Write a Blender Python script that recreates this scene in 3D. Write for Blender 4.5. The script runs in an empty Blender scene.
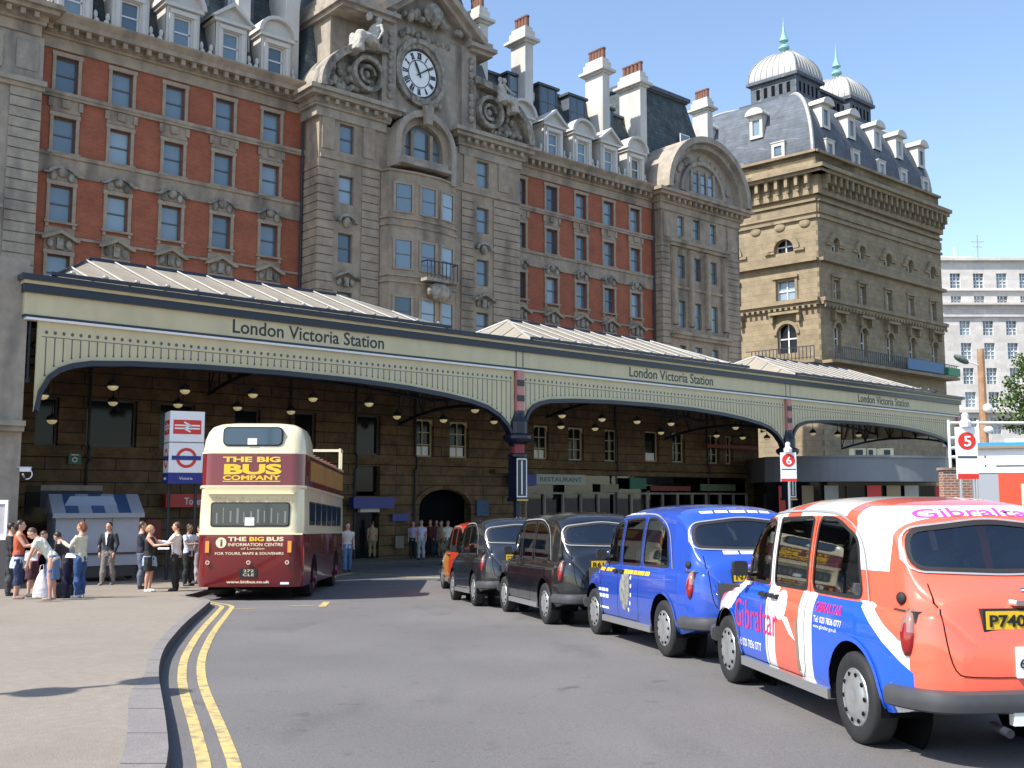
import bpy, bmesh, math, random
from mathutils import Vector, Matrix
from mathutils.bvhtree import BVHTree
random.seed(7)
R = math.radians
scene = bpy.context.scene
COL = scene.collection
# ---------------------------------------------------------------- camera, sky, sun, exposure
FPX, YH, EYE = 1050.0, 497.0, 1.75
PITCH = math.atan((YH-384)/FPX)
cam_d = bpy.data.cameras.new('camera'); cam = bpy.data.objects.new('camera', cam_d); COL.objects.link(cam)
cam_d.sensor_width = 36.0; cam_d.lens = FPX/1024*36.0; cam_d.clip_start = 0.1; cam_d.clip_end = 5000
cam.location = (0, 0, EYE); cam.rotation_euler = (R(90)+PITCH, 0, 0)
scene.camera = cam
SUN_AZ, SUN_EL = -121.0, 50.0          # degrees clockwise from +Y
world = bpy.data.worlds.new('World'); scene.world = world; world.use_nodes = True
wn = world.node_tree.nodes; wl = world.node_tree.links
bg = wn['Background']; sky = wn.new('ShaderNodeTexSky'); sky.sky_type = 'NISHITA'; sky.sun_disc = False
sky.sun_elevation = R(SUN_EL); sky.sun_rotation = R(SUN_AZ); sky.air_density = 1.0; sky.dust_density = 0.7; sky.ozone_density = 1.3
wl.new(sky.outputs[0], bg.inputs[0]); bg.inputs[1].default_value = 0.135
sd = bpy.data.lights.new('sun', 'SUN'); sd.energy = 3.9; sd.angle = R(0.5); sd.color = (1.0, 0.955, 0.88)
so = bpy.data.objects.new('sun', sd); COL.objects.link(so)
sv = Vector((math.sin(R(SUN_AZ))*math.cos(R(SUN_EL)), math.cos(R(SUN_AZ))*math.cos(R(SUN_EL)), math.sin(R(SUN_EL))))
so.rotation_euler = sv.to_track_quat('Z', 'Y').to_euler(); so.location = (-30, -20, 60)
scene.view_settings.view_transform = 'Standard'; scene.view_settings.look = 'None'
scene.view_settings.exposure = 0.97; scene.view_settings.gamma = 1.0; scene.view_settings.use_curve_mapping = False

# ---------------------------------------------------------------- placing helpers
cp, sp = math.cos(PITCH), math.sin(PITCH)
TH = R(48.8); E2 = (math.sin(TH), math.cos(TH)); N2 = (math.cos(TH), -math.sin(TH)); OX, OY = -13.9, 30.0
def ray(u, v):
    c = 384-v; return (u-512.0, FPX*cp-c*sp, FPX*sp+c*cp)
KN = [(-60, .3), (0, 0), (6, -.06), (8, -.11), (13.5, -.21), (18, -.37), (22.7, -.54), (26, -.72), (34, -.95), (51, -1.16), (120, -1.4), (3000, -1.4)]
def gz(y):
    for (a, za), (b, zb) in zip(KN, KN[1:]):
        if y <= b: return za+(zb-za)*(y-a)/(b-a)
    return -1.4
def ground(u, v, dz=0.0):
    r = ray(u, v); z = -.5
    for _ in range(30):
        t = (z-EYE)/r[2]; z = gz(t*r[1])+dz
    return Vector((t*r[0], t*r[1], z))
def at_depth(u, v, y):
    r = ray(u, v); t = y/r[1]; return Vector((t*r[0], y, EYE+t*r[2]))
def zat(v, y, u=512):
    return at_depth(u, v, y).z
def sqz(s, q, z=0):
    return Vector((OX+s*E2[0]+q*N2[0], OY+s*E2[1]+q*N2[1], z))
def onq(u, v, q):
    r = ray(u, v); t = (OX*N2[0]+OY*N2[1]+q)/(r[0]*N2[0]+r[1]*N2[1])
    X, Y, Z = [t*k for k in r]; return ((X-OX)*E2[0]+(Y-OY)*E2[1], Z+EYE)

# ---------------------------------------------------------------- objects
def tag(o, label=None, cat=None, group=None, kind=None):
    if label: o['label'] = label
    if cat: o['category'] = cat
    if group: o['group'] = group
    if kind: o['kind'] = kind
    return o
def empty(name, loc=(0, 0, 0), rz=0.0, label=None, cat=None, group=None, parent=None):
    o = bpy.data.objects.new(name, None); COL.objects.link(o); o.location = loc; o.rotation_euler = (0, 0, rz)
    o.empty_display_size = .2
    if parent: o.parent = parent
    return tag(o, label, cat, group)
def copy_tree(o, parent=None):
    c = o.copy(); COL.objects.link(c); c.parent = parent
    for ch in list(o.children): copy_tree(ch, c)
    return c
class MB:
    def __init__(s): s.v = []; s.f = []; s.m = []; s.T = None
    def add(s, vs, fs, m=0):
        n = len(s.v)
        if s.T is not None: vs = [tuple(s.T @ Vector(p)) for p in vs]
        s.v += [tuple(p) for p in vs]; s.f += [tuple(n+i for i in f) for f in fs]; s.m += [m]*len(fs)
    def box(s, x0, x1, y0, y1, z0, z1, m=0):
        if x0 > x1: x0, x1 = x1, x0
        if y0 > y1: y0, y1 = y1, y0
        if z0 > z1: z0, z1 = z1, z0
        s.add([(x0,y0,z0),(x1,y0,z0),(x1,y1,z0),(x0,y1,z0),(x0,y0,z1),(x1,y0,z1),(x1,y1,z1),(x0,y1,z1)],
              [(3,2,1,0),(4,5,6,7),(0,1,5,4),(1,2,6,5),(2,3,7,6),(3,0,4,7)], m)
    def prism(s, pts, axis, a0, a1, m=0):
        n = len(pts)
        def P(p, a): return {'x': (a, p[0], p[1]), 'y': (p[0], a, p[1]), 'z': (p[0], p[1], a)}[axis]
        s.add([P(p, a0) for p in pts]+[P(p, a1) for p in pts],
              [tuple(range(n))[::-1], tuple(range(n, 2*n))]+[(i, (i+1) % n, n+(i+1) % n, n+i) for i in range(n)], m)
    def tube(s, pts, r, n=8, m=0, cap=True):
        pts = [Vector(p) for p in pts]; rr = r if isinstance(r, (list, tuple)) else [r]*len(pts)
        vs = []; fs = []; up = None
        for i, p in enumerate(pts):
            d = (pts[min(i+1, len(pts)-1)]-pts[max(i-1, 0)]).normalized()
            if up is None: up = Vector((0, 0, 1)) if abs(d.z) < .9 else Vector((1, 0, 0))
            a = d.cross(up).normalized(); b = a.cross(d).normalized(); up = b
            for k in range(n):
                t = 2*math.pi*k/n; vs.append(p+(a*math.cos(t)+b*math.sin(t))*rr[i])
        for i in range(len(pts)-1):
            for k in range(n): fs.append((i*n+k, i*n+(k+1) % n, (i+1)*n+(k+1) % n, (i+1)*n+k))
        if cap: fs.append(tuple(range(n))[::-1]); fs.append(tuple((len(pts)-1)*n+k for k in range(n)))
        s.add(vs, fs, m)
    def lathe(s, prof, n=16, c=(0, 0), m=0, rot=0.0, sx=1, sy=1):
        vs = []; fs = []
        for r, z in prof:
            for k in range(n):
                t = 2*math.pi*k/n+rot; vs.append((c[0]+r*math.cos(t)*sx, c[1]+r*math.sin(t)*sy, z))
        for i in range(len(prof)-1):
            for k in range(n): fs.append((i*n+k, i*n+(k+1) % n, (i+1)*n+(k+1) % n, (i+1)*n+k))
        fs.append(tuple(range(n))[::-1]); fs.append(tuple((len(prof)-1)*n+k for k in range(n)))
        s.add(vs, fs, m)
    def ball(s, c, rx, ry=None, rz=None, n=12, h=8, m=0):
        ry = ry or rx; rz = rz or rx; vs = []; fs = []
        for i in range(h+1):
            p = math.pi*i/h
            for k in range(n):
                t = 2*math.pi*k/n; vs.append((c[0]+rx*math.sin(p)*math.cos(t), c[1]+ry*math.sin(p)*math.sin(t), c[2]-rz*math.cos(p)))
        for i in range(h):
            for k in range(n): fs.append((i*n+k, i*n+(k+1) % n, (i+1)*n+(k+1) % n, (i+1)*n+k))
        s.add(vs, fs, m)
    def wall(s, x0, x1, z0, z1, y, ops, depth=.3, m=0, mr=None):
        mr = m if mr is None else mr
        ops = [(max(a, x0), min(b, x1), max(c, z0), min(d, z1)) for a, b, c, d in ops if b > x0 and a < x1 and d > z0 and c < z1]
        xs = sorted({x0, x1} | {o[0] for o in ops} | {o[1] for o in ops}); zs = sorted({z0, z1} | {o[2] for o in ops} | {o[3] for o in ops})
        for i in range(len(xs)-1):
            for k in range(len(zs)-1):
                cx, cz = (xs[i]+xs[i+1])/2, (zs[k]+zs[k+1])/2
                if any(a < cx < b and c < cz < d for a, b, c, d in ops): continue
                s.add([(xs[i], y, zs[k]), (xs[i+1], y, zs[k]), (xs[i+1], y, zs[k+1]), (xs[i], y, zs[k+1])], [(0, 1, 2, 3)], m)
        for a, b, c, d in ops:
            Y = y+depth
            s.add([(a,y,c),(b,y,c),(b,Y,c),(a,Y,c)], [(0,1,2,3)], mr); s.add([(a,y,d),(b,y,d),(b,Y,d),(a,Y,d)], [(3,2,1,0)], mr)
            s.add([(a,y,c),(a,Y,c),(a,Y,d),(a,y,d)], [(0,1,2,3)], mr); s.add([(b,y,c),(b,Y,c),(b,Y,d),(b,y,d)], [(3,2,1,0)], mr)
    def mesh(s, name, mats, smooth=False):
        me = bpy.data.meshes.new(name); me.from_pydata(s.v, [], s.f)
        for mt in (mats if isinstance(mats, (list, tuple)) else [mats]): me.materials.append(mt)
        me.polygons.foreach_set('material_index', s.m)
        if smooth: me.polygons.foreach_set('use_smooth', [True]*len(me.polygons))
        me.validate(); me.update()
        return me
    def build(s, name, mats, parent=None, smooth=False, loc=None, bevel=0):
        o = bpy.data.objects.new(name, s.mesh(name, mats, smooth)); COL.objects.link(o)
        if smooth == 'auto' or smooth is True:
            try: o.data.set_sharp_from_angle(angle=R(40))
            except Exception: pass
        if parent: o.parent = parent
        if loc is not None: o.location = loc
        if bevel:
            b = o.modifiers.new('bevel', 'BEVEL'); b.width = bevel; b.segments = 2; b.limit_method = 'ANGLE'
        return o
def link(me, name, parent=None, loc=None, rz=0):
    o = bpy.data.objects.new(name, me); COL.objects.link(o)
    if parent: o.parent = parent
    if loc is not None: o.location = loc
    if rz: o.rotation_euler = (0, 0, rz)
    return o

# ---------------------------------------------------------------- materials
M = {}
def new_mat(name):
    m = bpy.data.materials.new(name); m.use_nodes = True; nt = m.node_tree
    b = nt.nodes['Principled BSDF']; return m, nt, b
def mat(name, col, rough=.6, noise=0.0, scale=3.0, bump=0.0, bscale=None, metal=0.0, spec=.5, coat=0.0, dirt=None, emit=0.0, var=0.0):
    m, nt, b = new_mat(name); N = nt.nodes; L = nt.links
    b.inputs['Roughness'].default_value = rough; b.inputs['Metallic'].default_value = metal
    b.inputs['Specular IOR Level'].default_value = spec; b.inputs['Coat Weight'].default_value = coat
    b.inputs['Coat Roughness'].default_value = .04
    c = (*col, 1); b.inputs['Base Color'].default_value = c; src = None
    tc = N.new('ShaderNodeTexCoord')
    if noise:
        n = N.new('ShaderNodeTexNoise'); n.inputs['Scale'].default_value = scale; n.inputs['Detail'].default_value = 8; n.inputs['Roughness'].default_value = .65
        L.new(tc.outputs['Object'], n.inputs['Vector'])
        mx = N.new('ShaderNodeMix'); mx.data_type = 'RGBA'
        mx.inputs[6].default_value = (*[k*(1-noise) for k in col], 1); mx.inputs[7].default_value = (*[min(1, k*(1+noise)) for k in col], 1)
        mr = N.new('ShaderNodeMapRange'); mr.inputs[1].default_value = .3; mr.inputs[2].default_value = .7
        L.new(n.outputs['Fac'], mr.inputs[0]); L.new(mr.outputs[0], mx.inputs[0]); src = mx.outputs[2]
    if dirt:
        n2 = N.new('ShaderNodeTexNoise'); n2.inputs['Scale'].default_value = dirt[1]; n2.inputs['Detail'].default_value = 6
        mp = N.new('ShaderNodeMapping'); mp.inputs['Scale'].default_value = (1, 1, .25); L.new(tc.outputs['Object'], mp.inputs[0]); L.new(mp.outputs[0], n2.inputs['Vector'])
        mr = N.new('ShaderNodeMapRange'); mr.inputs[1].default_value = .48; mr.inputs[2].default_value = .68; mr.inputs[4].default_value = dirt[2]
        mx2 = N.new('ShaderNodeMix'); mx2.data_type = 'RGBA'; L.new(n2.outputs['Fac'], mr.inputs[0]); L.new(mr.outputs[0], mx2.inputs[0])
        if src: L.new(src, mx2.inputs[6])
        else: mx2.inputs[6].default_value = c
        mx2.inputs[7].default_value = (*dirt[0], 1); src = mx2.outputs[2]
    if var:
        oi = N.new('ShaderNodeObjectInfo'); hs = N.new('ShaderNodeHueSaturation'); mr = N.new('ShaderNodeMapRange')
        mr.inputs[3].default_value = 1-var; mr.inputs[4].default_value = 1+var; L.new(oi.outputs['Random'], mr.inputs[0]); L.new(mr.outputs[0], hs.inputs['Value'])
        if src: L.new(src, hs.inputs['Color'])
        else: hs.inputs['Color'].default_value = c
        src = hs.outputs[0]
    if src: L.new(src, b.inputs['Base Color'])
    if bump:
        n = N.new('ShaderNodeTexNoise'); n.inputs['Scale'].default_value = bscale or scale*6; n.inputs['Detail'].default_value = 5
        L.new(tc.outputs['Object'], n.inputs['Vector']); bp = N.new('ShaderNodeBump'); bp.inputs['Strength'].default_value = bump; bp.inputs['Distance'].default_value = .03
        L.new(n.outputs['Fac'], bp.inputs['Height']); L.new(bp.outputs[0], b.inputs['Normal'])
    if emit:
        b.inputs['Emission Color'].default_value = c; b.inputs['Emission Strength'].default_value = emit
    M[name] = m; return m
def course_mat(name, col, mortar, bw, bh, ms=.03, noise=.15, bump=.6, dirt=None, col2=None):
    m, nt, b = new_mat(name); N = nt.nodes; L = nt.links; b.inputs['Roughness'].default_value = .8
    tc = N.new('ShaderNodeTexCoord'); sx = N.new('ShaderNodeSeparateXYZ'); L.new(tc.outputs['Object'], sx.inputs[0])
    ad = N.new('ShaderNodeMath'); ad.operation = 'ADD'; L.new(sx.outputs[0], ad.inputs[0]); L.new(sx.outputs[1], ad.inputs[1])
    cb = N.new('ShaderNodeCombineXYZ'); L.new(ad.outputs[0], cb.inputs[0]); L.new(sx.outputs[2], cb.inputs[1])
    br = N.new('ShaderNodeTexBrick'); L.new(cb.outputs[0], br.inputs['Vector']); br.inputs['Scale'].default_value = 1.0
    br.inputs['Brick Width'].default_value = bw; br.inputs['Row Height'].default_value = bh; br.inputs['Mortar Size'].default_value = ms; br.inputs['Mortar Smooth'].default_value = .1
    c2 = col2 or tuple(k*.82 for k in col)
    br.inputs['Color1'].default_value = (*col, 1); br.inputs['Color2'].default_value = (*c2, 1); br.inputs['Mortar'].default_value = (*mortar, 1)
    n = N.new('ShaderNodeTexNoise'); n.inputs['Scale'].default_value = 1.3; n.inputs['Detail'].default_value = 9; n.inputs['Roughness'].default_value = .7; L.new(tc.outputs['Object'], n.inputs['Vector'])
    mr = N.new('ShaderNodeMapRange'); mr.inputs[1].default_value = .3; mr.inputs[2].default_value = .7; mr.inputs[3].default_value = 1-noise*1.6; mr.inputs[4].default_value = 1+noise; L.new(n.outputs['Fac'], mr.inputs[0])
    hs = N.new('ShaderNodeHueSaturation'); L.new(br.outputs[0], hs.inputs['Color']); L.new(mr.outputs[0], hs.inputs['Value']); src = hs.outputs[0]
    L.new(src, b.inputs['Base Color'])
    bp = N.new('ShaderNodeBump'); bp.invert = True; bp.inputs['Strength'].default_value = bump; bp.inputs['Distance'].default_value = .04
    L.new(br.outputs['Fac'], bp.inputs['Height']); L.new(bp.outputs[0], b.inputs['Normal'])
    M[name] = m; return m
def glass_mat(name, tint, trans=.5, rough=.02):
    m, nt, b = new_mat(name); N = nt.nodes; L = nt.links; out = N['Material Output']
    tr = N.new('ShaderNodeBsdfTransparent'); tr.inputs[0].default_value = (*tint, 1); gl = N.new('ShaderNodeBsdfGlossy'); gl.inputs['Roughness'].default_value = rough
    gl.inputs[0].default_value = (.9, .95, 1, 1); fr = N.new('ShaderNodeFresnel'); fr.inputs[0].default_value = 1.6
    ad = N.new('ShaderNodeMath'); ad.operation = 'ADD'; ad.inputs[1].default_value = 1-trans if trans < 1 else 0; ad.use_clamp = True
    L.new(fr.outputs[0], ad.inputs[0]); mx = N.new('ShaderNodeMixShader'); L.new(ad.outputs[0], mx.inputs[0]); L.new(tr.outputs[0], mx.inputs[1]); L.new(gl.outputs[0], mx.inputs[2])
    L.new(mx.outputs[0], out.inputs[0]); M[name] = m; return m
SOOT = ((.055, .05, .045), 1.1, .55)
mat('stone', (0.321, 0.256, 0.19), .85, .22, 2.2, .35, 9, dirt=SOOT)
mat('stone_pale', (0.336, 0.288, 0.232), .85, .2, 2.5, .35, 9, dirt=((.12, .11, .1), 1.4, .6))
mat('stone_white', (0.543, 0.522, 0.48), .7, .07, 1.5, .1, 8, dirt=((.32, .30, .27), .9, .45))
mat('carving', (0.279, 0.252, 0.212), .85, .45, 4.5, 1.0, 7, dirt=((.05, .045, .04), 2.5, .8))
course_mat('quoin_stone', (0.325, 0.264, 0.207), (.09, .08, .07), 40, .36, .018)
course_mat('sandstone', (0.176, 0.105, 0.0469), (.03, .022, .016), 2.6, .46, .02, .38, .8)
course_mat('red_brick', (.385, .108, .052), (.20, .08, .045), .22, .075, .009, .16, .2, col2=(.32, .088, .042))
course_mat('yellow_stone', (0.296, 0.231, 0.141), (.16, .125, .08), 1.1, .42, .012, .2, .3)
course_mat('boundary_brick', (.32, .13, .08), (.4, .35, .3), .22, .075, .012, .2, .3)
course_mat('slate', (.055, .075, .08), (.03, .038, .042), .35, .25, .012, .35, .5, col2=(.08, .10, .10))
course_mat('lead_roof', (0.097, 0.114, 0.138), (.15, .17, .2), .5, .3, .01, .25, .3)
course_mat('portland', (0.65, 0.61, 0.564), (.55, .53, .5), 1.5, .55, .01, .08, .1)
mat('lead_rib', (0.357, 0.346, 0.328), .5, .15, 3)
mat('copper_green', (0.24, 0.464, 0.425), .6, .15, 5)
mat('sash_white', (.72, .72, .70), .5, .05)
mat('sash_dark', (.10, .10, .10), .5)
mat('terracotta', (0.17, 0.075, 0.05), .8, .25, 6)
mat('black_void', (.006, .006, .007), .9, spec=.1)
mat('cream_paint', (0.6, 0.52, 0.315), .45, .05, 1.2, dirt=((.48, .41, .26), 2.0, .4))
mat('navy_paint', (0.009, 0.014, 0.03), .35, .1, 3)
mat('white_paint', (.80, .80, .78), .4, .04)
mat('pink_paint', (.55, .22, .20), .5, .1, 3)
mat('yellow_paint_trim', (.65, .45, .05), .5)
mat('black_paint', (.012, .012, .014), .35)
mat('dark_iron', (.02, .025, .035), .5, .2, 5)
mat('canopy_glass', (0.34, 0.305, 0.25), .28, .12, .9, dirt=((.42, .36, .27), 1.2, .45))
mat('aluminium', (.55, .55, .55), .35, metal=.8)
mat('grey_steel', (.32, .33, .35), .4, .06, 2, metal=.3)
mat('sign_red', (.62, .03, .02), .4); mat('sign_blue', (.015, .03, .22), .4); mat('sign_green', (.01, .12, .07), .4)
mat('sign_white', (.82, .82, .82), .4, .03); mat('brass_lamp', (.75, .62, .33), .22, metal=.3, emit=.18)
mat('rubber', (.016, .016, .017), .75, .2, 8); mat('hub_silver', (.55, .56, .57), .3, .1, 10, metal=.75)
mat('chrome', (.7, .7, .7), .12, metal=1.0)
mat('red_lens', (.26, .008, .01), .12, coat=1); mat('amber_lens', (.7, .25, .02), .12, coat=1); mat('plate_yellow', (.75, .48, .02), .4)
mat('cab_interior', (.03, .03, .032), .7); mat('seat_cloth', (.06, .06, .07), .8)
mat('bumper_grey', (.055, .056, .06), .5, .15, 6)
glass_mat('car_glass', (.60, .64, .64), .925); glass_mat('shop_glass', (.75, .8, .8), .995)
# window panes of the buildings: net curtains and reflected sky painted into the colour, different in each window
m_, nt_, b_ = new_mat('pane'); N_ = nt_.nodes; L_ = nt_.links
oi_ = N_.new('ShaderNodeObjectInfo'); cr_ = N_.new('ShaderNodeValToRGB'); L_.new(oi_.outputs['Random'], cr_.inputs[0])
cr_.color_ramp.elements[0].color = (.045, .075, .10, 1); cr_.color_ramp.elements[1].color = (.27, .36, .42, 1)
e_ = cr_.color_ramp.elements.new(.3); e_.color = (.12, .18, .23, 1); e_ = cr_.color_ramp.elements.new(.75); e_.color = (.20, .28, .34, 1)
L_.new(cr_.outputs[0], b_.inputs['Base Color']); b_.inputs['Roughness'].default_value = .06; b_.inputs['Specular IOR Level'].default_value = .9
M['pane'] = m_
mat('dark_pane', (.012, .014, .017), .08, spec=.2)
# asphalt: fine grain, worn patches, tar seams, oil drips
def asphalt():
    m, nt, b = new_mat('asphalt'); N = nt.nodes; L = nt.links; tc = N.new('ShaderNodeTexCoord')
    def noise(sc, det, vec=None, mp=None):
        n = N.new('ShaderNodeTexNoise'); n.inputs['Scale'].default_value = sc; n.inputs['Detail'].default_value = det
        if mp:
            q = N.new('ShaderNodeMapping'); q.inputs['Scale'].default_value = mp; L.new(tc.outputs['Object'], q.inputs[0]); L.new(q.outputs[0], n.inputs['Vector'])
        else: L.new(tc.outputs['Object'], n.inputs['Vector'])
        return n.outputs['Fac']
    def rng(s, a, b_, c, d):
        r = N.new('ShaderNodeMapRange'); r.inputs[1].default_value = a; r.inputs[2].default_value = b_; r.inputs[3].default_value = c; r.inputs[4].default_value = d; L.new(s, r.inputs[0]); return r.outputs[0]
    def mul(a, b_):
        q = N.new('ShaderNodeMath'); q.operation = 'MULTIPLY'; L.new(a, q.inputs[0]); L.new(b_, q.inputs[1]); return q.outputs[0]
    v = mul(rng(noise(.35, 5), .3, .7, .86, 1.12), rng(noise(60, 3), .3, .7, .76, 1.22))
    v = mul(v, rng(noise(1.1, 8, mp=(1, .35, 1)), .56, .70, 1.0, .80)); v = mul(v, rng(noise(2.6, 3), .66, .76, 1.0, .62))
    v = mul(v, rng(noise(.12, 3, mp=(1, .5, 1)), .4, .6, .95, 1.04)); v = mul(v, rng(noise(7, 2), .72, .78, 1.0, .68)); hs = N.new('ShaderNodeHueSaturation'); hs.inputs['Color'].default_value = (.138, .130, .126, 1); L.new(v, hs.inputs['Value']); L.new(hs.outputs[0], b.inputs['Base Color'])
    b.inputs['Roughness'].default_value = .85
    bp = N.new('ShaderNodeBump'); bp.inputs['Strength'].default_value = .35; bp.inputs['Distance'].default_value = .01; L.new(noise(90, 2), bp.inputs['Height']); L.new(bp.outputs[0], b.inputs['Normal'])
    M['asphalt'] = m
asphalt()
mat('paving', (.240, .208, .168), .85, .12, 9, .3, 60, dirt=((.20, .165, .14), .5, .6))
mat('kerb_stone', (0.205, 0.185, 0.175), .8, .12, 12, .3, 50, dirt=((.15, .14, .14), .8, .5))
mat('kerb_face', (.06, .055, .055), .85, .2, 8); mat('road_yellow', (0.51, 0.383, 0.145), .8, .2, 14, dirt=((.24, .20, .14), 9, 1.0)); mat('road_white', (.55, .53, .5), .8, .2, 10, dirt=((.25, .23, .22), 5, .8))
# ---------------------------------------------------------------- ground, pavement, kerb, markings
ys = [-60, -20] + [k*1.0 for k in range(0, 61)] + [75, 95, 120, 200, 400, 900, 3000]
g = MB()
for a, b in zip(ys, ys[1:]):
    g.add([(-1500, a, gz(a)), (1500, a, gz(a)), (1500, b, gz(b)), (-1500, b, gz(b))], [(0, 1, 2, 3)])
tag(g.build('road', M['asphalt']), kind='structure')
_kp = [(170, 768), (165, 722), (158, 682), (159, 668), (163, 655), (171, 643), (180, 632), (190, 622), (200, 613.5), (207, 607), (212, 603)]
KP = [(-10, -.9), (3, -1.3)]+[(p.y, p.x) for p in [ground(u, v, .06) for u, v in _kp]]
KP += [(KP[-1][0]+2.5, -7.75), (KP[-1][0]+6, -8.0), (41, -8.0)]
def kerbx(y):
    if y >= 41: return -16.87+.752*(y-33.38)/.659+.12
    for (a, xa), (b, xb) in zip(KP, KP[1:]):
        if y <= b: return xa+(xb-xa)*(y-a)/(b-a)
yy = [-10+.5*i for i in range(0, 103)]+[41+1.0*i for i in range(1, 40)]
def kx(y): return sum(kerbx(y+d) for d in (-.5, -.25, 0, .25, .5))/5
pv, kb = MB(), MB()
def KW(y): return .30 if y < 9.8 else max(.14, .30-(y-9.8)*.16)
for a, b in zip(yy, yy[1:]):
    xa, xb, za, zb = kx(a), kx(b), gz(a)+.12, gz(b)+.12
    wa, wb_ = KW(a), KW(b)
    pv.add([(-70, a, za), (xa-wa, a, za), (xb-wb_, b, zb), (-70, b, zb)], [(0, 1, 2, 3)])
    kb.add([(xa-wa, a, za+.003), (xa, a, za+.003), (xb, b, zb+.003), (xb-wb_, b, zb+.003)], [(0, 1, 2, 3)], 0)
    if (yy.index(a) % 2) == 0: kb.add([(xa-wa, a, za+.0045), (xa, a, za+.0045), (xa, a+.012, za+.0045), (xa-wa, a+.012, za+.0045)], [(0, 1, 2, 3)], 1)
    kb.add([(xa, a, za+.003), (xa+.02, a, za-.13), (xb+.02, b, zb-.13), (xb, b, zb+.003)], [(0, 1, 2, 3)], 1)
tag(pv.build('pavement', M['paving']), kind='structure')
tag(kb.build('kerb', [M['kerb_stone'], M['kerb_face']]), kind='structure')
ym = MB()
def stripe(mb, fx, y0, y1, w, dz=.004, m=0, step=.4):
    n = max(1, int((y1-y0)/step))
    for i in range(n):
        a, b = y0+(y1-y0)*i/n, y0+(y1-y0)*(i+1)/n
        mb.add([(fx(a)-w/2, a, gz(a)+dz), (fx(a)+w/2, a, gz(a)+dz), (fx(b)+w/2, b, gz(b)+dz), (fx(b)-w/2, b, gz(b)+dz)], [(0, 1, 2, 3)], m)
stripe(ym, lambda y: kx(y)+.25, 2, 24.6, .10); stripe(ym, lambda y: kx(y)+.46, 2, 24.6, .10)
tag(ym.build('yellow_lines', M['road_yellow']), kind='structure')
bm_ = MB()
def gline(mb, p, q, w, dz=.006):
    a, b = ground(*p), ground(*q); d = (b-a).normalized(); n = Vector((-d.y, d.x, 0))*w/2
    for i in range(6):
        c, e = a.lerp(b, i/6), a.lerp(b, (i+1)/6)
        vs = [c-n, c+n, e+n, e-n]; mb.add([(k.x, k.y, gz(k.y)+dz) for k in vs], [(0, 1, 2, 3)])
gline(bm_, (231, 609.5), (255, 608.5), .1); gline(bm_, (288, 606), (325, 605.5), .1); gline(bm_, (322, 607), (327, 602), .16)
gline(bm_, (330, 577), (352, 573), .35); gline(bm_, (398, 577), (446, 578), .3); gline(bm_, (360, 574), (392, 575), .2)  # last two stripes paint the sunlit strip between bus and canopy shadows
tag(bm_.build('bay_markings_and_lit_strip', M['road_yellow']), kind='structure')

# ---------------------------------------------------------------- the railway hotel
# local axes: x along the facade, y into the building, z up
hotel = empty('station_hotel', (OX, OY, 0), R(90)-TH, 'long red brick and sooty stone hotel with clock gable standing behind the canopy', 'hotel')
FY = 10.0     # facade plane of the wings
_wc = {}
def window_meshes(w, h, style):
    k = (round(w, 2), round(h, 2), style)
    if k in _wc: return _wc[k]
    f = MB(); p = MB(); st = 1
    if style in ('stone', 'big'):
        f.box(-w/2-.13, -w/2, -.06, .02, -.02, h+.12, 0); f.box(w/2, w/2+.13, -.06, .02, -.02, h+.12, 0)
        f.box(-w/2-.16, w/2+.16, -.075, .02, h, h+.17, 0); f.box(-w/2-.2, w/2+.2, -.14, .02, -.1, -.01, 0)
        f.box(-w/2-.14, -w/2-.02, -.1, 0, -.26, -.11, 0); f.box(w/2+.02, w/2+.14, -.1, 0, -.26, -.11, 0)
    d = .17
    f.box(-w/2, -w/2+.05, d, d+.06, 0, h, 1); f.box(w/2-.05, w/2, d, d+.06, 0, h, 1)
    f.box(-w/2+.05, w/2-.05, d, d+.06, h-.06, h, 1); f.box(-w/2+.05, w/2-.05, d, d+.06, 0, .07, 1)
    f.box(-w/2+.05, w/2-.05, d-.02, d+.05, h*.5-.025, h*.5+.025, 1)
    if style == 'big' or w > 1.1:
        f.box(-.03, .03, d-.01, d+.05, .07, h-.06, 1)
    p.box(-w/2+.04, w/2-.04, d+.03, d+.04, .05, h-.04)
    _wc[k] = (f.mesh('window', [M['stone'], M['sash_dark'] if style != 'white' else M['sash_white']]), p.mesh('pane', M['pane']))
    return _wc[k]
def put_window(par, x, z, y, w, h, style='stone', name='window'):
    a, b = window_meshes(w, h, style)
    o = link(a, name, par, (x, y, z)); link(b, 'pane', o); return o
ROWS = [(17.62, 19.05), (15.2, 16.6), (12.42, 13.86), (9.7, 11.1)]
WW = .86
def arc(cx, cz, r, a0, a1, n, rz=None):
    rz = rz or r
    return [(cx+r*math.cos(R(a0+(a1-a0)*i/n)), cz+rz*math.sin(R(a0+(a1-a0)*i/n))) for i in range(n+1)]
def ring(mb, cx, cz, ro, ri, y0, y1, a0=0, a1=180, n=20, m=0, kz=1.0):
    o = arc(cx, cz, ro, a0, a1, n, ro*kz); i = arc(cx, cz, ri, a0, a1, n, ri*kz)
    for k in range(n):
        mb.prism([o[k], o[k+1], i[k+1], i[k]], 'y', y0, y1, m)
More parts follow.
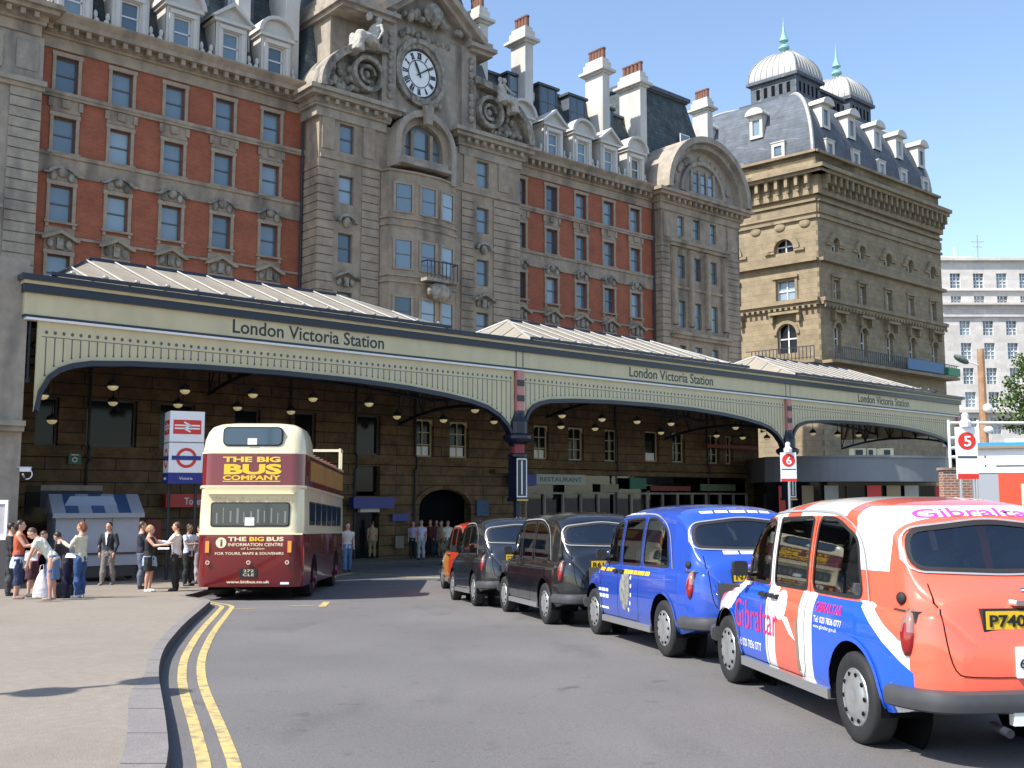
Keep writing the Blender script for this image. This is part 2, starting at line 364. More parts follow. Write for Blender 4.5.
def wing(x0, x1, cols):
    ops = [(c-WW/2, c+WW/2, a, b) for c in cols for a, b in ROWS]
    br = MB(); br.wall(x0, x1, 8.4, 19.3, FY, ops, .3)
    br.build('brick_wall', M['red_brick'], hotel)
    st = MB()
    for c in cols:                                   # stone strips that frame each column of windows
        cv = MB()
        for zz in ((8.4, 9.55), (11.3, 12.2), (14.05, 14.95), (16.8, 17.35)):
            st.box(c-WW/2-.14, c+WW/2+.14, FY-.035, FY+.02, zz[0], zz[1])
        # keystone and flanking scrolls over rows 1-2
        for zt in (16.77, 19.2):
            pass
        # carved segmental hood above row three
        z = 14.1; ring(cv, c, z+.12, .62, .46, FY-.22, FY-.03, 15, 165, 8, kz=.62)
        cv.ball((c, FY-.1, z+.3), .2, .12, .24); cv.ball((c-.34, FY-.08, z+.1), .15, .1, .2); cv.ball((c+.34, FY-.08, z+.1), .15, .1, .2)
        cv.box(c-.75, c-.5, FY-.2, FY-.03, z+.16, z+.24); cv.box(c+.5, c+.75, FY-.2, FY-.03, z+.16, z+.24)
        # little pediment above row four, sill ledge of row three on top
        cv.build('carved_hood', M['carving'], hotel, True); cv = MB(); z = 11.3
        st.prism([(c-.72, z+.33), (c-.6, z+.33), (c, z+.62), (c+.6, z+.33), (c+.72, z+.33), (c+.72, z+.42), (c, z+.76), (c-.72, z+.42)], 'y', FY-.28, FY-.035)
        cv.box(c-.12, c+.12, FY-.16, FY-.03, z+.02, z+.45); cv.ball((c-.36, FY-.09, z+.22), .13, .09, .2); cv.ball((c+.36, FY-.09, z+.22), .13, .09, .2)
        cv.build('carved_hood', M['carving'], hotel, True)
        st.box(c-.16, c+.16, FY-.12, FY-.035, 16.98, 17.3); st.box(c-.66, c-.5, FY-.1, FY-.035, 16.95, 17.3); st.box(c+.5, c+.66, FY-.1, FY-.035, 16.95, 17.3)
        st.box(c-.4, c+.4, FY-.09, FY-.035, 8.9, 9.4)
    st.box(x0, x1, FY-.12, FY+.01, 17.34, 17.46); st.box(x0, x1, FY-.16, FY+.01, 17.46, 17.6)
    st.box(x0, x1, FY-.06, FY+.01, 14.28, 14.98); st.box(x0, x1, FY-.13, FY+.01, 14.98, 15.13)
    st.box(x0, x1, FY-.08, FY+.01, 11.78, 11.88)
    # main cornice with brackets
    st.box(x0, x1, FY-.1, FY+.3, 19.3, 19.75); st.box(x0, x1, FY-.2, FY+.3, 19.75, 19.86)
    n = int((x1-x0)/.48)
    for i in range(n): 
        xx = x0+(i+.5)*(x1-x0)/n; st.box(xx-.09, xx+.09, FY-.55, FY-.1, 19.87, 20.12)
    st.box(x0, x1, FY-.26, FY+.3, 19.86, 20.12)
    st.box(x0, x1, FY-.62, FY+.3, 20.12, 20.3); st.prism([(FY-.62, 20.3), (FY-.8, 20.52), (FY-.8, 20.6), (FY+.3, 20.6), (FY+.3, 20.3)], 'x', x0, x1)
    st.build('stone_bands', M['stone'], hotel)
    for c in cols:
        for a, b in ROWS: put_window(hotel, c, a, FY, WW, b-a)
LC = [3.8, 6.0, 8.25, 10.5, 12.78]; RC = [27.75, 30.15, 32.47, 34.76, 37.06]
wing(2.7, 14.45, LC); wing(26.6, 38.75, RC)

def quoins(mb, x0, x1, y, z0, z1, left=None, m=0, h=.40, gap=.05):
    z = z0; i = 0
    while z < z1-.05:
        t = min(z+h-gap, z1)
        mb.box(x0, x1, y-.07, y+.05, z, t, m)
        if left: mb.box(x0-.07, x0+.0, y-.07, left, z, t, m)
        z += h; i += 1
def pavilion(x0, x1, y, cols, rows, quoin_w, ztop=19.3):
    """projecting stone bay with rusticated piers"""
    b = MB(); ops = [(c-w/2, c+w/2, a, bb) for c, w in cols for a, bb in rows]
    for c, w in cols:
        for a, bb in rows: put_window(hotel, c, a, y, w, bb-a, 'plain')
    b.wall(x0, x1, 8.3, ztop, y, ops, .35)
    b.add([(x0, y, 8.3), (x0, y+6, 8.3), (x0, y+6, ztop), (x0, y, ztop)], [(0, 3, 2, 1)]); b.add([(x1, y, -1.6), (x1, y+6, -1.6), (x1, y+6, ztop), (x1, y, ztop)], [(0, 1, 2, 3)])
    return b
def cornice(mb, x0, x1, y, yb, z=19.3):
    mb.box(x0-.06, x1+.06, y-.1, yb, z, z+.42); mb.box(x0-.2, x1+.2, y-.22, yb, z+.42, z+.55)
    n = int((x1-x0)/.5)
    for i in range(n): xx = x0+(i+.5)*(x1-x0)/n; mb.box(xx-.09, xx+.09, y-.5, y-.22, z+.56, z+.78)
    mb.box(x0-.24, x1+.24, y-.26, yb, z+.55, z+.8)
    mb.box(x0-.55, x1+.55, y-.6, yb, z+.8, z+.98); mb.box(x0-.72, x1+.72, y-.76, yb, z+.98, z+1.16); mb.box(x0-.6, x1+.6, y-.64, yb, z+1.16, z+1.24)
# --- left pavilion
LP = 9.3
b = MB(); b.wall(-16, 2.7, -1.6, 19.3, LP, [], .3); b.add([(2.7, LP, -1.6), (2.7, 16, -1.6), (2.7, 16, 19.3), (2.7, LP, 19.3)], [(0, 1, 2, 3)])
quoins(b, 1.55, 2.68, LP, 3.6, 17.2); quoins(b, -3.5, 1.1, LP, -.6, 17.2)
b.box(1.0, 1.5, LP-.22, LP, -1.5, 2.6); b.box(1.7, 2.5, LP-.04, LP, 17.9, 19.0)
for z in (3.1, 9.3, 17.3): b.box(-16, 2.8, LP-.28, LP+.05, z, z+.2); b.box(-16, 2.76, LP-.16, LP+.05, z-.16, z)
b.box(-2.5, 1.4, LP-.5, LP, 12.3, 12.45); b.box(-2.5, 1.2, LP-.14, LP, 17.75, 19.1)
b.box(-16, -.1, .05, LP, -1.8, 8.6); quoins(b, -16, -1.0, .05, -1.0, 8.6); b.box(-16, -.1, -.3, .1, 3.75, 3.9); b.box(-16, -.1, -.18, .1, 3.6, 3.75)
b.build('left_pavilion_wall', M['stone_pale'], hotel)['label'] = 'pale grey rusticated stone pavilion at the left edge'
b = MB(); cornice(b, -16, 2.5, LP, LP+6); b.build('cornice', M['stone'], hotel)
# --- clock pavilion
CY = 8.65; cx = 20.5
ccols = [(15.93, .78), (24.07, .78)]; crows = [(17.5, 18.86), (15.1, 16.42), (12.38, 13.72), (9.7, 11.0)]
b = pavilion(14.45, 26.6, CY, ccols, crows, 1)
b.box(14.5, 26.55, CY-.1, CY+.05, 17.05, 17.22)
for x in (14.9, 17.1, 23.1, 25.4): b.box(x-.32, x+.32, CY-.07, CY, 17.5, 19.1)
quoins(b, 14.47, 15.25, CY, 8.2, 17.0, left=FY); quoins(b, 16.75, 17.7, CY, 8.2, 17.0); quoins(b, 22.65, 23.45, CY, 8.2, 17.0); quoins(b, 24.75, 26.55, CY, 8.2, 17.0)
b.build('clock_pavilion_wall', M['stone'], hotel)
b = MB(); cornice(b, 14.3, 18.0, CY, CY+4, 18.95); cornice(b, 22.5, 26.6, CY, CY+4, 18.95)
b.build('cornice', M['stone_pale'], hotel)
for c, _w in ccols:
    cv = MB()
    z = 14.0; ring(cv, c, z+.15, .58, .42, CY-.25, CY-.02, 10, 170, 8, kz=.8); cv.ball((c, CY-.1, z+.25), .2, .13, .28)
    cv.build('carved_hood', M['carving'], hotel, True); cv = MB(); z = 11.25; cv.prism([(c-.7, z+.3), (c, z+.62), (c+.7, z+.3), (c+.7, z+.4), (c, z+.76), (c-.7, z+.4)], 'y', CY-.3, CY-.02); cv.box(c-.12, c+.12, CY-.18, CY-.02, z, z+.4); cv.ball((c-.34, CY-.08, z+.2), .13, .1, .18); cv.ball((c+.34, CY-.08, z+.2), .13, .1, .18); cv.build('carved_hood', M['carving'], hotel, True)
# bow-fronted middle bay
bay = MB(); BX0, BX1 = 17.8, 22.0
pts = [(BX0, CY-.02), (BX0+.15, CY-.55), (BX0+1.55, CY-.85), (BX1-1.4, CY-.85), (BX1-.15, CY-.55), (BX1, CY-.02)]
bay.prism(pts, 'z', 8.4, 17.0)
for z in (14.4, 14.75, 11.7, 12.0, 17.0): bay.prism([(x+(.08 if x > cx-.6 else -.08), y-.07) for x, y in pts], 'z', z, z+.1)
bay.build('bow_bay', M['stone'], hotel)
for z0, z1 in crows[1:]:
    h = z1-z0; w = 1.0
    for (xa, ya), (xb, yb) in ((pts[1], pts[2]), (pts[2], pts[3]), (pts[3], pts[4])):
        a = math.atan2(yb-ya, xb-xa); mx, my = (xa+xb)/2, (ya+yb)/2
        ww = .82
        fo = MB(); fo.box(-ww/2-.12, ww/2+.12, -.07, .0, -.06, 0, 0); fo.box(-ww/2-.12, -ww/2, -.06, 0, 0, h, 0); fo.box(ww/2, ww/2+.12, -.06, 0, 0, h, 0); fo.box(-ww/2-.12, ww/2+.12, -.07, 0, h, h+.1, 0)
        fo.box(-ww/2, ww/2, -.02, -.005, h*.5-.025, h*.5+.025, 1); fo.box(-ww/2, -ww/2+.05, -.02, -.005, 0, h, 1); fo.box(ww/2-.05, ww/2, -.02, -.005, 0, h, 1)
        o = fo.build('window', [M['stone'], M['sash_dark']], hotel, loc=(mx, my, z0)); o.rotation_euler = (0, 0, a)
        pp = MB(); pp.box(-ww/2, ww/2, -.012, -.004, 0, h); pp.build('pane', M['pane'], o)
# balcony in the middle bay
bal = MB(); bal.box(cx-1.0, cx+.9, CY-1.45, CY-.95, 11.85, 12.0, 1)
for i in range(9):
    x = cx-.95+i*.225; bal.box(x-.015, x+.015, CY-1.42, CY-1.39, 12.0, 12.8, 0)
bal.box(cx-.98, cx+.88, CY-1.43, CY-1.38, 12.78, 12.83, 0); bal.box(cx-.98, cx-.94, CY-1.4, CY-.96, 12.78, 12.83, 0); bal.box(cx+.84, cx+.88, CY-1.4, CY-.96, 12.78, 12.83, 0)
bal.ball((cx-.05, CY-1.2, 11.4), .75, .3, .45, m=1)
bal.build('balcony', [M['dark_iron'], M['carving']], hotel)
# great arch over the bay
AC = (19.95, 18.5)
ar = MB(); ring(ar, AC[0], AC[1], 1.8, 1.5, CY-.75, CY, 0, 180, 22); ring(ar, AC[0], AC[1], 1.5, 1.15, CY-.5, CY, 0, 180, 22, m=1)
ar.box(AC[0]-1.8, AC[0]-1.5, CY-.75, CY, 17.3, 18.5); ar.box(AC[0]+1.5, AC[0]+1.8, CY-.75, CY, 16.9, 18.5)
ar.box(AC[0]-1.5, AC[0]-1.15, CY-.5, CY, 17.5, 18.5, 1); ar.box(AC[0]+1.15, AC[0]+1.5, CY-.5, CY, 17.5, 18.5, 1)
ar.prism([(AC[0]-.18, 19.6), (AC[0]+.18, 19.6), (AC[0]+.26, 20.5), (AC[0]-.26, 20.5)], 'y', CY-.95, CY-.7)
ar.box(AC[0]-1.75, AC[0]+1.3, CY-1.1, CY-.2, 17.35, 17.5); ar.box(AC[0]-1.5, AC[0]+1.1, CY-1.0, CY-.2, 17.5, 17.75)
for x in (-.75, .75): ar.box(AC[0]+x*.75-.09, AC[0]+x*.75+.09, CY-.35, CY, 17.7, 19.3, 1)
ar.build('great_arch', [M['stone_pale'], M['stone']], hotel)
wo = MB(); wo.prism([(AC[0]-1.15, 17.7)]+arc(AC[0], AC[1], 1.15, 180, 0, 18)+[(AC[0]+1.15, 17.7)], 'y', CY-.12, CY-.05)
o = wo.build('window', M['pane'], hotel); o['label'] = 'large half-round window below the clock'
sb = MB()
for x in (-.4, .4): sb.box(AC[0]+x-.03, AC[0]+x+.03, CY-.18, CY-.125, 17.7, 19.4)
sb.box(AC[0]-1.1, AC[0]+1.1, CY-.18, CY-.125, 18.5, 18.56); sb.build('sash', M['sash_dark'], o)
# clock gable
GY = CY-.35; KC = (19.68, 22.2)
gb = MB()
gb.box(17.95, 22.55, GY, GY+5, 19.9, 24.3); gb.box(17.4, 18.2, GY-.25, GY+5, 19.9, 24.35); gb.box(22.2, 23.1, GY-.25, GY+5, 19.9, 24.35)
gb.box(15.2, 17.5, GY+.8, GY+5, 21.6, 24.3)
gb.prism([(17.4, 24.3), (23.1, 24.3), (23.1, 24.5), (20.35, 26.6), (17.4, 24.5)], 'y', GY+.15, GY+5)
gb.build('clock_gable', M['stone_pale'], hotel)
co = MB()
for sgn in (-1, 1):                                   # raking cornice of the pediment
    a = (20.3, 26.9); e = (20.3+sgn*3.0, 24.55)
    d = Vector((e[0]-a[0], e[1]-a[1])).normalized(); n = Vector((-d.y*sgn, d.x*sgn)); n = n if n.y > 0 else -n
    P = [a, e, (e[0]+n.x*.32, e[1]+n.y*.32), (a[0], a[1]+.42)]
    co.prism(P, 'y', GY-.75, GY+.3); P2 = [(a[0], a[1]-.3), (e[0]-sgn*.2, e[1]-.2), e, a]; co.prism(P2, 'y', GY-.45, GY+.3)
for x0, x1 in ((15.0, 18.0), (22.6, 24.0)):
    co.box(x0, x1, GY-.5, GY+4, 24.1, 24.3); co.box(x0-.15, x1+.15, GY-.7, GY+4, 24.3, 24.5); co.box(x0-.05, x1+.05, GY-.45, GY+4, 24.5, 24.85)
    co.box(x0+.1, x1-.1, GY-.15, GY+4, 24.85, 25.3)
co.build('pediment_cornice', M['stone_pale'], hotel)
cv = MB()
ring(cv, KC[0], KC[1], 1.5, 1.3, GY-.3, GY, 0, 360, 36, 0, 1.12); ring(cv, KC[0], KC[1], 1.3, 1.1, GY-.16, GY, 0, 360, 36, 0, 1.12)
for i in range(9): cv.ball((17.85, GY-.32, 20.6+i*.38), .17, .12, .2); cv.ball((22.75, GY-.32, 20.6+i*.38), .17, .12, .2)
for i in range(14):
    t = random.uniform(-1, 1); cv.ball((20.3+t*1.8, GY-.2, 24.9+random.uniform(-.15, .9)*(1-abs(t))), random.uniform(.15, .32), .2, random.uniform(.15, .35))
cv.ball((20.3, GY-.35, 25.3), .55, .3, .6)
for i in range(10): cv.ball((18.6+i*.32, GY-.12+.02*i, 24.1+random.uniform(-.2, .2)), .17, .15, .2)
for i in range(7): cv.ball((19.2+i*.27, GY-.25, 20.7+random.uniform(-.12, .15)), .17, .15, .15)
# half-arched side pediments with scrolls
for x0, x1, sg in ((14.0, 17.6, -1), (22.9, 26.9, 1)):
    L_ = x1-x0; base = 20.1
    cxx = x1 if sg < 0 else x0
    H = 2.75
    o_ = [(cxx+sg*L_*math.sin(R(t)), base+H*math.cos(R(t))) for t in range(0, 91, 6)]
    i_ = [(cxx+sg*(L_-.35)*math.sin(R(t)), base+(H-.35)*math.cos(R(t))) for t in range(0, 91, 6)]
    for k in range(len(o_)-1): cv.prism([o_[k], o_[k+1], i_[k+1], i_[k]], 'y', GY-.55, GY+1.4)
    cv.prism([(cxx, base)]+i_, 'y', GY+.02, GY+1.2)
    sx, sz = cxx+sg*1.05, base+1.15
    ring(cv, sx, sz, .85, .66, GY-.5, GY+.05, 0, 360, 20); ring(cv, sx, sz, .45, .3, GY-.42, GY+.05, 0, 300, 14); cv.ball((sx, GY-.2, sz), .2)
    for k in range(9): cv.ball((cxx+sg*(1.3+k*.24), GY-.12, base+.3+random.uniform(-.1, .25)), random.uniform(.14, .25), .2, random.uniform(.14, .28))
    for k in range(7): cv.ball((cxx+sg*(1.9+random.uniform(-.1, 1.0)), GY-.08, base+.5+random.uniform(0, .8)), random.uniform(.12, .22), .15, .2)
cv.build('gable_carving', M['carving'], hotel, True)
# clock
clock = empty('clock', (KC[0], GY, KC[1]), 0, parent=hotel); KZ = 1.1
clock.scale = (.87, 1, .86); dm = MB(); dm.prism(arc(0, 0, 1.25, 0, 360, 40, 1.25*KZ)[:-1], 'y', -.06, .0, 0); dm.build('dial', M['sign_white'], clock)
nm = MB()
ring(nm, 0, 0, 1.25, 1.19, -.09, -.06, 0, 360, 40, 0, KZ); ring(nm, 0, 0, .74, .70, -.08, -.06, 0, 360, 40, 0, KZ)
rom = ['XII', 'I', 'II', 'III', 'IV', 'V', 'VI', 'VII', 'VIII', 'IX', 'X', 'XI']
for i, s_ in enumerate(rom):
    a = R(90-30*i)
    w = {'I': .075, 'V': .13, 'X': .14}; tot = sum(w[ch] for ch in s_); off = -tot/2
    for ch in s_:
        o_ = off+w[ch]/2; off += w[ch]
        def P(t, r): return ((r*math.cos(a)+t*math.sin(a)), (r*math.sin(a)-t*math.cos(a))*KZ)
        def bar(t0, r0, t1, r1, wd=.052):
            nm.prism([P(t0-wd/2, r0), P(t0+wd/2, r0), P(t1+wd/2, r1), P(t1-wd/2, r1)], 'y', -.085, -.06)
        if ch == 'I': bar(o_, .78, o_, 1.12)
        if ch == 'V': bar(o_, .78, o_-.045, 1.12); bar(o_, .78, o_+.045, 1.12, .03)
        if ch == 'X': bar(o_-.045, .78, o_+.045, 1.12); bar(o_+.045, .78, o_-.045, 1.12, .03)
nm.build('numerals', M['black_paint'], clock)
def hand(ang, ln, w):
    h = MB(); a = R(90-ang); d = Vector((math.cos(a), math.sin(a)*KZ)); n = Vector((-d.y, d.x)).normalized()
    P = [d*-.22+n*w*.6, d*ln*.7+n*w, d*ln, d*ln*.7-n*w, d*-.22-n*w*.6]
    h.prism([(p.x, p.y) for p in P], 'y', -.12, -.1); h.build('hand', M['black_paint'], clock)
hand(332, .74, .07); hand(58, 1.05, .045)
# --- right end pavilion
EY = 9.36; erows = [(17.85, 19.12), (15.2, 16.65), (12.1, 13.78), (9.9, 11.0)]; ecols = [(40.62, .62), (42.13, .68), (43.8, .62)]
b = pavilion(38.75, 46.4, EY, ecols, erows, 1)
for x in (39.75, 41.37, 42.97, 44.7): b.box(x-.17, x+.17, EY-.22, EY, 12.2, 17.0); b.lathe([(.2, 12.2), (.17, 12.6), (.15, 16.7), (.25, 16.9)], 10, (x, EY-.2)) 
for z in (17.3, 11.6): b.box(39.3, 45.2, EY-.35, EY+.05, z, z+.2); b.box(39.4, 45.1, EY-.22, EY+.05, z-.2, z)
b.box(39.7, 44.8, EY-.12, EY+.05, 14.5, 14.65)
quoins(b, 38.77, 39.45, EY, 8.2, 17.2, left=FY); quoins(b, 45.1, 46.38, EY, 8.2, 17.2)
b.box(38.9, 39.5, EY-.08, EY, 17.6, 19.1); b.box(45.2, 46.3, EY-.08, EY, 17.6, 19.1)
b.build('end_pavilion_wall', M['stone'], hotel)
b = MB(); cornice(b, 38.65, 46.5, EY, EY+4, 19.25); b.build('cornice', M['stone'], hotel)
b = MB(); pc = 42.65
ring(b, pc, 20.5, 4.15, 3.75, EY-.9, EY+2.6, 0, 180, 26, kz=.93); ring(b, pc, 20.5, 3.75, 3.4, EY-.55, EY+1, 0, 180, 26, kz=.93)
b.prism(arc(pc, 20.5, 3.45, 0, 180, 24, 3.2), 'y', EY-.05, EY+1.5)
ring(b, pc, 20.75, 2.2, 1.95, EY-.25, EY, 0, 180, 18)
for x in (-1.1, -.38, .38, 1.1): b.box(pc+x-.1, pc+x+.1, EY-.2, EY, 20.7, 22.3)
b.box(pc-1.9, pc+1.9, EY-.35, EY, 20.55, 20.75)
for k in range(16):
    a = R(random.uniform(15, 165)); b.ball((pc+2.8*math.cos(a), EY-.1, 20.6+2.6*math.sin(a)*.95), .22, .14, .25)
b.build('arched_gable', M['stone_pale'], hotel)['label'] = 'large half-round stone gable on the right end'
for x in (-.74, 0, .74): put_window(hotel, pc+x, 20.8, EY-.32, .5, 1.3, 'plain')
# --- station front under the canopy
WF = 8.5; KF = (WF+31.7)/41.7
def sF(s): return -9.3+(s+9.3)*KF
def zF(z): return EYE+(z-EYE)*KF
sw = MB(); op1 = [(3.25, 4.1, 3.72, 5.55), (5.15, 7.15, 3.72, 5.6), (8.1, 9.6, 3.72, 5.6), (11.4, 12.6, 3.72, 5.55), (14.3, 15.4, 3.72, 5.55), (17.57, 18.92, 3.72, 5.6), (20.93, 22.08, 3.72, 5.55), (23.08, 24.3, 3.72, 5.52), (28.8, 29.9, 3.78, 5.6), (31.4, 32.6, 3.78, 5.6), (34.3, 35.4, 3.78, 5.6), (37.74, 39.0, 3.85, 5.65), (40.2, 41.4, 3.85, 5.65), (43.6, 44.8, 3.85, 5.65), (45.4, 46.2, 3.85, 5.65)]
op0 = [(21.14, 24.4, -1.6, 2.15), (3.0, 5.1, -1.6, 1.95), (17.5, 18.9, -1.6, 1.2), (10.2, 12.0, -1.6, 1.5), (28.2, 47.6, -1.6, 2.95), (17.55, 18.92, 1.8, 3.2)]
op1 = [(sF(a), sF(b_), zF(c), zF(d)) for a, b_, c, d in op1]; op0 = [(sF(a), sF(b_), c if c < -1 else zF(c), zF(d)) for a, b_, c, d in op0]
sw.wall(2.2, 46.9, -1.6, 8.35, WF, op1+op0, .45); sw.box(2.2, 46.9, WF-.02, FY, 8.35, 8.42)
sw.box(2.2, 46.9, WF-.17, WF+.01, 3.35, 3.48); sw.box(2.2, 46.9, WF-.1, WF+.01, 3.23, 3.35)
sw.box(24.5, 46.9, WF-.35, WF+.01, 2.93, 3.12)
DA, DB, _c, DT = op0[0]; DM = (DA+DB)/2; DW = (DB-DA)/2
ring(sw, DM, 1.2, DW+.32, DW, WF-.1, WF+.25, 0, 180, 16, kz=.6); sw.box(DA-.32, DA, WF-.1, WF+.15, -1.6, 1.2); sw.box(DB, DB+.32, WF-.1, WF+.15, -1.6, 1.2)
for sgn in (-1, 1):
    P = [(DM+sgn*DW, DT)]+[(DM+sgn*DW*math.cos(R(t)), 1.2+.9*math.sin(R(t))) for t in range(0, 91, 10)]+[(DM, DT)]
    sw.prism(P, 'y', WF+.01, WF+.25)
sw.build('station_front_wall', M['sandstone'], hotel)
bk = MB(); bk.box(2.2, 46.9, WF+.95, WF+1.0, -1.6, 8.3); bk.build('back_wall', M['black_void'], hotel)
for i, (a, b_, c, d) in enumerate(op1):
    w = b_-a; h = d-c; f = MB()
    f.box(-w/2, -w/2+.07, .2, .27, 0, h); f.box(w/2-.07, w/2, .2, .27, 0, h); f.box(-w/2+.07, w/2-.07, .2, .27, h-.07, h); f.box(-w/2+.07, w/2-.07, .2, .27, 0, .08)
    if w < 1.2 and i > 5:
        for z in (h*.33, h*.66): f.box(-w/2+.07, w/2-.07, .2, .25, z-.02, z+.02)
        f.box(-.02, .02, .2, .25, .08, h-.07)
        for sgn in (-1, 1): f.prism([(sgn*w/2, h), (sgn*w/2, h-.3), (sgn*w*.3, h-.08), (0, h)], 'y', .12, .2)
    o = f.build('window', M['cream_paint'] if 5 < i else M['sash_dark'], hotel, loc=((a+b_)/2, WF, c)); p = MB(); p.box(-w/2+.05, w/2-.05, .28, .29, .05, h-.05); p.build('pane', M['dark_pane'], o)
    if i in (6, 7, 8, 11): q = MB(); q.box(-w*.36, w*.36, .262, .27, .06, .5); q.build('blind', M['sign_white'], o)
for a, b_, c, d in op0[1:4]+op0[5:]:
    dd = MB(); dd.box(a, b_, WF+.3, WF+.36, c+.2, d); dd.build('door_glazing', M['dark_pane'], hotel)
# shop front with posts, glazing and goods behind
sh = MB(); SX0, SX1, _c, SZ = op0[4]
for k in range(15):
    x = SX0+(SX1-SX0)*k/14; sh.box(x-.055, x+.055, WF-.02, WF+.1, -1.3, 1.9)
sh.box(SX0, SX1, WF-.03, WF+.08, 1.9, 2.0); sh.box(SX0, SX1, WF-.02, WF+.1, -1.3, -.8)
sh.build('shopfront_frame', M['stone_pale'], hotel)
gl = MB(); gl.box(SX0, SX1, WF+.11, WF+.12, -.8, SZ); gl.build('shopfront_glass', M['shop_glass'], hotel)
gd = [MB() for _ in range(4)]
for k in range(110):
    x = random.uniform(SX0+.2, SX1-.8); z = random.choice([-.3, .1, .5, .9]); w = random.uniform(.15, .6); gd[random.randrange(4)].box(x, x+w, WF+.5, WF+.7, z, z+random.uniform(.12, .4))
mats4 = [mat('goods_red', (.32, .05, .04), .6), mat('goods_tan', (.3, .22, .12), .6), mat('goods_pale', (.35, .34, .3), .6), mat('goods_green', (.05, .16, .09), .6)]
for q, m4 in zip(gd, mats4): tag(q.build('shop_goods', m4, hotel), kind='stuff')
gr = MB(); gr.box(SX0, SX1, WF+.72, WF+.78, -1.2, SZ); gr.build('shop_back_wall', mat('shop_green_wall', (.035, .038, .025), .8, .4, 1.5), hotel)

# --- mansard roofs
def mansard(x0, x1, y0, z0, y1, z1, yb, ends=0.0, name='mansard_roof'):
    r = MB()
    A = [(x0, y0, z0), (x1, y0, z0), (x1-ends, y1, z1), (x0+ends, y1, z1)]
    r.add(A, [(0, 1, 2, 3)], 0)
    r.add([(x0, yb, z0), (x1, yb, z0), (x1-ends, yb, z1), (x0+ends, yb, z1)], [(3, 2, 1, 0)], 0)
    r.add([A[0], (x0, yb, z0), (x0+ends, yb, z1), A[3]], [(3, 2, 1, 0)], 0); r.add([A[1], (x1, yb, z0), (x1-ends, yb, z1), A[2]], [(0, 1, 2, 3)], 0)
    r.box(x0+ends-.1, x1-ends+.1, y1-.12, yb, z1, z1+.16, 1)
    return r
for x0, x1 in ((2.2, 14.6), (26.4, 38.9)):
    mansard(x0, x1, FY+.35, 20.6, FY+2.4, 25.7, FY+11).build('mansard_roof', [M['slate'], M['lead_roof']], hotel)
mansard(14.2, 26.9, CY+1.2, 20.3, CY+3.6, 31.5, CY+11.5, 2.4).build('mansard_roof', [M['slate'], M['lead_roof']], hotel)['label'] = 'tall dark slate roof behind the clock gable'
mansard(-16, 3.2, LP+1, 20.5, LP+3, 29, LP+10, 1.5).build('mansard_roof', [M['slate'], M['lead_roof']], hotel)
r = mansard(38.6, 46.8, EY+1.4, 20.5, EY+3.3, 28.4, EY+9.5, 1.5)
r.box(39.9, 45.5, EY+3.0, EY+8.2, 28.5, 28.75, 1); r.box(40.3, 45.1, EY+3.4, EY+7.6, 28.75, 29.0, 1)
r.build('mansard_roof', [M['slate'], M['lead_roof']], hotel)
put_window(hotel, 43.9, 24.4, EY+2.05, .95, 1.3, 'white')
# --- dormers
_dm = {}
def dormer(x, z, y, kind, par):
    if kind not in _dm:
        f = MB(); W = .78
        if kind in ('tri', 'arc'):
            f.wall(-W, W, 0, 1.95, 0, [(-.38, .38, .3, 1.62)], .25); f.box(-W, -W+.03, 0, 1.6, 0, 1.95, 0); f.box(W-.03, W, 0, 1.6, 0, 1.95, 0)
            f.box(-.62, -.46, -.08, 0, .1, 1.75); f.box(.46, .62, -.08, 0, .1, 1.75); f.box(-.6, .6, -.12, 0, 1.66, 1.84); f.box(-W-.1, W+.1, -.16, 1.4, 1.95, 2.1); f.box(-W, W, -.1, .02, 0, .16)
            for sg in (-1, 1): f.ball((sg*.95, .1, .28), .14, .14, .28); f.ball((sg*.9, .1, .68), .09, .09, .18)
            if kind == 'tri':
                f.prism([(-W-.2, 2.1), (W+.2, 2.1), (0, 2.85)], 'y', .0, 1.7); f.prism([(-W-.28, 2.1), (-W-.1, 2.1), (0, 2.78), (W+.1, 2.1), (W+.28, 2.1), (0, 2.98)], 'y', -.24, 1.9)
            else:
                f.prism(arc(0, 2.1, W+.08, 0, 180, 14, .72), 'y', .0, 1.7)
                ring(f, 0, 2.1, W+.2, W+.04, -.24, 1.9, 0, 180, 14, 0, .9)
            s = MB(); s.box(-.38, .38, .14, .2, .93, .99); s.box(-.38, -.32, .14, .2, .3, 1.62); s.box(.32, .38, .14, .2, .3, 1.62); s.box(-.32, .32, .14, .2, 1.56, 1.62); s.box(-.32, .32, .14, .2, .3, .36)
            p = MB(); p.box(-.36, .36, .19, .2, .31, 1.6)
            _dm[kind] = (f.mesh('dormer', M['stone_white']), s.mesh('sash', M['sash_white']), p.mesh('pane', M['pane']))
        else:
            f.box(-.72, .72, .03, 1.5, 0, 1.75, 0); f.box(-.85, .85, -.1, 1.6, 1.75, 1.9, 1); f.box(-.72, -.58, -.03, .03, 0, 1.75, 0); f.box(.58, .72, -.03, .03, 0, 1.75, 0)
            s = MB(); s.box(-.58, .58, -.02, .03, .8, .86); s.box(-.03, .03, -.02, .03, .1, 1.7)
            p = MB(); p.box(-.56, .56, .0, .025, .1, 1.7)
            _dm[kind] = (f.mesh('dormer', [M['lead_roof'], M['slate']]), s.mesh('sash', M['sash_dark']), p.mesh('pane', M['pane']))
    f, s, p = _dm[kind]; o = link(f, 'dormer', par, (x, y, z)); link(s, 'sash', o); link(p, 'pane', o)
for i, x in enumerate((3.95, 6.25, 8.5, 10.75, 12.95)): dormer(x, 20.6, FY+.05, 'tri' if i % 2 == 1 else 'arc', hotel)
for i, x in enumerate((28.0, 30.4, 32.7, 34.95, 37.3)): dormer(x, 20.6, FY+.05, 'tri' if i % 2 == 1 else 'arc', hotel)
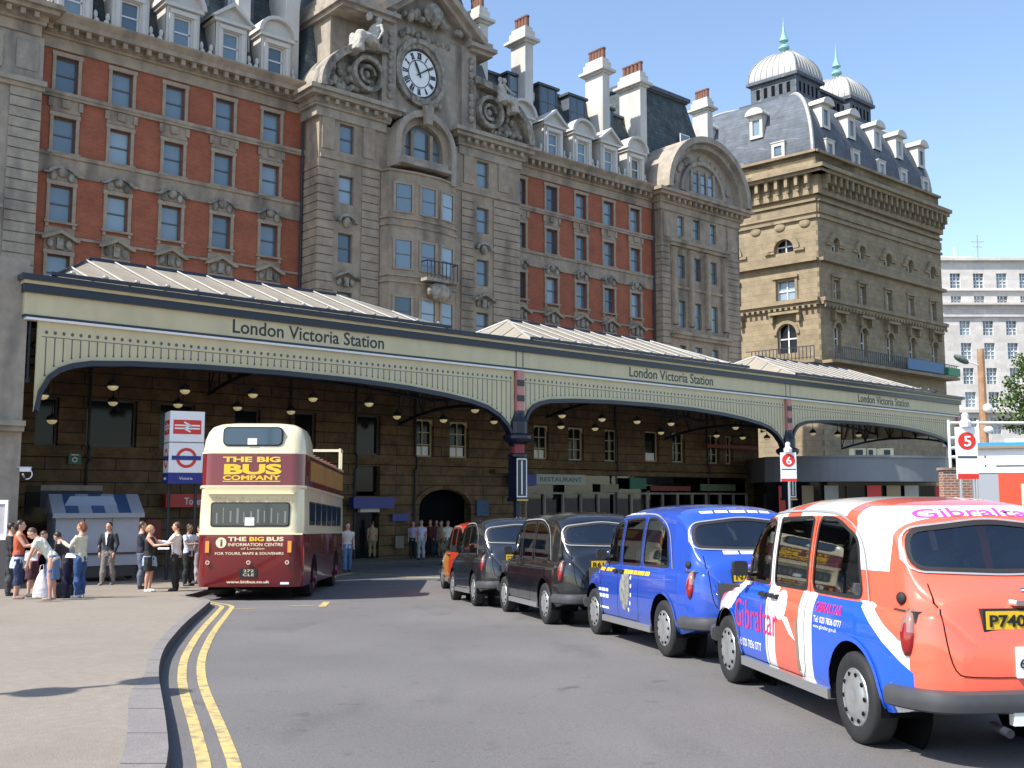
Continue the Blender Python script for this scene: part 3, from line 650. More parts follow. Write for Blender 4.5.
for x in (5.2, 7.4, 9.6, 11.8, 29.0, 31.4, 33.8, 36.2): dormer(x, 23.85, FY+1.55, 'lead', hotel)
# --- chimney stacks: slabs that run back through the roof
def chimney(x, y, z0, z1, w, d, pots=5, label=None):
    c = MB(); c.box(x-w/2, x+w/2, y, y+d, z0, z1-1.7)
    c.box(x-w/2-.12, x+w/2+.12, y-.12, y+d+.12, z1-1.7, z1-1.58); c.box(x-w/2-.3, x+w/2+.3, y-.3, y+d+.3, z1-1.58, z1-1.42); c.box(x-w/2-.08, x+w/2+.08, y-.08, y+d+.08, z1-1.42, z1-.95); c.box(x-w/2+.02, x+w/2-.02, y+.02, y+d-.02, z1-.95, z1-.7)
    o = c.build('chimney_stack', M['stone_white'], hotel)
    for k in range(pots):
        p = MB(); yy_ = y+.22+(d-.44)*k/max(1, pots-1); p.lathe([(.15, z1-.7), (.14, z1-.1), (.17, z1-.1), (.17, z1)], 10, (x, yy_)); p.build('chimney_pot', M['terracotta'], o)
def chimney_px(uL, uR, vt, y, z0, w=.62, pots=5):
    s1, z1 = onq(uR, vt, -y); s0 = s1-w; r = ray(uL, vt); k = r[0]/r[1]        # plane of constant s0: find where it passes column uL
    # point = O + s0*e + q*n ; X = k*Y
    q = (k*(OY+s0*E2[1])-(OX+s0*E2[0]))/(N2[0]-k*N2[1]); chimney((s0+s1)/2, y, z0, z1, w, max(.9, -q-y), pots)
chimney_px(467, 488, -4, 10.9, 20.6, .6, 4); chimney_px(511, 533, 16, 10.9, 20.6, .6, 4); chimney_px(585, 609, 48, 10.9, 20.6, .6, 5); chimney_px(619, 646, 62, 10.9, 20.6, .6, 5); chimney_px(692, 712, 89, 14.0, 19, .6, 5)
chimney(14.0, 10.5, 20.6, 29.0, .7, 1.7, 4); chimney(11.75, 10.9, 20.7, 29.5, .6, 1.6, 4)
pw = MB(); pw.box(46.4, 46.9, EY+2, FY+8, -1.6, 22.0); pw.box(46.4, 48.5, FY+3, FY+9, -1.6, 17); pw.build('party_wall', M['red_brick'], hotel)
bb = MB(); bb.box(2.7, 46.4, FY+.8, FY+10, -1.6, 20.5); bb.box(-16, 2.6, LP+.6, LP+9, -1.6, 20.5); bb.build('building_core', M['stone'], hotel)
for x_, y_ in ((46.95, EY+.4), (14.3, FY-.15), (38.6, FY-.15)): pl = MB(); pl.tube([(x_, y_, 20), (x_, y_, 8)], .06, 8); pl.build('downpipe', M['dark_iron'], hotel)
for x_ in (4.7, 13.2, 16.5, 19.8, 26.2, 33.5, 41.6):
    pl = MB(); pl.tube([(x_, WF-.1, 8.2), (x_, WF-.1, 3.7), (x_, WF-.24, 3.5), (x_, WF-.24, 3.2), (x_, WF-.1, 3.0), (x_, WF-.1, -1.1)], .055, 8); pl.build('drainpipe', M['dark_iron'], hotel)
# ---------------------------------------------------------------- the station canopy
canopy = empty('station_canopy', (OX, OY, 0), R(90)-TH, 'cream and navy iron canopy with arched valances and glazed hipped roofs', 'canopy')
SP = 18.77
fa = MB()                     # fascia: base board, blue band, cream strip, dark gutter
fa.box(-.25, 56.5, -.12, .12, 6.98, 7.62, 0); fa.box(-.3, 56.55, -.24, .14, 7.62, 7.86, 1); fa.box(-.33, 56.6, -.29, .16, 7.86, 7.96, 0); fa.box(-.42, 56.7, -.42, .3, 7.96, 8.12, 1)
fa.box(-.25, 56.5, -.15, .14, 6.90, 6.98, 1); fa.box(-.2, 56.45, -.17, .12, 6.83, 6.90, 2)
for k in range(1, 3): fa.box(SP*k-.2, SP*k-.17, -.135, -.12, 6.98, 7.62, 1); fa.box(SP*k+.17, SP*k+.2, -.135, -.12, 6.98, 7.62, 1)
fa.build('fascia', [M['cream_paint'], M['navy_paint'], M['white_paint']], canopy)
sd_ = MB()
for x in (-.25, 56.35):
    sd_ = MB(); sd_.box(x, x+.15, .12, 8.3, 6.98, 7.96, 0); sd_.box(x-.05, x+.2, .12, 8.3, 7.96, 8.1, 1); sd_.box(x, x+.15, .12, 8.3, 5.7, 6.9, 0)
    sd_.build('side_fascia', [M['cream_paint'], M['navy_paint']], canopy)
AP = [(.17, 4.2), (.26, 4.75), (.5, 5.22), (.8, 5.47), (1.15, 5.62), (1.7, 5.74), (3, 5.84), (5.2, 5.92), (8, 5.95), (11, 5.91), (13.3, 5.80), (15.0, 5.65), (16.3, 5.48), (17.1, 5.30), (17.75, 5.0), (18.2, 4.62), (18.45, 4.2), (18.55, 3.8)]
for k in range(3):
    x0 = SP*k; v = MB()
    v.prism([(x0+.17, 6.84)]+[(x0+x, z) for x, z in AP]+[(x0+18.55, 6.84)], 'y', -.04, .04); va = v.build('valance', M['cream_paint'], canopy)
    v = MB(); pts = [(x0+x, 0, z) for x, z in AP]
    for a, b in zip(pts, pts[1:]):
        d = Vector((b[0]-a[0], b[2]-a[2])).normalized(); n = Vector((d.y, -d.x))
        v.prism([(a[0], a[2]+.05), (b[0], b[2]+.05), (b[0]+n.x*.1, b[2]+n.y*.12), (a[0]+n.x*.1, a[2]+n.y*.12)], 'y', -.16, .16)
    v.build('arch_rib', M['navy_paint'], canopy)
    v = MB(); n = 74
    def zb(x):
        for (a, za), (b, zb_) in zip(AP, AP[1:]):
            if x <= b: return za+(zb_-za)*(x-a)/(b-a)
        return 4
    for i in range(n):
        x = .42+i*(17.95/(n-1)); c = x0+x
        v.prism([(c+.052*math.cos(t*math.pi/3), 6.52+.06*math.sin(t*math.pi/3)) for t in range(6)], 'y', -.044, -.0405)
        zl = max(zb(x)+.2, 4.9); v.box(c-.016, c+.016, -.044, -.0405, zl, 6.37); v.prism([(c+.035*math.cos(t*math.pi/3), zl+.04*math.sin(t*math.pi/3)) for t in range(6)], 'y', -.047, -.0405)
    v.box(x0+.3, x0+18.4, -.048, -.0405, 6.375, 6.395)
    v.build('piercing', M['sash_dark'], canopy)
# glazed roofs
for k in range(3):
    x0 = SP*k
    e = [(x0+.45, -.35), (x0+14.9, -.35), (x0+14.9, 8.2), (x0+.45, 8.2)]; rx0, rx1, ry, rz = x0+2.95, x0+12.6, 4.0, 9.75; ez = 8.13
    if k == 0: pass
    rf = MB()
    A, B, C, D = [(p[0], p[1], ez) for p in e]; P, Q = (rx0, ry, rz), (rx1, ry, rz)
    rf.add([A, B, Q, P], [(0, 1, 2, 3)]); rf.add([C, D, P, Q], [(0, 1, 2, 3)]); rf.add([D, A, P], [(0, 1, 2)]); rf.add([B, C, Q], [(0, 1, 2)])
    ro = rf.build('glazed_roof', M['canopy_glass'], canopy)
    gb_ = MB(); up = .04
    def bar(a, b, r=.035, m=0): gb_.tube([(a[0], a[1], a[2]+up), (b[0], b[1], b[2]+up)], r, 4, m)
    n = 13
    for i in range(1, n):
        xe = x0+.45+14.45*i/n
        xr = min(max(xe-.2, rx0), rx1); 
        t = 1.0
        if xe < rx0: t = (xe-A[0])/(rx0-A[0]); top = (xe, A[1]+(ry-A[1])*t, ez+(rz-ez)*t)
        elif xe > rx1: t = (B[0]-xe)/(B[0]-rx1); top = (xe, B[1]+(ry-B[1])*t, ez+(rz-ez)*t)
        else: top = (xe, ry, rz)
        bar((xe, -.35, ez), top); bar((xe, 8.2, ez), (xe, 8.2-(top[1]+.35)*4.2/4.35, top[2]))
    for i in range(1, 6):
        y = -.35+8.55*i/6; t = (y+.35)/4.35 if y < ry else (8.2-y)/4.2
        bar((A[0], y, ez), (A[0]+(rx0-A[0])*t, y, ez+(rz-ez)*t)); bar((B[0], y, ez), (B[0]+(rx1-B[0])*t, y, ez+(rz-ez)*t))
    gb_.build('glazing_bars', M['lead_rib'], ro)
    rd = MB(); rd.tube([P, Q], .1, 6)
    for a, b in ((A, P), (D, P), (B, Q), (C, Q)): rd.tube([a, b], .07, 6, 1 if k else 0)
    rd.box(A[0]-.1, B[0]+.1, -.5, -.38, 8.14, 8.24)
    for i in range(15): x = A[0]+.5+i*.96; rd.ball((x, -.46, 8.28), .09, .05, .06, 6, 4, 1)
    rd.build('ridge', [M['navy_paint'], M['lead_rib']], ro)
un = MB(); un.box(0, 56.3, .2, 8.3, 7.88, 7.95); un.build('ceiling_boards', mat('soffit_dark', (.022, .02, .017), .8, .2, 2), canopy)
# lattice girders across the depth and along the back
def girder(mb, p0, p1, z0, z1, n, r=.055):
    p0, p1 = Vector(p0), Vector(p1)
    P = [p0.lerp(p1, i/n) for i in range(n+1)]
    lo = [Vector((p.x, p.y, z0+(z1-z0)*.0+ (.9*(2*i/n-1)**4 if False else 0))) for i, p in enumerate(P)]
    zl = [z0-.0+.55*(1-(2*i/n-1)**2) for i in range(n+1)]
    lo = [Vector((p.x, p.y, z)) for p, z in zip(P, zl)]; hi = [Vector((p.x, p.y, z1)) for p in P]
    mb.tube(lo, r*1.4, 6); mb.tube(hi, r*1.4, 6)
    for i in range(n+1): mb.tube([lo[i], hi[i]], r*.7, 4)
    for i in range(n): mb.tube([lo[i], hi[i+1]] if i % 2 else [hi[i], lo[i+1]], r*.7, 4)
for k in range(0, 7):
    x = SP*k/2; gm = MB(); girder(gm, (x, .1, 0), (x, 8.3, 0), 5.9 if k % 2 else 5.1, 7.8, 9); gm.build('girder', M['dark_iron'], canopy)
for y in (2.9, 5.7):
    for k in range(3): gm = MB(); girder(gm, (SP*k, y, 0), (SP*(k+1), y, 0), 6.0, 7.8, 16); gm.build('girder', M['dark_iron'], canopy)
# columns
for k in range(1, 4):
    x = SP*k; g0 = gz(sqz(x, 0).y)-.05; c = MB()
    c.box(x-.17, x+.17, -.2, .18, 3.85, 6.85, 0)
    for j in range(4): c.box(x-.19, x+.19, -.215, -.19, 4.35+j*.62, 4.6+j*.62, 1)
    c.lathe([(.25, 3.3), (.42, 3.36), (.42, 3.45), (.28, 3.5), (.28, 3.85), (.5, 3.95), (.6, 4.08), (.6, 4.2), (.42, 4.3), (.42, 4.75), (.3, 4.95), (.2, 5.2)], 16, (x, 0), 1)
    c.lathe([(.29, 3.5), (.29, 3.85)], 16, (x, 0), 4)
    c.box(x-.27, x+.27, -.25, .25, 1.7, 3.3, 1)
    for sx in (-1, 1): c.box(x+sx*.25-.02, x+sx*.25+.02, -.27, -.25, 1.75, 3.28, 2)
    c.box(x-.27, x+.27, -.268, -.25, 3.24, 3.29, 2); c.box(x-.27, x+.27, -.268, -.25, 1.74, 1.79, 2); c.box(x-.03, x+.03, -.27, -.25, 1.85, 3.2, 2)
    c.box(x-.31, x+.31, -.3, .3, 1.58, 1.7, 1); c.box(x-.3, x+.3, -.305, -.3, 1.6, 1.66, 3)
    c.lathe([(.17, 1.58), (.17, 1.0), (.2, .2), (.25, .1), (.25, g0+.5), (.36, g0+.4), (.36, g0)], 14, (x, 0), 1)
    for sy in (1,): c.tube([(x, .2, 4.2), (x, .8, 5.3), (x, 1.9, 5.9)], .06, 6, 1)
    c.build('column', [M['pink_paint'], M['navy_paint'], M['white_paint'], M['yellow_paint_trim'], mat('maroon', (.25, .03, .04), .5)], canopy)
def text_mesh(body, size, mats, extrude=.004, bold=0.0, sx=1.0, align='LEFT', spacing=1.0):
    cu = bpy.data.curves.new('lettering', 'FONT'); cu.body = body; cu.size = size; cu.extrude = extrude; cu.offset = bold; cu.resolution_u = 3; cu.align_x = align; cu.space_character = spacing
    ob = bpy.data.objects.new('lettering', cu); COL.objects.link(ob); bpy.context.view_layer.update()
    me = bpy.data.meshes.new_from_object(ob.evaluated_get(bpy.context.evaluated_depsgraph_get())); me.name = 'lettering'
    bpy.data.objects.remove(ob); bpy.data.curves.remove(cu)
    for v in me.vertices: v.co.x *= sx
    me.materials.clear(); me.materials.append(mats); return me
def put_text(body, size, mt, par, loc, rot=(90, 0, 0), width=None, bold=0.0, align='LEFT', name='lettering', extrude=.004, height=None):
    me = text_mesh(body, size, mt, extrude, bold, 1.0, align)
    xs = [v.co.x for v in me.vertices]; w = max(xs)-min(xs)
    if width:
        k = width/w
        for v in me.vertices: v.co.x *= k
    if height:
        yv = [v.co.y for v in me.vertices]; k = height/(max(yv)-min(yv))
        for v in me.vertices: v.co.y *= k
    o = bpy.data.objects.new(name, me); COL.objects.link(o); o.parent = par; o.location = loc; o.rotation_euler = [R(a) for a in rot]; return o
for x, w in ((6.17, 5.95), (25.3, 5.95), (44.35, 5.7)):
    put_text('London Victoria Station', .6, M['black_paint'], canopy, (x, -.125, 7.11), width=w, bold=.006, height=.46)
# hanging lamps
LAMPS = [((113, 386), 2.6), ((43, 395), 2.4), ((113, 402), 6.4), ((52, 420), 6.5), ((185, 390), 2.6), ((178, 404), 5.6), ((253, 394), 2.6), ((237.5, 407), 5.8), ((313, 398), 2.6), ((291, 411), 5.6), ((369, 403), 2.4), ((397, 416), 5.5), ((443.6, 419.5), 5.6), ((475, 409.5), 2.4), ((494, 421), 5.6),
         ((562, 415), 2.4), ((561, 426), 5.6), ((602, 418.6), 2.4), ((595, 428), 5.6), ((637, 421), 2.4), ((661, 432), 6), ((671, 423), 2.4), ((735.6, 427), 2.4), ((716.6, 435), 5.6), ((742.7, 437), 5.6), ((764, 428.6), 2.4), ((767, 438), 5.4), ((813, 433), 2.4), ((837.7, 434.5), 2.4), ((858.6, 434.5), 2.4)]
lm = MB(); lm.ball((0, 0, 0), .175, .175, .15, 14, 8, 0); lm1 = lm.mesh('globe', M['brass_lamp'], True)
lm = MB(); lm.lathe([(.2, -.01), (.2, .03), (.15, .13), (.04, .2), (.02, .3)], 14); lm2 = lm.mesh('shade', M['dark_iron'])
proto = None
rank = {}
for i, ((u, v), y) in enumerate(LAMPS):
    s, z = onq(u, v, -y); p = sqz(s, -y, z); d = 7.85-z
    o = empty('pendant_lamp', p, 0, None, 'lamp', 'globe lamps hanging under the station canopy')
    link(lm1, 'globe', o); link(lm2, 'shade', o); r_ = MB(); r_.tube([(0, 0, .28), (0, 0, d)], .015, 5); r_.build('rod', M['dark_iron'], o)
    row = 'front' if y < 4 else 'back'; n = rank.get(row, 0)+1; rank[row] = n; o['_s'] = s; o['_row'] = row; o['_i'] = i
ordn = ['first', 'second', 'third', 'fourth', 'fifth', 'sixth', 'seventh', 'eighth', 'ninth', 'tenth', 'eleventh', 'twelfth', 'thirteenth', 'fourteenth', 'fifteenth', 'sixteenth', 'seventeenth', 'eighteenth', 'nineteenth']
for row in ('front', 'back'):
    L = sorted([o for o in bpy.data.objects if o.name.startswith('pendant_lamp') and o.get('_row') == row], key=lambda o: o['_s'])
    for i, o in enumerate(L):
        o['label'] = 'gold globe lamp hanging under the canopy, %s from the left in the %s row' % (ordn[i], row)
        for k in ('_s', '_row', '_i'): del o[k]

# ---------------------------------------------------------------- corner hotel on the right (yellow stone, domed roof)
GC = Vector((24.4, 82.0, 0)); GA = Vector((E2[0], E2[1], 0)); GB = Vector((-math.sin(R(47.8)), math.cos(R(47.8)), 0))
gros = empty('domed_hotel', (GC.x, GC.y, -1.4), 0, 'yellow stone corner hotel with curved lead roof and two domed turrets', 'hotel')
ZO = 1.4
def gzv(v): return zat(v, 82.0, 825)+ZO          # height (above the root) that shows at row v on the corner
def GM(origin, ax, ay):                          # matrix: x along ax, y along ay (away from the face), z up
    m_ = Matrix.Identity(4)
    for i in range(3): m_[i][0] = ax[i]; m_[i][1] = ay[i]; m_[i][2] = (0, 0, 1)[i]; m_[i][3] = origin[i]
    return m_
def face_matrix(side):
    if side == 'long': return GM(Vector((0, 0, 0)), GA, Vector((-math.cos(TH), math.sin(TH), 0)))
    nb = Vector((GB.y, -GB.x, 0)); nb = nb if nb.dot(GA) > 0 else -nb
    return GM(Vector((0, 0, 0)), GB, nb)
def a_of(u, side):
    d = GA if side == 'long' else GB; k = (u-512)/FPX/cp*1.0
    r = ray(u, 300); k = r[0]/r[1]
    return (k*GC.y-GC.x)/(d.x-k*d.y)
LL, LB = 20.3, 15.0
zpar, zcor, zfr1, zfr2, zstr, zband, zbal = gzv(152), gzv(171), gzv(200), gzv(216), gzv(259), gzv(299), gzv(360)
print('gros', zpar, zcor, zfr2, zstr, zband, zbal, [round(a_of(u, 'long'), 2) for u in (836.5, 862.5, 888.5, 910.5, 932.5, 947)], [round(a_of(u, 'short'), 2) for u in (796, 776, 735)])
WL = [a_of(u, 'long') for u in (836.5, 862.5, 888.5, 910.5, 932.5)]
rowsG = [(gzv(247), gzv(234), 'arch'), (gzv(296), gzv(276), 'rect'), (gzv(350), gzv(320), 'arch')]
def gface(side, L, cols, w):
    T = face_matrix(side); b = MB(); b.T = T
    ops = []
    for c in cols:
        for z0, z1, kd in rowsG: ops.append((c-w/2, c+w/2, z0, z1+(.0)))
        ops.append((c-w/2, c+w/2, gzv(375)-3, gzv(375)-.6))
    b.wall(0, L, 0, zpar, 0, ops, .45); wl_ = b.build('wall', M['yellow_stone'], gros)
    t = MB(); t.T = T
    t.box(-.02, L, -.5, 0, zband-.15, zband+.15); t.box(0, L, -.32, 0, zband-.4, zband-.15); t.box(-.02, L, -.45, 0, zstr-.12, zstr+.14); t.box(0, L, -.2, 0, zfr2-.1, zfr2+.12); t.box(0, L, -.25, 0, zfr1-.05, zfr1+.15); t.box(0, L, -.14, 0, zfr1-.95, zfr1-.25)
    t.box(-1.2, L, -1.3, 0, zcor-.1, zcor+.22); t.box(-1.0, L, -1.05, 0, zcor-.35, zcor-.1); t.box(-.3, L, -.35, 0, zcor-1.9, zcor-.36)
    n = int(L/.85)
    for i in range(n): x = (i+.5)*L/n; t.box(x-.14, x+.14, -.95, -.3, zcor-1.1, zcor-.36); t.box(x-.12, x+.12, -.7, -.3, zcor-1.5, zcor-1.1)
    n = int(L/.5)
    for i in range(n): x = (i+.5)*L/n; t.box(x-.11, x+.11, -.42, -.3, zband-.62, zband-.4)
    t.box(0, L, .0, .3, zpar-.6, zpar); t.box(-.15, L, -.3, .4, zpar, zpar+.2)
    t.box(0, L, -1.3, 0, zbal-.25, zbal)
    for c in cols:
        z0, z1, _ = rowsG[0]; ring(t, c, z1-w*.5, w*.5+.5, w*.5+.02, -.22, 0, 0, 180, 14); t.box(c-w/2-.9, c-w/2-.02, -.18, 0, z1-w*.5-.22, z1-w*.5); t.box(c+w/2+.02, c+w/2+.9, -.18, 0, z1-w*.5-.22, z1-w*.5)
        z0, z1, _ = rowsG[1]; t.box(c-w/2-.22, c-w/2, -.1, 0, z0, z1+.2); t.box(c+w/2, c+w/2+.22, -.1, 0, z0, z1+.2); t.box(c-w/2-.3, c+w/2+.3, -.22, 0, z1+.2, z1+.4); t.box(c-w/2-.3, c+w/2+.3, -.25, 0, z0-.2, z0)
        z0, z1, _ = rowsG[2]; t.box(c-w/2-.5, c+w/2+.5, -.55, 0, z1+.75, z1+.95); ring(t, c, z1-w*.5, w*.5+.28, w*.5+.02, -.15, 0, 0, 180, 12); t.box(c-w/2-.45, c-w/2-.2, -.4, 0, z1+.1, z1+.75); t.box(c+w/2+.2, c+w/2+.45, -.4, 0, z1+.1, z1+.75)
        ring(t, c, gzv(375)-1.2, w*.5+.6, w*.5+.1, -.2, 0, 0, 180, 12)
        for z1 in (rowsG[0][1], rowsG[2][1]):
            for sgn in (-1, 1): t.prism([(c+sgn*w/2, z1)]+[(c+sgn*w/2*math.cos(R(q)), z1-w*.5+w*.5*math.sin(R(q))) for q in range(0, 91, 15)]+[(c, z1)], 'y', .0, .3)
    if side == 'short' or True:
        for i in range(int(L/2.2)): t.ball((1.1+i*2.2, -.02, (zfr2+zstr)/2+1.4 if side == 'short' else zfr1-.6), .5, .16, .4)
    t.build('cornices', M['yellow_stone'], gros)
    for c in cols:
        for z0, z1, kd in rowsG+[(gzv(375)-3, gzv(375)-.6, 'arch')]:
            f = MB(); f.T = T; f.box(c-w/2, c-w/2+.1, .3, .38, z0, z1); f.box(c+w/2-.1, c+w/2, .3, .38, z0, z1); f.box(c-w/2+.1, c+w/2-.1, .3, .38, (z0+z1)/2-.05, (z0+z1)/2+.05); f.box(c-.05, c+.05, .3, .38, z0, z1)
            o = f.build('window', M['sash_white'], gros); p = MB(); p.T = T; p.box(c-w/2, c+w/2, .39, .41, z0, z1); p.build('pane', M['pane'] if kd == 'rect' and side == 'short' else M['dark_pane'], o)
    return T
TL = gface('long', LL, WL, .95)
TS = gface('short', LB, [a_of(786, 'short'), a_of(786, 'short')+5.2, a_of(786, 'short')+10], 1.7)
# balcony railing
rl = MB()
for T, L in ((TL, LL), (TS, 6.0)):
    rl.T = T; n = int(L/.32)
    rl.box(0, L, -1.24, -1.2, zbal+1.0, zbal+1.06); rl.box(0, L, -1.24, -1.2, zbal+.12, zbal+.17)
    for i in range(n): rl.box(i*.32, i*.32+.06, -1.24, -1.2, zbal, zbal+1.0)
rl.build('balcony_railing', M['dark_iron'], gros)
bs = MB(); bs.T = TL; bs.box(11.0, 17.3, -1.34, -1.28, zbal+.1, zbal+1.0); bs.build('blue_banner', mat('banner_blue', (.04, .13, .26), .5), gros)
bs = MB(); bs.T = TL; bs.box(17.8, 20.0, -1.5, -1.2, zbal+.05, zbal+.75); bs.build('planter', mat('planter_green', (.02, .2, .08), .5), gros)
core = MB()
def GP(a, b, z): p = GA*a+GB*b; return (p.x, p.y, z)
i0 = .5
for z0, z1 in ((0, zpar),):
    vs = [GP(i0, i0, z0), GP(LL-.02, i0, z0), GP(LL-.02, LB, z0), GP(i0, LB, z0), GP(i0, i0, z1-.05), GP(LL-.02, i0, z1-.05), GP(LL-.02, LB, z1-.05), GP(i0, LB, z1-.05)]
    core.add(vs, [(0, 3, 2, 1), (4, 5, 6, 7), (1, 2, 6, 5), (2, 3, 7, 6)])
core.build('core', M['yellow_stone'], gros)
# curved roof
rf = MB(); NR = 14; IA, IBB, H = 4.7, 4.9, 0; zr0 = zpar+.1; zr1 = zat(104, 88, 796)+ZO+.9; H = zr1-zr0
rings = []
for i in range(NR+1):
    t = R(90)*i/NR; ins = (1-math.cos(t)); rings.append([GP(.5+IA*ins, .5+IBB*ins, zr0+H*math.sin(t)), GP(LL-.3-3.6*ins, .5+IBB*ins, zr0+H*math.sin(t)), GP(LL-.3-3.6*ins, LB-.3-IBB*ins, zr0+H*math.sin(t)), GP(.5+IA*ins, LB-.3-IBB*ins, zr0+H*math.sin(t))])
vs = [p for r in rings for p in r]; fs = []
for i in range(NR):
    for k in range(4): fs.append((i*4+k, i*4+(k+1) % 4, (i+1)*4+(k+1) % 4, (i+1)*4+k))
fs.append(tuple(NR*4+k for k in range(4)))
rf.add(vs, fs)
ro = rf.build('curved_roof', M['lead_roof'], gros, True)
for k in range(4): hb = MB(); hb.tube([rings[i][k] for i in range(NR+1)], .16, 6); hb.build('hip_roll', M['lead_rib'], ro)
def inset_at(z): s_ = min(1, max(0, (z-zr0)/H)); return 1-math.sqrt(max(0, 1-s_*s_))
def gros_dormer(side, a, v, big):
    T = TL if side == 'long' else TS
    z = v; y = .5+(IBB if side == 'long' else IA)*inset_at(z); f = MB(); f.T = T
    if big:
        yb = .5+(IBB if side == 'long' else IA)*inset_at(z+1.8)+.2; y -= .15
        f.wall(a-.62, a+.62, z, z+2.0, y, [(a-.33, a+.33, z+.25, z+1.6)], .2); f.box(a-.62, a-.58, y, yb, z, z+2); f.box(a+.58, a+.62, y, yb, z, z+2)
        f.prism(arc(a, z+2.0, .85, 0, 180, 12, .62), 'y', y-.35, yb+.1)
    else:
        yb = y+1.0; y -= .1; f.wall(a-.62, a+.62, z, z+1.45, y, [(a-.34, a+.34, z+.3, z+1.15)], .15); f.box(a-.62, a-.58, y, yb, z, z+1.45); f.box(a+.58, a+.62, y, yb, z, z+1.45); f.box(a-.66, a+.66, y-.06, yb, z+1.45, z+1.53)
    o = f.build('dormer', M['stone_white'], ro); p = MB(); p.T = T; p.box(a-.4, a+.4, y+.12, y+.2, z+.2, z+(1.65 if big else 1.2)); p.build('pane', M['pane'], ro)
for a in WL: gros_dormer('long', a+.55, zr0+.2, False)
for a in WL: gros_dormer('long', a+.55, zr0+2.75, True)
for a in (3.3, 8.6, 13): gros_dormer('short', a+.2, zr0+.15, False)
gros_dormer('short', 5.6, zr0+2.5, True); gros_dormer('short', 10.6, zr0+2.5, True)
# turrets and link
def box4(mb, a0, a1, b0, b1, z0, z1, m=0):
    mb.add([GP(a0,b0,z0),GP(a1,b0,z0),GP(a1,b1,z0),GP(a0,b1,z0),GP(a0,b0,z1),GP(a1,b0,z1),GP(a1,b1,z1),GP(a0,b1,z1)], [(3,2,1,0),(4,5,6,7),(0,1,5,4),(1,2,6,5),(2,3,7,6),(3,0,4,7)], m)
zt = zr1; k8 = 88/FPX
lk = MB(); box4(lk, 9.1, 14.1, 5.5, 9.5, zt-.2, zt+1.9); box4(lk, 9.1, 14.1, 5.2, 9.8, zt+1.9, zt+2.15); box4(lk, 4.9, 18.2, 4.8, 10.1, zt-.05, zt+.3)
lk.build('roof_link', M['lead_roof'], gros)
vd = MB()
for i in range(6): box4(vd, 9.9+i*.65, 10.2+i*.65, 5.4, 5.51, zt+.7, zt+1.6)
vd.build('louvre', M['black_void'], gros)
for a0, a1, vt in ((6.1, 9.9, 52), (14.9, 18.6, 0)):
    b0, b1 = 5.2, 9.7; tu = MB()
    box4(tu, a0, a1, b0, b1, zt+.2, zt+2.4); box4(tu, a0-.12, a1+.12, b0-.12, b1+.12, zt+.3, zt+.5); box4(tu, a0-.3, a1+.3, b0-.3, b1+.3, zt+2.4, zt+2.7)
    t_o = tu.build('turret', M['lead_roof'], gros)
    vd = MB(); vd2 = MB()
    for i in range(5):
        bb_ = b0+.75+i*(b1-b0-1.5)/4; box4(vd, a0-.02, a0+.05, bb_-.17, bb_+.17, zt+1.0, zt+1.95)
        aa_ = a0+.6+i*(a1-a0-1.2)/4; box4(vd2, aa_-.13, aa_+.13, b0-.02, b0+.05, zt+1.0, zt+1.95)
    vd.build('louvre', M['black_void'], t_o); vd2.build('louvre', M['black_void'], t_o)
    do = MB(); n = 10; rr = []; hd = 2.75
    for i in range(n+1):
        t = R(90)*i/n; s_ = math.cos(t)**.85 if i < n else 0; am, bm2 = (a0+a1)/2, (b0+b1)/2
        rr.append([GP(am+(a1-a0+.3)/2*s_*x, bm2+(b1-b0+.3)/2*s_*y, zt+2.7+hd*math.sin(t)) for x, y in ((-1, -1), (1, -1), (1, 1), (-1, 1))])
    vs = [p for r in rr for p in r]; fs = [(i*4+k, i*4+(k+1) % 4, (i+1)*4+(k+1) % 4, (i+1)*4+k) for i in range(n) for k in range(4)]
    do.add(vs, fs); d_o = do.build('dome', mat('dome_lead', (.33, .33, .32), .5, .2, 2), t_o, True)
    rb = MB()
    for k in range(4):
        for j in range(9):
            f_ = j/8; pts = []
            for i in range(n+1):
                p, q = Vector(rr[i][k]), Vector(rr[i][(k+1) % 4]); pts.append(p.lerp(q, f_))
            rb.tube(pts[:n], .07, 4)
    rb.build('dome_ribs', mat('dome_rib', (.37, .37, .35), .5), d_o)
    c = GP((a0+a1)/2, (b0+b1)/2, 0); zz = zt+2.7+hd; fi = MB()
    fi.lathe([(.5, zz-.35), (.35, zz), (.18, zz+.2), (.2, zz+.35), (.5, zz+.5), (.5, zz+.65), (.25, zz+.85), (.1, zz+.95), (.16, zz+1.2), (.42, zz+1.25), (.34, zz+1.45), (.15, zz+2.0), (.05, zz+2.9), (.012, zz+3.6)], 12, (c[0], c[1])); fi.build('finial', M['copper_green'], t_o, True)

# ---------------------------------------------------------------- white office block far right
D = 135.0; pw_ = D/FPX
wb = empty('white_office_block', (at_depth(944, 400, D).x, D, -1.4), 0, 'pale stone office block with rows of small windows behind the corner hotel', 'office building')
wz = lambda v: zat(v, D, 985)+1.4
wx = lambda u: at_depth(u, 350, D).x-at_depth(944, 400, D).x
b = MB(); ops = []; wins = []
for r_i, (v0, v1, us) in enumerate([(273.4, 288, 958.5), (296, 304, 958.5), (321, 335, 966), (343, 359, 966.5), (368, 384, 967.5), (392, 407, 968.5), (418, 434, 969), (445, 462, 969)]):
    for k in range(-1, 8):
        u = us+23.3*k; x0, x1 = wx(u-5.3), wx(u+5.3); op = (x0, x1, wz(v1), wz(v0))
        if x0 > .3: ops.append(op)
b.wall(0, wx(1130), 0, wz(261), 0, ops, .5); b.add([(0, 0, 0), (0, 20, 0), (0, 20, wz(261)), (0, 0, wz(261))], [(0, 3, 2, 1)]); b.box(.05, wx(1130), .6, 20, 0, wz(261)-.1)
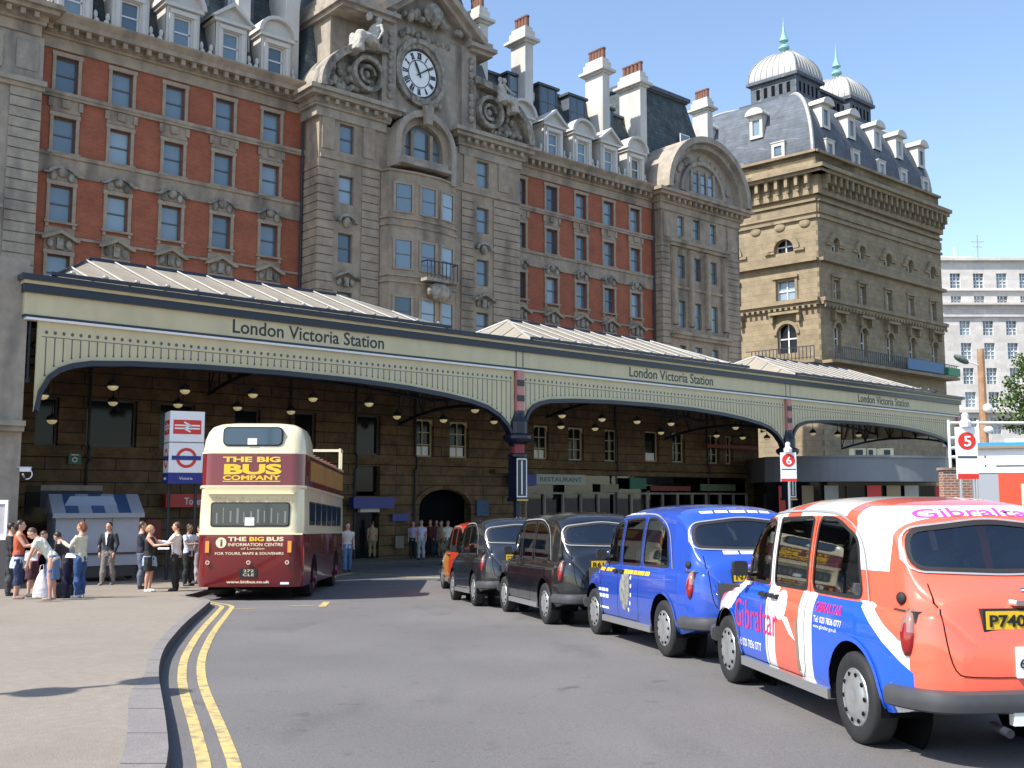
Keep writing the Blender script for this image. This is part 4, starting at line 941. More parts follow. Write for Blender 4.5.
b.box(-.3, wx(1130), -.5, 20, wz(261), wz(261)+.35); b.box(-.3, wx(1130), -.8, 0, wz(305.5), wz(303.5)); b.box(-.1, wx(1130), -.3, 0, wz(317), wz(315)); b.box(-.1, wx(1130), -.3, 0, wz(291), wz(290)); b.box(-.1, wx(1130), -.9, 0, wz(413), wz(410)); b.box(1, wx(988), 3, 12, wz(261), wz(251))
b.box(wx(972), wx(973), 4, 4.3, wz(251), wz(240))
b.build('wall', M['portland'], wb)
for a, c, z0, z1 in ops:
    f = MB(); f.box(a, c, .3, .36, (z0+z1)/2-.06, (z0+z1)/2+.06)
    for k in range(1, 3): x = a+(c-a)*k/3; f.box(x-.05, x+.05, .3, .36, z0, z1)
    if z1-z0 > 1.5:
        for q in (.25, .75): f.box(a, c, .31, .35, z0+(z1-z0)*q-.04, z0+(z1-z0)*q+.04)
    o = f.build('window', M['sash_white'], wb); p = MB(); p.box(a, c, .38, .4, z0, z1); p.build('pane', M['pane'], o)
an = MB(); X = wx(993); Z = wz(261); an.tube([(X, 3, Z), (X, 3, Z+4.2)], .07, 5); an.tube([(X-.9, 3, Z+3.3), (X+.9, 3, Z+3.3)], .05, 5); an.tube([(X-.6, 3, Z+2.6), (X+.6, 3, Z+2.6)], .05, 5); an.tube([(X-.7, 3, Z+2.2), (X+.7, 3, Z+3.7)], .04, 5); an.build('antenna', M['grey_steel'], wb)
# ---------------------------------------------------------------- the round-backed London taxi
def interp(tab, x):
    if x <= tab[0][0]: return tab[0][1]
    for (a, ya), (b, yb) in zip(tab, tab[1:]):
        if x <= b: t = (x-a)/(b-a); return ya+(yb-ya)*t
    return tab[-1][1]
def smooth_tab(tab, x, w=.045):
    return (interp(tab, x-w)+2*interp(tab, x-w/2)+3*interp(tab, x)+2*interp(tab, x+w/2)+interp(tab, x+w))/9
ZT = [(-2.40, .86), (-2.38, 1.0), (-2.34, 1.09), (-2.27, 1.155), (-2.18, 1.20), (-2.10, 1.25), (-2.04, 1.33), (-1.97, 1.45), (-1.90, 1.565), (-1.82, 1.66), (-1.7, 1.735), (-1.5, 1.785), (-1.1, 1.82), (-.5, 1.835), (0, 1.83), (.4, 1.79), (.62, 1.73), (.75, 1.64), (.9, 1.47), (1.05, 1.27), (1.16, 1.10), (1.24, 1.06), (1.6, 1.03), (1.9, .985), (2.05, .93), (2.14, .83), (2.18, .7)]
ZBOT = [(-2.40, .50), (-2.3, .42), (-2.1, .34), (-1.9, .30), (1.9, .30), (2.05, .36), (2.18, .45)]
HW = [(-2.40, .50), (-2.38, .60), (-2.33, .70), (-2.25, .77), (-2.1, .825), (-1.9, .862), (-1.5, .885), (-1.0, .885), (1.0, .88), (1.5, .865), (1.8, .83), (2.0, .76), (2.1, .66), (2.18, .5)]
HG = [(-2.40, .45), (-2.3, .58), (-2.1, .66), (-2.0, .70), (-1.85, .745), (-1.6, .79), (-1.2, .815), (.5, .815), (.9, .78), (1.1, .73), (1.3, .68), (2.18, .5)]
def tx_section(x):
    zt, zb, W, G = smooth_tab(ZT, x), smooth_tab(ZBOT, x), smooth_tab(HW, x), smooth_tab(HG, x)
    gh = max(0.0, min(1.0, (zt-1.15)/.45)); cr = .12+.05*gh
    ze = zt-cr; zs = min(1.0, ze-.015); G = min(G, W-.045)
    if gh <= 0: G = W-.05-.05
    P = []
    lo = [(-.045, 0), (-.012, .1), (0, .25), (.0, .5), (-.004, .7), (-.018, .86), (-.04, .95), (-.055, 1.0)]
    for i in range(29):
        t = i/28; k = 0
        while lo[k+1][1] < t and k < len(lo)-2: k += 1
        a, b = lo[k], lo[k+1]; s_ = (t-a[1])/(b[1]-a[1]); P.append((W+a[0]+(b[0]-a[0])*s_, zb+(zs-zb)*t))
    h = max(0, ze-zs); Wr = G-.05*h-.16*h*h
    for i in range(1, 28):
        t = i/28; kk = max(0, min(1, (h-.1)/.35)); P.append((kk*(G-.05*h*t-.16*(h*t)**2)+(1-kk)*((W-.055)+(G-(W-.055))*t), zs+(ze-zs)*t))
    Wr = P[-1][0]; n = 20
    for i in range(0, n+1):
        a = math.pi/2*i/n; e = .72 if gh > 0 else .8
        P.append((Wr*math.cos(a)**e if i < n else 0.0, ze+cr*math.sin(a)**.95 if i else ze))
    return P
def inpoly(p, poly):
    x, y = p; c = False; n = len(poly); j = n-1
    for i in range(n):
        if (poly[i][1] > y) != (poly[j][1] > y) and x < (poly[j][0]-poly[i][0])*(y-poly[i][1])/(poly[j][1]-poly[i][1])+poly[i][0]: c = not c
        j = i
    return c
def round_poly(P, r=.06, n=5):
    out = []; N = len(P)
    for i in range(N):
        p0, p1, p2 = Vector(P[i-1]), Vector(P[i]), Vector(P[(i+1) % N]); d0 = (p0-p1); d2 = (p2-p1); rr = min(r, d0.length*.45, d2.length*.45)
        a, b = p1+d0.normalized()*rr, p1+d2.normalized()*rr
        for k in range(n+1):
            t = k/n; q = a*(1-t)**2+p1*2*t*(1-t)+b*t*t; out.append((q.x, q.y))
    return out
W_FRONT = round_poly([(.34, 1.06), (1.07, 1.06), (.70, 1.60), (.34, 1.64)], .07)
W_REAR = round_poly([(-.50, 1.06), (.22, 1.06), (.22, 1.645), (-.50, 1.66)], .05)
W_QUART = round_poly([(-1.50, 1.06), (-.62, 1.06), (-.62, 1.66), (-.95, 1.65), (-1.36, 1.50)], .10)
W_BACK = round_poly([(-.67, 1.30), (0, 1.275), (.67, 1.30), (.62, 1.56), (0, 1.625), (-.62, 1.56)], .14)
W_SCREEN = round_poly([(-.68, 1.14), (.68, 1.14), (.62, 1.68), (-.62, 1.68)], .1)
AX = (-1.443, 1.443); AR = .425
def taxi_shell():
    xs = []; x = -2.40
    while x < 2.18: xs.append(x); x += .012 if x < -2.2 or x > 2.0 else .016
    xs.append(2.18); S = [tx_section(x) for x in xs]; n = len(S[0]); full = MB(); vs = []
    for x, P in zip(xs, S):
        for y, z in P: vs.append((x, y, z))
        for y, z in P[-2::-1]: vs.append((x, -y, z))
    m = 2*n-1; F = []; 
    for i in range(len(xs)-1):
        for k in range(m-1): F.append((i*m+k, (i+1)*m+k, (i+1)*m+k+1, i*m+k+1))
        F.append((i*m+m-1, (i+1)*m+m-1, (i+1)*m, i*m))
    capr = tuple(range(m)); capf = tuple((len(xs)-1)*m+k for k in range(m))[::-1]
    bv = BVHTree.FromPolygons([Vector(v) for v in vs], F+[capr, capf])
    body, bgl, ws = [], [], []; sgd = {}
    for f in F:
        c = sum((Vector(vs[i]) for i in f), Vector())/4
        k = 'b'
        k2 = next((q for q, PP in enumerate((W_FRONT, W_REAR, W_QUART)) if inpoly((c.x, c.z), PP)), None) if abs(c.y) > .6 and c.z > 1.0 else None
        if k2 is not None: k = ('s', k2, c.y > 0)
        elif c.x < -1.7 and inpoly((c.y, c.z), W_BACK): k = 'r'
        elif c.x > .55 and inpoly((c.y, c.z), W_SCREEN): k = 'w'
        elif abs(c.y) > .45 and c.z < .85 and any((c.x-a)**2+(c.z-.33)**2 < AR**2 for a in AX): k = None
        elif c.z < .305 and abs(c.y) < .86: k = 'b'
        if k == 'b': body.append(f)
        elif isinstance(k, tuple): sgd.setdefault(k, []).append(f)
        elif k == 'r': bgl.append(f)
        elif k == 'w': ws.append(f)
    body += [capr, capf]
    def mk(name, fs, mt, inset=0):
        used = sorted({i for f in fs for i in f}); mp = {j: i for i, j in enumerate(used)}
        b = MB(); b.add([vs[i] for i in used], [tuple(mp[i] for i in f) for f in fs]); me = b.mesh(name, mt, True)
        bm = bmesh.new(); bm.from_mesh(me); bmesh.ops.recalc_face_normals(bm, faces=bm.faces); 
        if inset:
            bm.normal_update()
            for v in bm.verts: v.co -= Vector((v.co.x*.0+(-inset if v.co.x > .6 else inset if v.co.x < -1.7 and name == 'rear_window' else 0)*-1*0, 0, 0))
        bm.to_mesh(me); bm.free(); return me
    return vs, bv, {'body': mk('body', body, M['black_paint']), 'side': [mk('side_window', v, M['car_glass']) for v in sgd.values()], 'rear': mk('rear_window', bgl, M['car_glass']), 'screen': mk('windscreen', ws, M['car_glass'])}
TXV, TXB, TXM = taxi_shell()
TXM['body'].set_sharp_from_angle(angle=R(50))
def cast(p, d, side=1):
    """drop a point on the taxi's skin: d='y' from the side, 'x' from behind (-1) or in front (+1), 'z' from above"""
    if d == 'y': o, v = Vector((p[0], 2*side, p[1])), Vector((0, -side, 0))
    elif d == 'x': o, v = Vector((4*side, p[0], p[1])), Vector((-side, 0, 0))
    h, nrm, _, _ = TXB.ray_cast(o, v)
    if h is None: return None, None
    if nrm.dot(v) > 0: nrm = -nrm
    return h, nrm
def strip_loop(poly, w, off, d, side, mb, m=0, closed=True, step=.03, soft=0):
    for _ in range(soft):
        q = [poly[0]]
        for a, b in zip(poly, poly[1:]): q += [(a[0]*.75+b[0]*.25, a[1]*.75+b[1]*.25), (a[0]*.25+b[0]*.75, a[1]*.25+b[1]*.75)]
        poly = q+[poly[-1]]
    pts = []
    N = len(poly)
    for i in range(N if closed else N-1):
        a, b = Vector(poly[i]), Vector(poly[(i+1) % N]); k = max(1, int((b-a).length/step))
        for j in range(k): pts.append(a.lerp(b, j/k))
    if not closed: pts.append(Vector(poly[-1]))
    L = len(pts); vi = []
    for i, p in enumerate(pts):
        q0 = pts[i-1] if (closed or i) else p; q1 = pts[(i+1) % L] if (closed or i < L-1) else p
        t = (q1-q0); t = t.normalized() if t.length > 1e-6 else Vector((1, 0)); nn = Vector((-t.y, t.x))
        row = []
        for s_ in (-w/2, w/2):
            h, nr = cast(p+nn*s_, d, side)
            if h is None: row = None; break
            row.append(h+nr*off)
        vi.append(row)
    for i in range(L if closed else L-1):
        a, b = vi[i], vi[(i+1) % L]
        if a and b and (a[0]-b[0]).length < .2:
            mb.add([a[0], a[1], b[1], b[0]], [(0, 1, 2, 3)], m)
def drape(me, d, side, off, x0=0, z0=0):
    """lay a flat mesh (x, y in its plane) on the taxi's skin"""
    bm = bmesh.new(); bm.from_mesh(me)
    bmesh.ops.triangulate(bm, faces=bm.faces)
    for _ in range(3):
        es = [e for e in bm.edges if e.calc_length() > .06]
        if not es: break
        bmesh.ops.subdivide_edges(bm, edges=es, cuts=1); bmesh.ops.triangulate(bm, faces=bm.faces)
    for v in bm.verts:
        px = v.co.x; p = (x0+px, z0+v.co.y)
        h, n = cast(p, d, side)
        if h is not None: v.co = h+n*off; v.tag = True
        else: v.tag = False
    bmesh.ops.delete(bm, geom=[v for v in bm.verts if not v.tag], context='VERTS')
    bm.to_mesh(me); bm.free(); return me
def flat_poly(pts, mt, name='decal'):
    b = MB(); b.add([(x, y, 0) for x, y in pts], [tuple(range(len(pts)))]); return b.mesh(name, mt)
def side_text(body, mt, x_left, z, w, h, par, bold=0.0, name='lettering'):
    """text on the nearside (left, +y) of the cab: reads from rear... the nearside is seen with the front on the left"""
    me = text_mesh(body, .1, mt, 0, bold); xs = [v.co.x for v in me.vertices]; ys_ = [v.co.y for v in me.vertices]
    for v in me.vertices: v.co.x = -(v.co.x-min(xs))/(max(xs)-min(xs))*w; v.co.y = (v.co.y-min(ys_))/(max(ys_)-min(ys_))*h
    drape(me, 'y', 1, .004, x_left, z); return link(me, name, par)
def rear_text(body, mt, y_left, z, w, h, par, bold=0.0, arch=0.0, name='lettering'):
    me = text_mesh(body, .1, mt, 0, bold); xs = [v.co.x for v in me.vertices]; ys_ = [v.co.y for v in me.vertices]
    for v in me.vertices:
        t = (v.co.x-min(xs))/(max(xs)-min(xs)); v.co.x = -t*w; v.co.y = (v.co.y-min(ys_))/(max(ys_)-min(ys_))*h+arch*(1-(2*t-1)**2)
    drape(me, 'x', -1, .004, y_left, z); return link(me, name, par)
# shared meshes of a cab's parts
SEALS = []
for sd in (1, -1):
    for P in (W_FRONT, W_REAR, W_QUART): b = MB(); strip_loop(P, .028, .006, 'y', sd, b, 0); SEALS.append(b.mesh('window_seal', M['rubber']))
b = MB(); strip_loop(W_BACK, .032, .006, 'x', -1, b, 0); SEALS.append(b.mesh('window_seal', M['rubber']))
b = MB(); strip_loop(W_SCREEN, .035, .006, 'x', 1, b, 0); SEALS.append(b.mesh('window_seal', M['rubber']))
def trim_mesh():
    mt_ = mat('trim_grey', (.42, .42, .42), .3, metal=.3); out = []
    for sd in (1, -1):
        b = MB(); out.append(b); strip_loop([(1.12, 1.04), (.72, 1.66), (.2, 1.71), (-.9, 1.71), (-1.25, 1.62), (-1.47, 1.45), (-1.57, 1.2), (-1.6, 1.04)], .016, .010, 'y', sd, b, 0, False, soft=3)
    b = MB(); out.append(b); strip_loop([(y*1.06, 1.45+(z-1.45)*1.14) for y, z in W_BACK], .012, .010, 'x', -1, b, 0)
    return [q.mesh('window_trim', mt_) for q in out]
def seam_mesh():
    out = []
    for sd in (1, -1):
        b = MB(); out.append(b)
        for P, cl in (([(.275, .34), (.275, 1.02), (.275, 1.68)], False), ([(-.57, .42), (-.565, 1.68)], False), ([(-.57, .42), (-.50, .34), (1.0, .34), (1.05, .6), (1.08, 1.0)], False)):
            strip_loop(P, .007, .0035, 'y', sd, b, 0, cl)
    b = MB(); out.append(b); strip_loop([(-.60, 1.2), (-.64, .95), (-.60, .64), (-.5, .60), (.5, .60), (.60, .64), (.64, .95), (.60, 1.2)], .008, .0035, 'x', -1, b, 0, False, soft=2)
    return [q.mesh('door_seam', M['black_void']) for q in out]
def arch_lip():
    out = []
    for sd in (1, -1):
        for a in AX:
            b = MB(); out.append(b)
            P = [(a+(AR+.004)*math.cos(R(t)), .33+(AR+.004)*math.sin(R(t))) for t in range(-4, 185, 4)]
            strip_loop(P, .034, .012, 'y', sd, b, 0, False)
    return out
TXP = {}; TRIMS = trim_mesh(); SEAMS = seam_mesh()
_ARCH = arch_lip()
WARCH = []
for sd in (1, -1):
    for a in AX:
        _w = MB()
        for t in range(-10, 190, 10):
            p = [(a+AR*math.cos(R(q)), .33+AR*math.sin(R(q))) for q in (t, t+10)]
            _w.add([(p[0][0], sd*.87, p[0][1]), (p[1][0], sd*.87, p[1][1]), (p[1][0], sd*.5, p[1][1]), (p[0][0], sd*.5, p[0][1])], [(0, 1, 2, 3)])
        _w.prism([(a+AR*math.cos(R(t)), .33+AR*math.sin(R(t))) for t in range(0, 360, 15)], 'y', sd*.5, sd*.48); WARCH.append(_w.mesh('wheel_arch', M['black_void']))
_w = MB(); _w.prism([(-2.0, .34), (2.0, .34), (2.05, .95), (1.1, .98), (.95, .62), (-1.6, .62), (-1.9, 1.02), (-2.2, 1.02), (-2.25, .5)], 'y', -.76, .76); TXP['floor_pan'] = _w.mesh('floor_pan', M['cab_interior'])
_w = MB(); _w.box(-1.82, -1.66, -.66, .66, .62, 1.24); _w.box(-1.7, -1.2, -.66, .66, .62, .82); _w.ball((-1.72, -.3, 1.32), .07, .14, .10); _w.ball((-1.72, .3, 1.32), .07, .14, .10); TXP['rear_seat'] = _w.mesh('rear_seat', M['seat_cloth']); _w = MB(); _w.box(-.1, .0, -.7, .7, .62, 1.25); TXP['partition'] = _w.mesh('partition', M['seat_cloth']); _w = MB(); _w.box(.35, .47, -.62, -.1, .62, 1.22); _w.box(.4, .85, -.62, -.1, .62, .8); _w.ball((.40, -.36, 1.31), .07, .15, .12); TXP['driver_seat'] = _w.mesh('driver_seat', M['seat_cloth'])
_w = MB(); _w.tube([(.86+.06*math.cos(R(t)), -.36+.19*math.cos(R(t)), 1.05+.18*math.sin(R(t))) for t in range(0, 361, 24)], .015, 6); TXP['steering_wheel'] = _w.mesh('steering_wheel', M['rubber'])
SILLS = []
for sd in (1, -1): _w = MB(); _w.box(-1.0, 1.0, sd*.74, sd*.885, .245, .325); SILLS.append(_w.mesh('sill', M['aluminium']))
def bumper(rear):
    b = MB(); s_ = -1 if rear else 1; xo = 2.47 if rear else 2.28; P = []
    for t in range(-90, 91, 6):
        k = math.sin(R(t)); y = .90*math.copysign(abs(k)**.7, k); x = xo-.0-.42*(abs(k)**6); P.append((s_*x, y))
    P = [(s_*(xo-.47), -.905)]+P+[(s_*(xo-.47), .905)]
    vs, fs = [], []; prof = [(0, .375), (.03, .39), (.04, .43), (.04, .47), (.03, .505), (-.02, .52), (-.1, .52), (-.1, .375)]
    for i, p in enumerate(P):
        q0, q1 = Vector(P[max(0, i-1)]), Vector(P[min(len(P)-1, i+1)]); t = (q1-q0).normalized(); nn = Vector((t.y, -t.x)); nn = nn if nn.dot(Vector(p)) > 0 else -nn
        for o, z in prof: vs.append((p[0]+nn.x*(o-.03), p[1]+nn.y*(o-.03), z))
    m = len(prof)
    for i in range(len(P)-1):
        for k in range(m): fs.append((i*m+k, i*m+(k+1) % m, (i+1)*m+(k+1) % m, (i+1)*m+k))
    fs += [tuple(range(m)), tuple((len(P)-1)*m+k for k in range(m))[::-1]]
    b.add(vs, fs); me = b.mesh('bumper', M['bumper_grey'], True)
    bm = bmesh.new(); bm.from_mesh(me); bmesh.ops.recalc_face_normals(bm, faces=bm.faces); bm.to_mesh(me); bm.free(); me.set_sharp_from_angle(angle=R(35)); return me
TXP['bumper_r'] = bumper(True); TXP['bumper_f'] = bumper(False)
def wheel_meshes():
    t = MB(); prof = [(.21, -.085), (.25, -.095), (.31, -.098), (.328, -.08), (.333, -.05), (.333, .05), (.328, .08), (.31, .098), (.25, .095), (.21, .085)]
    def lat(mb, prof, n=36, m=0):
        vs = []; fs = []
        for r, y in prof:
            for k in range(n): a = 2*math.pi*k/n; vs.append((r*math.cos(a), y, r*math.sin(a)))
        for i in range(len(prof)-1):
            for k in range(n): fs.append((i*n+k, (i+1)*n+k, (i+1)*n+(k+1) % n, i*n+(k+1) % n))
        fs.append(tuple(range(n))[::-1]); fs.append(tuple((len(prof)-1)*n+k for k in range(n))); mb.add(vs, fs, m)
    lat(t, prof); r = MB()
    lat(r, [(.215, -.05), (.215, .082), (.205, .092), (.19, .086), (.165, .098), (.12, .115), (.075, .12), (.06, .112), (.03, .118)], 36)
    for k in range(10):
        a = 2*math.pi*k/10; c = (.172*math.cos(a), .1, .172*math.sin(a)); r.ball(c, .018, .008, .018, 8, 5, 1)
    tm = t.mesh('tyre', M['rubber'], True); tm.set_sharp_from_angle(angle=R(60)); rm = r.mesh('hubcap', [M['hub_silver'], M['black_void']], True); rm.set_sharp_from_angle(angle=R(50))
    return tm, rm
TYRE, RIM = wheel_meshes()
def blob(name, pts, mt, d, side, off=.012, bulge=.02):
    b = MB(); N = len(pts); cx_ = sum(p[0] for p in pts)/N; cz_ = sum(p[1] for p in pts)/N; rows = []
    for s_, o in ((1.0, .001), (.94, off), (.7, off+bulge*.7), (.35, off+bulge)):
        row = []
        for p in pts:
            h, n = cast((cx_+(p[0]-cx_)*s_, cz_+(p[1]-cz_)*s_), d, side)
            if h is None: return None
            row.append(h+n*o)
        rows.append(row)
    vs = [v for r in rows for v in r]; fs = []
    for i in range(3):
        for k in range(N): fs.append((i*N+k, i*N+(k+1) % N, (i+1)*N+(k+1) % N, (i+1)*N+k))
    fs.append(tuple(3*N+k for k in range(N)))
    b.add(vs, fs); me = b.mesh(name, mt, True); bm = bmesh.new(); bm.from_mesh(me); bmesh.ops.recalc_face_normals(bm, faces=bm.faces); bm.to_mesh(me); bm.free(); return me
def tail_light(sd):
    # upright almond lens on the rear corner: amber over red over white, seen from the side and from behind
    b = MB(); rows = []
    c0 = Vector((-2.16, sd*.80, .88)); N = 14
    nrm = Vector((-.62, sd*.78, .05)).normalized(); u = Vector((-.04, sd*.0, 1)).normalized(); w = nrm.cross(u).normalized()
    def fit(p):
        o = p+nrm*.4; h, n, _, _ = TXB.ray_cast(o, -nrm, .52)
        return (h, (n if n.dot(nrm) > 0 else -n)) if h is not None else (p, nrm)
    for s_, o in ((1.0, -.004), (.97, .018), (.7, .03), (.35, .036)):
        for k in range(N):
            a = 2*math.pi*k/N; p = c0+w*(.055*math.cos(a)*s_)+u*(.165*math.sin(a)*s_)+u*.0
            h, n = fit(p); rows.append(h+n*o)
    fs = [(i*N+k, i*N+(k+1) % N, (i+1)*N+(k+1) % N, (i+1)*N+k) for i in range(3) for k in range(N)]+[tuple(3*N+k for k in range(N))]
    b.add(rows, fs)
    for i, f in enumerate(b.f):
        z = sum(b.v[j][2] for j in f)/len(f); b.m[i] = 1 if z > .90 else 0
    me = b.mesh('tail_light', [M['red_lens'], mat('smoked_lens', (.28, .15, .12), .1, coat=1), M['red_lens'], M['rubber']], True); bm = bmesh.new(); bm.from_mesh(me); bmesh.ops.recalc_face_normals(bm, faces=bm.faces); bm.to_mesh(me); bm.free(); return me
TXP['tl1'] = tail_light(1); TXP['tl2'] = tail_light(-1)
_w = MB()
_w.tube([(.90, .78, 1.10), (.86, .90, 1.14)], .018, 6); _w.prism(round_poly([(.86, 1.10), (1.0, 1.10), (1.0, 1.24), (.86, 1.24)], .035), 'x', .80, .87); TXP['mirror'] = _w.mesh('wing_mirror', M['rubber'])
_w = MB()
_w.tube([(.90, -.78, 1.10), (.86, -.90, 1.14)], .018, 6); _w.prism(round_poly([(-1.0, 1.10), (-.86, 1.10), (-.86, 1.24), (-1.0, 1.24)], .035), 'x', .80, .87); TXP['mirror2'] = _w.mesh('wing_mirror', M['rubber'])
def handle_mesh(x, sd):
    b = MB(); h, n = cast((x, .955), 'y', sd); y = h.y; b.box(x-.085, x+.085, y+sd*.022, y+sd*.04, .94, .97); b.box(x-.085, x-.06, y-sd*.02, y+sd*.03, .935, .975); b.box(x+.05, x+.085, y-sd*.02, y+sd*.03, .935, .975); return b.mesh('door_handle', M['rubber'])
HND = [handle_mesh(x, sd) for x in (.40, .14) for sd in (1, -1)]
_w = MB(); h_, n_ = cast((-1.98, 1.075), 'y', 1); _w.ball((h_.x-.0, h_.y+.005, 1.095), .055, .03, .045); FILL = _w.mesh('filler_cap', M['rubber'], True)
def headl(sd):
    b = MB(); vs = []
    b.tube([(1.98, sd*.62, .78), (2.13, sd*.62, .78), (2.15, sd*.62, .78)], [.11, .11, .09], 16); return b.mesh('headlight', M['chrome'])
HL = [headl(1), headl(-1)]
_w = MB(); _w.box(2.13, 2.185, -.30, .30, .50, .66)
for i in range(4): _w.box(2.185, 2.195, -.29, .29, .515+i*.04, .53+i*.04)
GRL = _w.mesh('grille', M['chrome'])
def cab_paint(name, base, regions=None):
    m, nt, b = new_mat(name); N = nt.nodes; L = nt.links; b.inputs['Roughness'].default_value = .28; b.inputs['Coat Weight'].default_value = 1.0; b.inputs['Coat Roughness'].default_value = .05
    tc = N.new('ShaderNodeTexCoord'); sx = N.new('ShaderNodeSeparateXYZ'); L.new(tc.outputs['Object'], sx.inputs[0])
    col = N.new('ShaderNodeRGB'); col.outputs[0].default_value = (*base, 1); cur = col.outputs[0]
    def mth(op, a, b_):
        q = N.new('ShaderNodeMath'); q.operation = op
        for i, v in enumerate((a, b_)):
            if isinstance(v, (int, float)): q.inputs[i].default_value = v
            else: L.new(v, q.inputs[i])
        return q.outputs[0]
    for c, planes in (regions or []):
        mask = None
        for (a, bb, cc) in planes:        # a*x + bb*z + cc > 0
            v = mth('ADD', mth('ADD', mth('MULTIPLY', sx.outputs[0], a), mth('MULTIPLY', sx.outputs[2], bb)), cc)
            g_ = mth('GREATER_THAN', v, 0.0); mask = g_ if mask is None else mth('MULTIPLY', mask, g_)
        mx = N.new('ShaderNodeMix'); mx.data_type = 'RGBA'; L.new(mask, mx.inputs[0]); L.new(cur, mx.inputs[6]); mx.inputs[7].default_value = (*c, 1); cur = mx.outputs[2]
    # road dust low down and a little unevenness in the gloss
    n = N.new('ShaderNodeTexNoise'); n.inputs['Scale'].default_value = 5; n.inputs['Detail'].default_value = 6; L.new(tc.outputs['Object'], n.inputs['Vector'])
    mr = N.new('ShaderNodeMapRange'); mr.inputs[1].default_value = .55; mr.inputs[2].default_value = .3; mr.inputs[3].default_value = 0; mr.inputs[4].default_value = .10; L.new(sx.outputs[2], mr.inputs[0])
    mm = mth('MULTIPLY', mr.outputs[0], n.outputs['Fac']); mx = N.new('ShaderNodeMix'); mx.data_type = 'RGBA'; L.new(mm, mx.inputs[0]); L.new(cur, mx.inputs[6]); mx.inputs[7].default_value = (.12, .105, .09, 1); L.new(mx.outputs[2], b.inputs['Base Color'])
    r2 = N.new('ShaderNodeMapRange'); r2.inputs[3].default_value = .13; r2.inputs[4].default_value = .32; L.new(n.outputs['Fac'], r2.inputs[0]); L.new(r2.outputs[0], b.inputs['Roughness'])
    return m
def line(p, q, side=1):
    """half-plane left of p->q (x,z)"""
    a, b = -(q[1]-p[1]), (q[0]-p[0]); c = -(a*p[0]+b*p[1]); return (a*side, b*side, c*side)
def taxi(pr, pf, label, paint, group='taxis waiting in line', cap_label=None):
    """pr, pf: where the left rear and left front tyres touch the road"""
    d = (pf-pr); d.z = 0; d.normalize(); left = Vector((-d.y, d.x, 0)); k = 1.03
    mid = (pr+pf)/2-left*(.80*k); ang = math.atan2(d.y, d.x)
    zr = gz((mid-d*1.45).y); zf = gz((mid+d*1.45).y); pitch = math.atan2(zf-zr, 2.9)
    o = empty('taxi', (mid.x, mid.y, (zr+zf)/2), 0, label, 'taxi', group); o.rotation_euler = (0, -pitch, ang); o.scale = (k, k, k)
    bm_me = TXM['body'].copy(); bm_me.materials.clear(); bm_me.materials.append(paint); body = link(bm_me, 'body', o); [link(b_.mesh('arch_lip', paint), 'arch_lip', o) for b_ in _ARCH]
    link(TXM['rear'], 'rear_window', o); link(TXM['screen'], 'windscreen', o)
    for g_ in TXM['side']: link(g_, 'side_window', o)
    for sl in SEALS: link(sl, 'window_seal', o)
    for wa in WARCH: link(wa, 'wheel_arch', o)
    for sl in SILLS: link(sl, 'sill', o)
    for n in ('floor_pan', 'rear_seat', 'driver_seat', 'partition', 'steering_wheel'): link(TXP[n], n, o)
    for q_ in TRIMS: link(q_, 'window_trim', o)
    for q_ in SEAMS: link(q_, 'door_seam', o)
    link(TXP['bumper_r'], 'bumper', o); link(TXP['bumper_f'], 'bumper', o); link(TXP['tl1'], 'tail_light', o); link(TXP['tl2'], 'tail_light', o)
    link(TXP['mirror'], 'wing_mirror', o); link(TXP['mirror2'], 'wing_mirror', o); link(FILL, 'filler_cap', o); link(GRL, 'grille', o)
    for h in HND: link(h, 'door_handle', o)
    for h in HL: link(h, 'headlight', o)
    for x in AX:
        for sd in (1, -1):
            w = empty('wheel', (x, sd*.775, .333), 0, parent=o); w.rotation_euler = (0, random.uniform(0, 1), 0 if sd > 0 else math.pi); link(TYRE, 'tyre', w); link(RIM, 'hubcap', w)
    # exhaust, tow light, number plates
    e = MB(); e.tube([(-2.3, .3, .28), (-2.5, .3, .26)], .03, 10); e.build('exhaust', M['dark_iron'], o)
    e = MB(); e.box(-2.46, -2.40, .08, .24, .30, .385); e.build('fog_lamp', M['sash_white'], o)
    hx, _n = cast((-.05, 1.02), 'x', -1)
    e = MB(); e.box(hx.x-.035, hx.x+.04, -.20, .36, .915, 1.035, 0); e.box(hx.x-.03, hx.x+.05, -.22, .38, .90, 1.05, 1); pl_ = e.build('number_plate', [M['plate_yellow'], M['rubber']], o)
    e = MB(); e.box(hx.x-.05, hx.x+.03, -.04, .15, 1.07, 1.105); e.ball((hx.x-.02, .06, 1.17), .04, .045, .02); e.build('boot_handle', M['chrome'], o)
    e = MB(); h2, _n = cast((-.14, .79), 'x', -1); e.box(h2.x-.025, h2.x+.02, -.02, .17, .60, .80, 0); lp = e.build('licence_plate', M['sign_white'], o)
    return o, hx.x, h2.x
ORANGE = (.86, .13, .075); CBLUE = (.012, .10, .62); CWHITE = (.83, .83, .83)
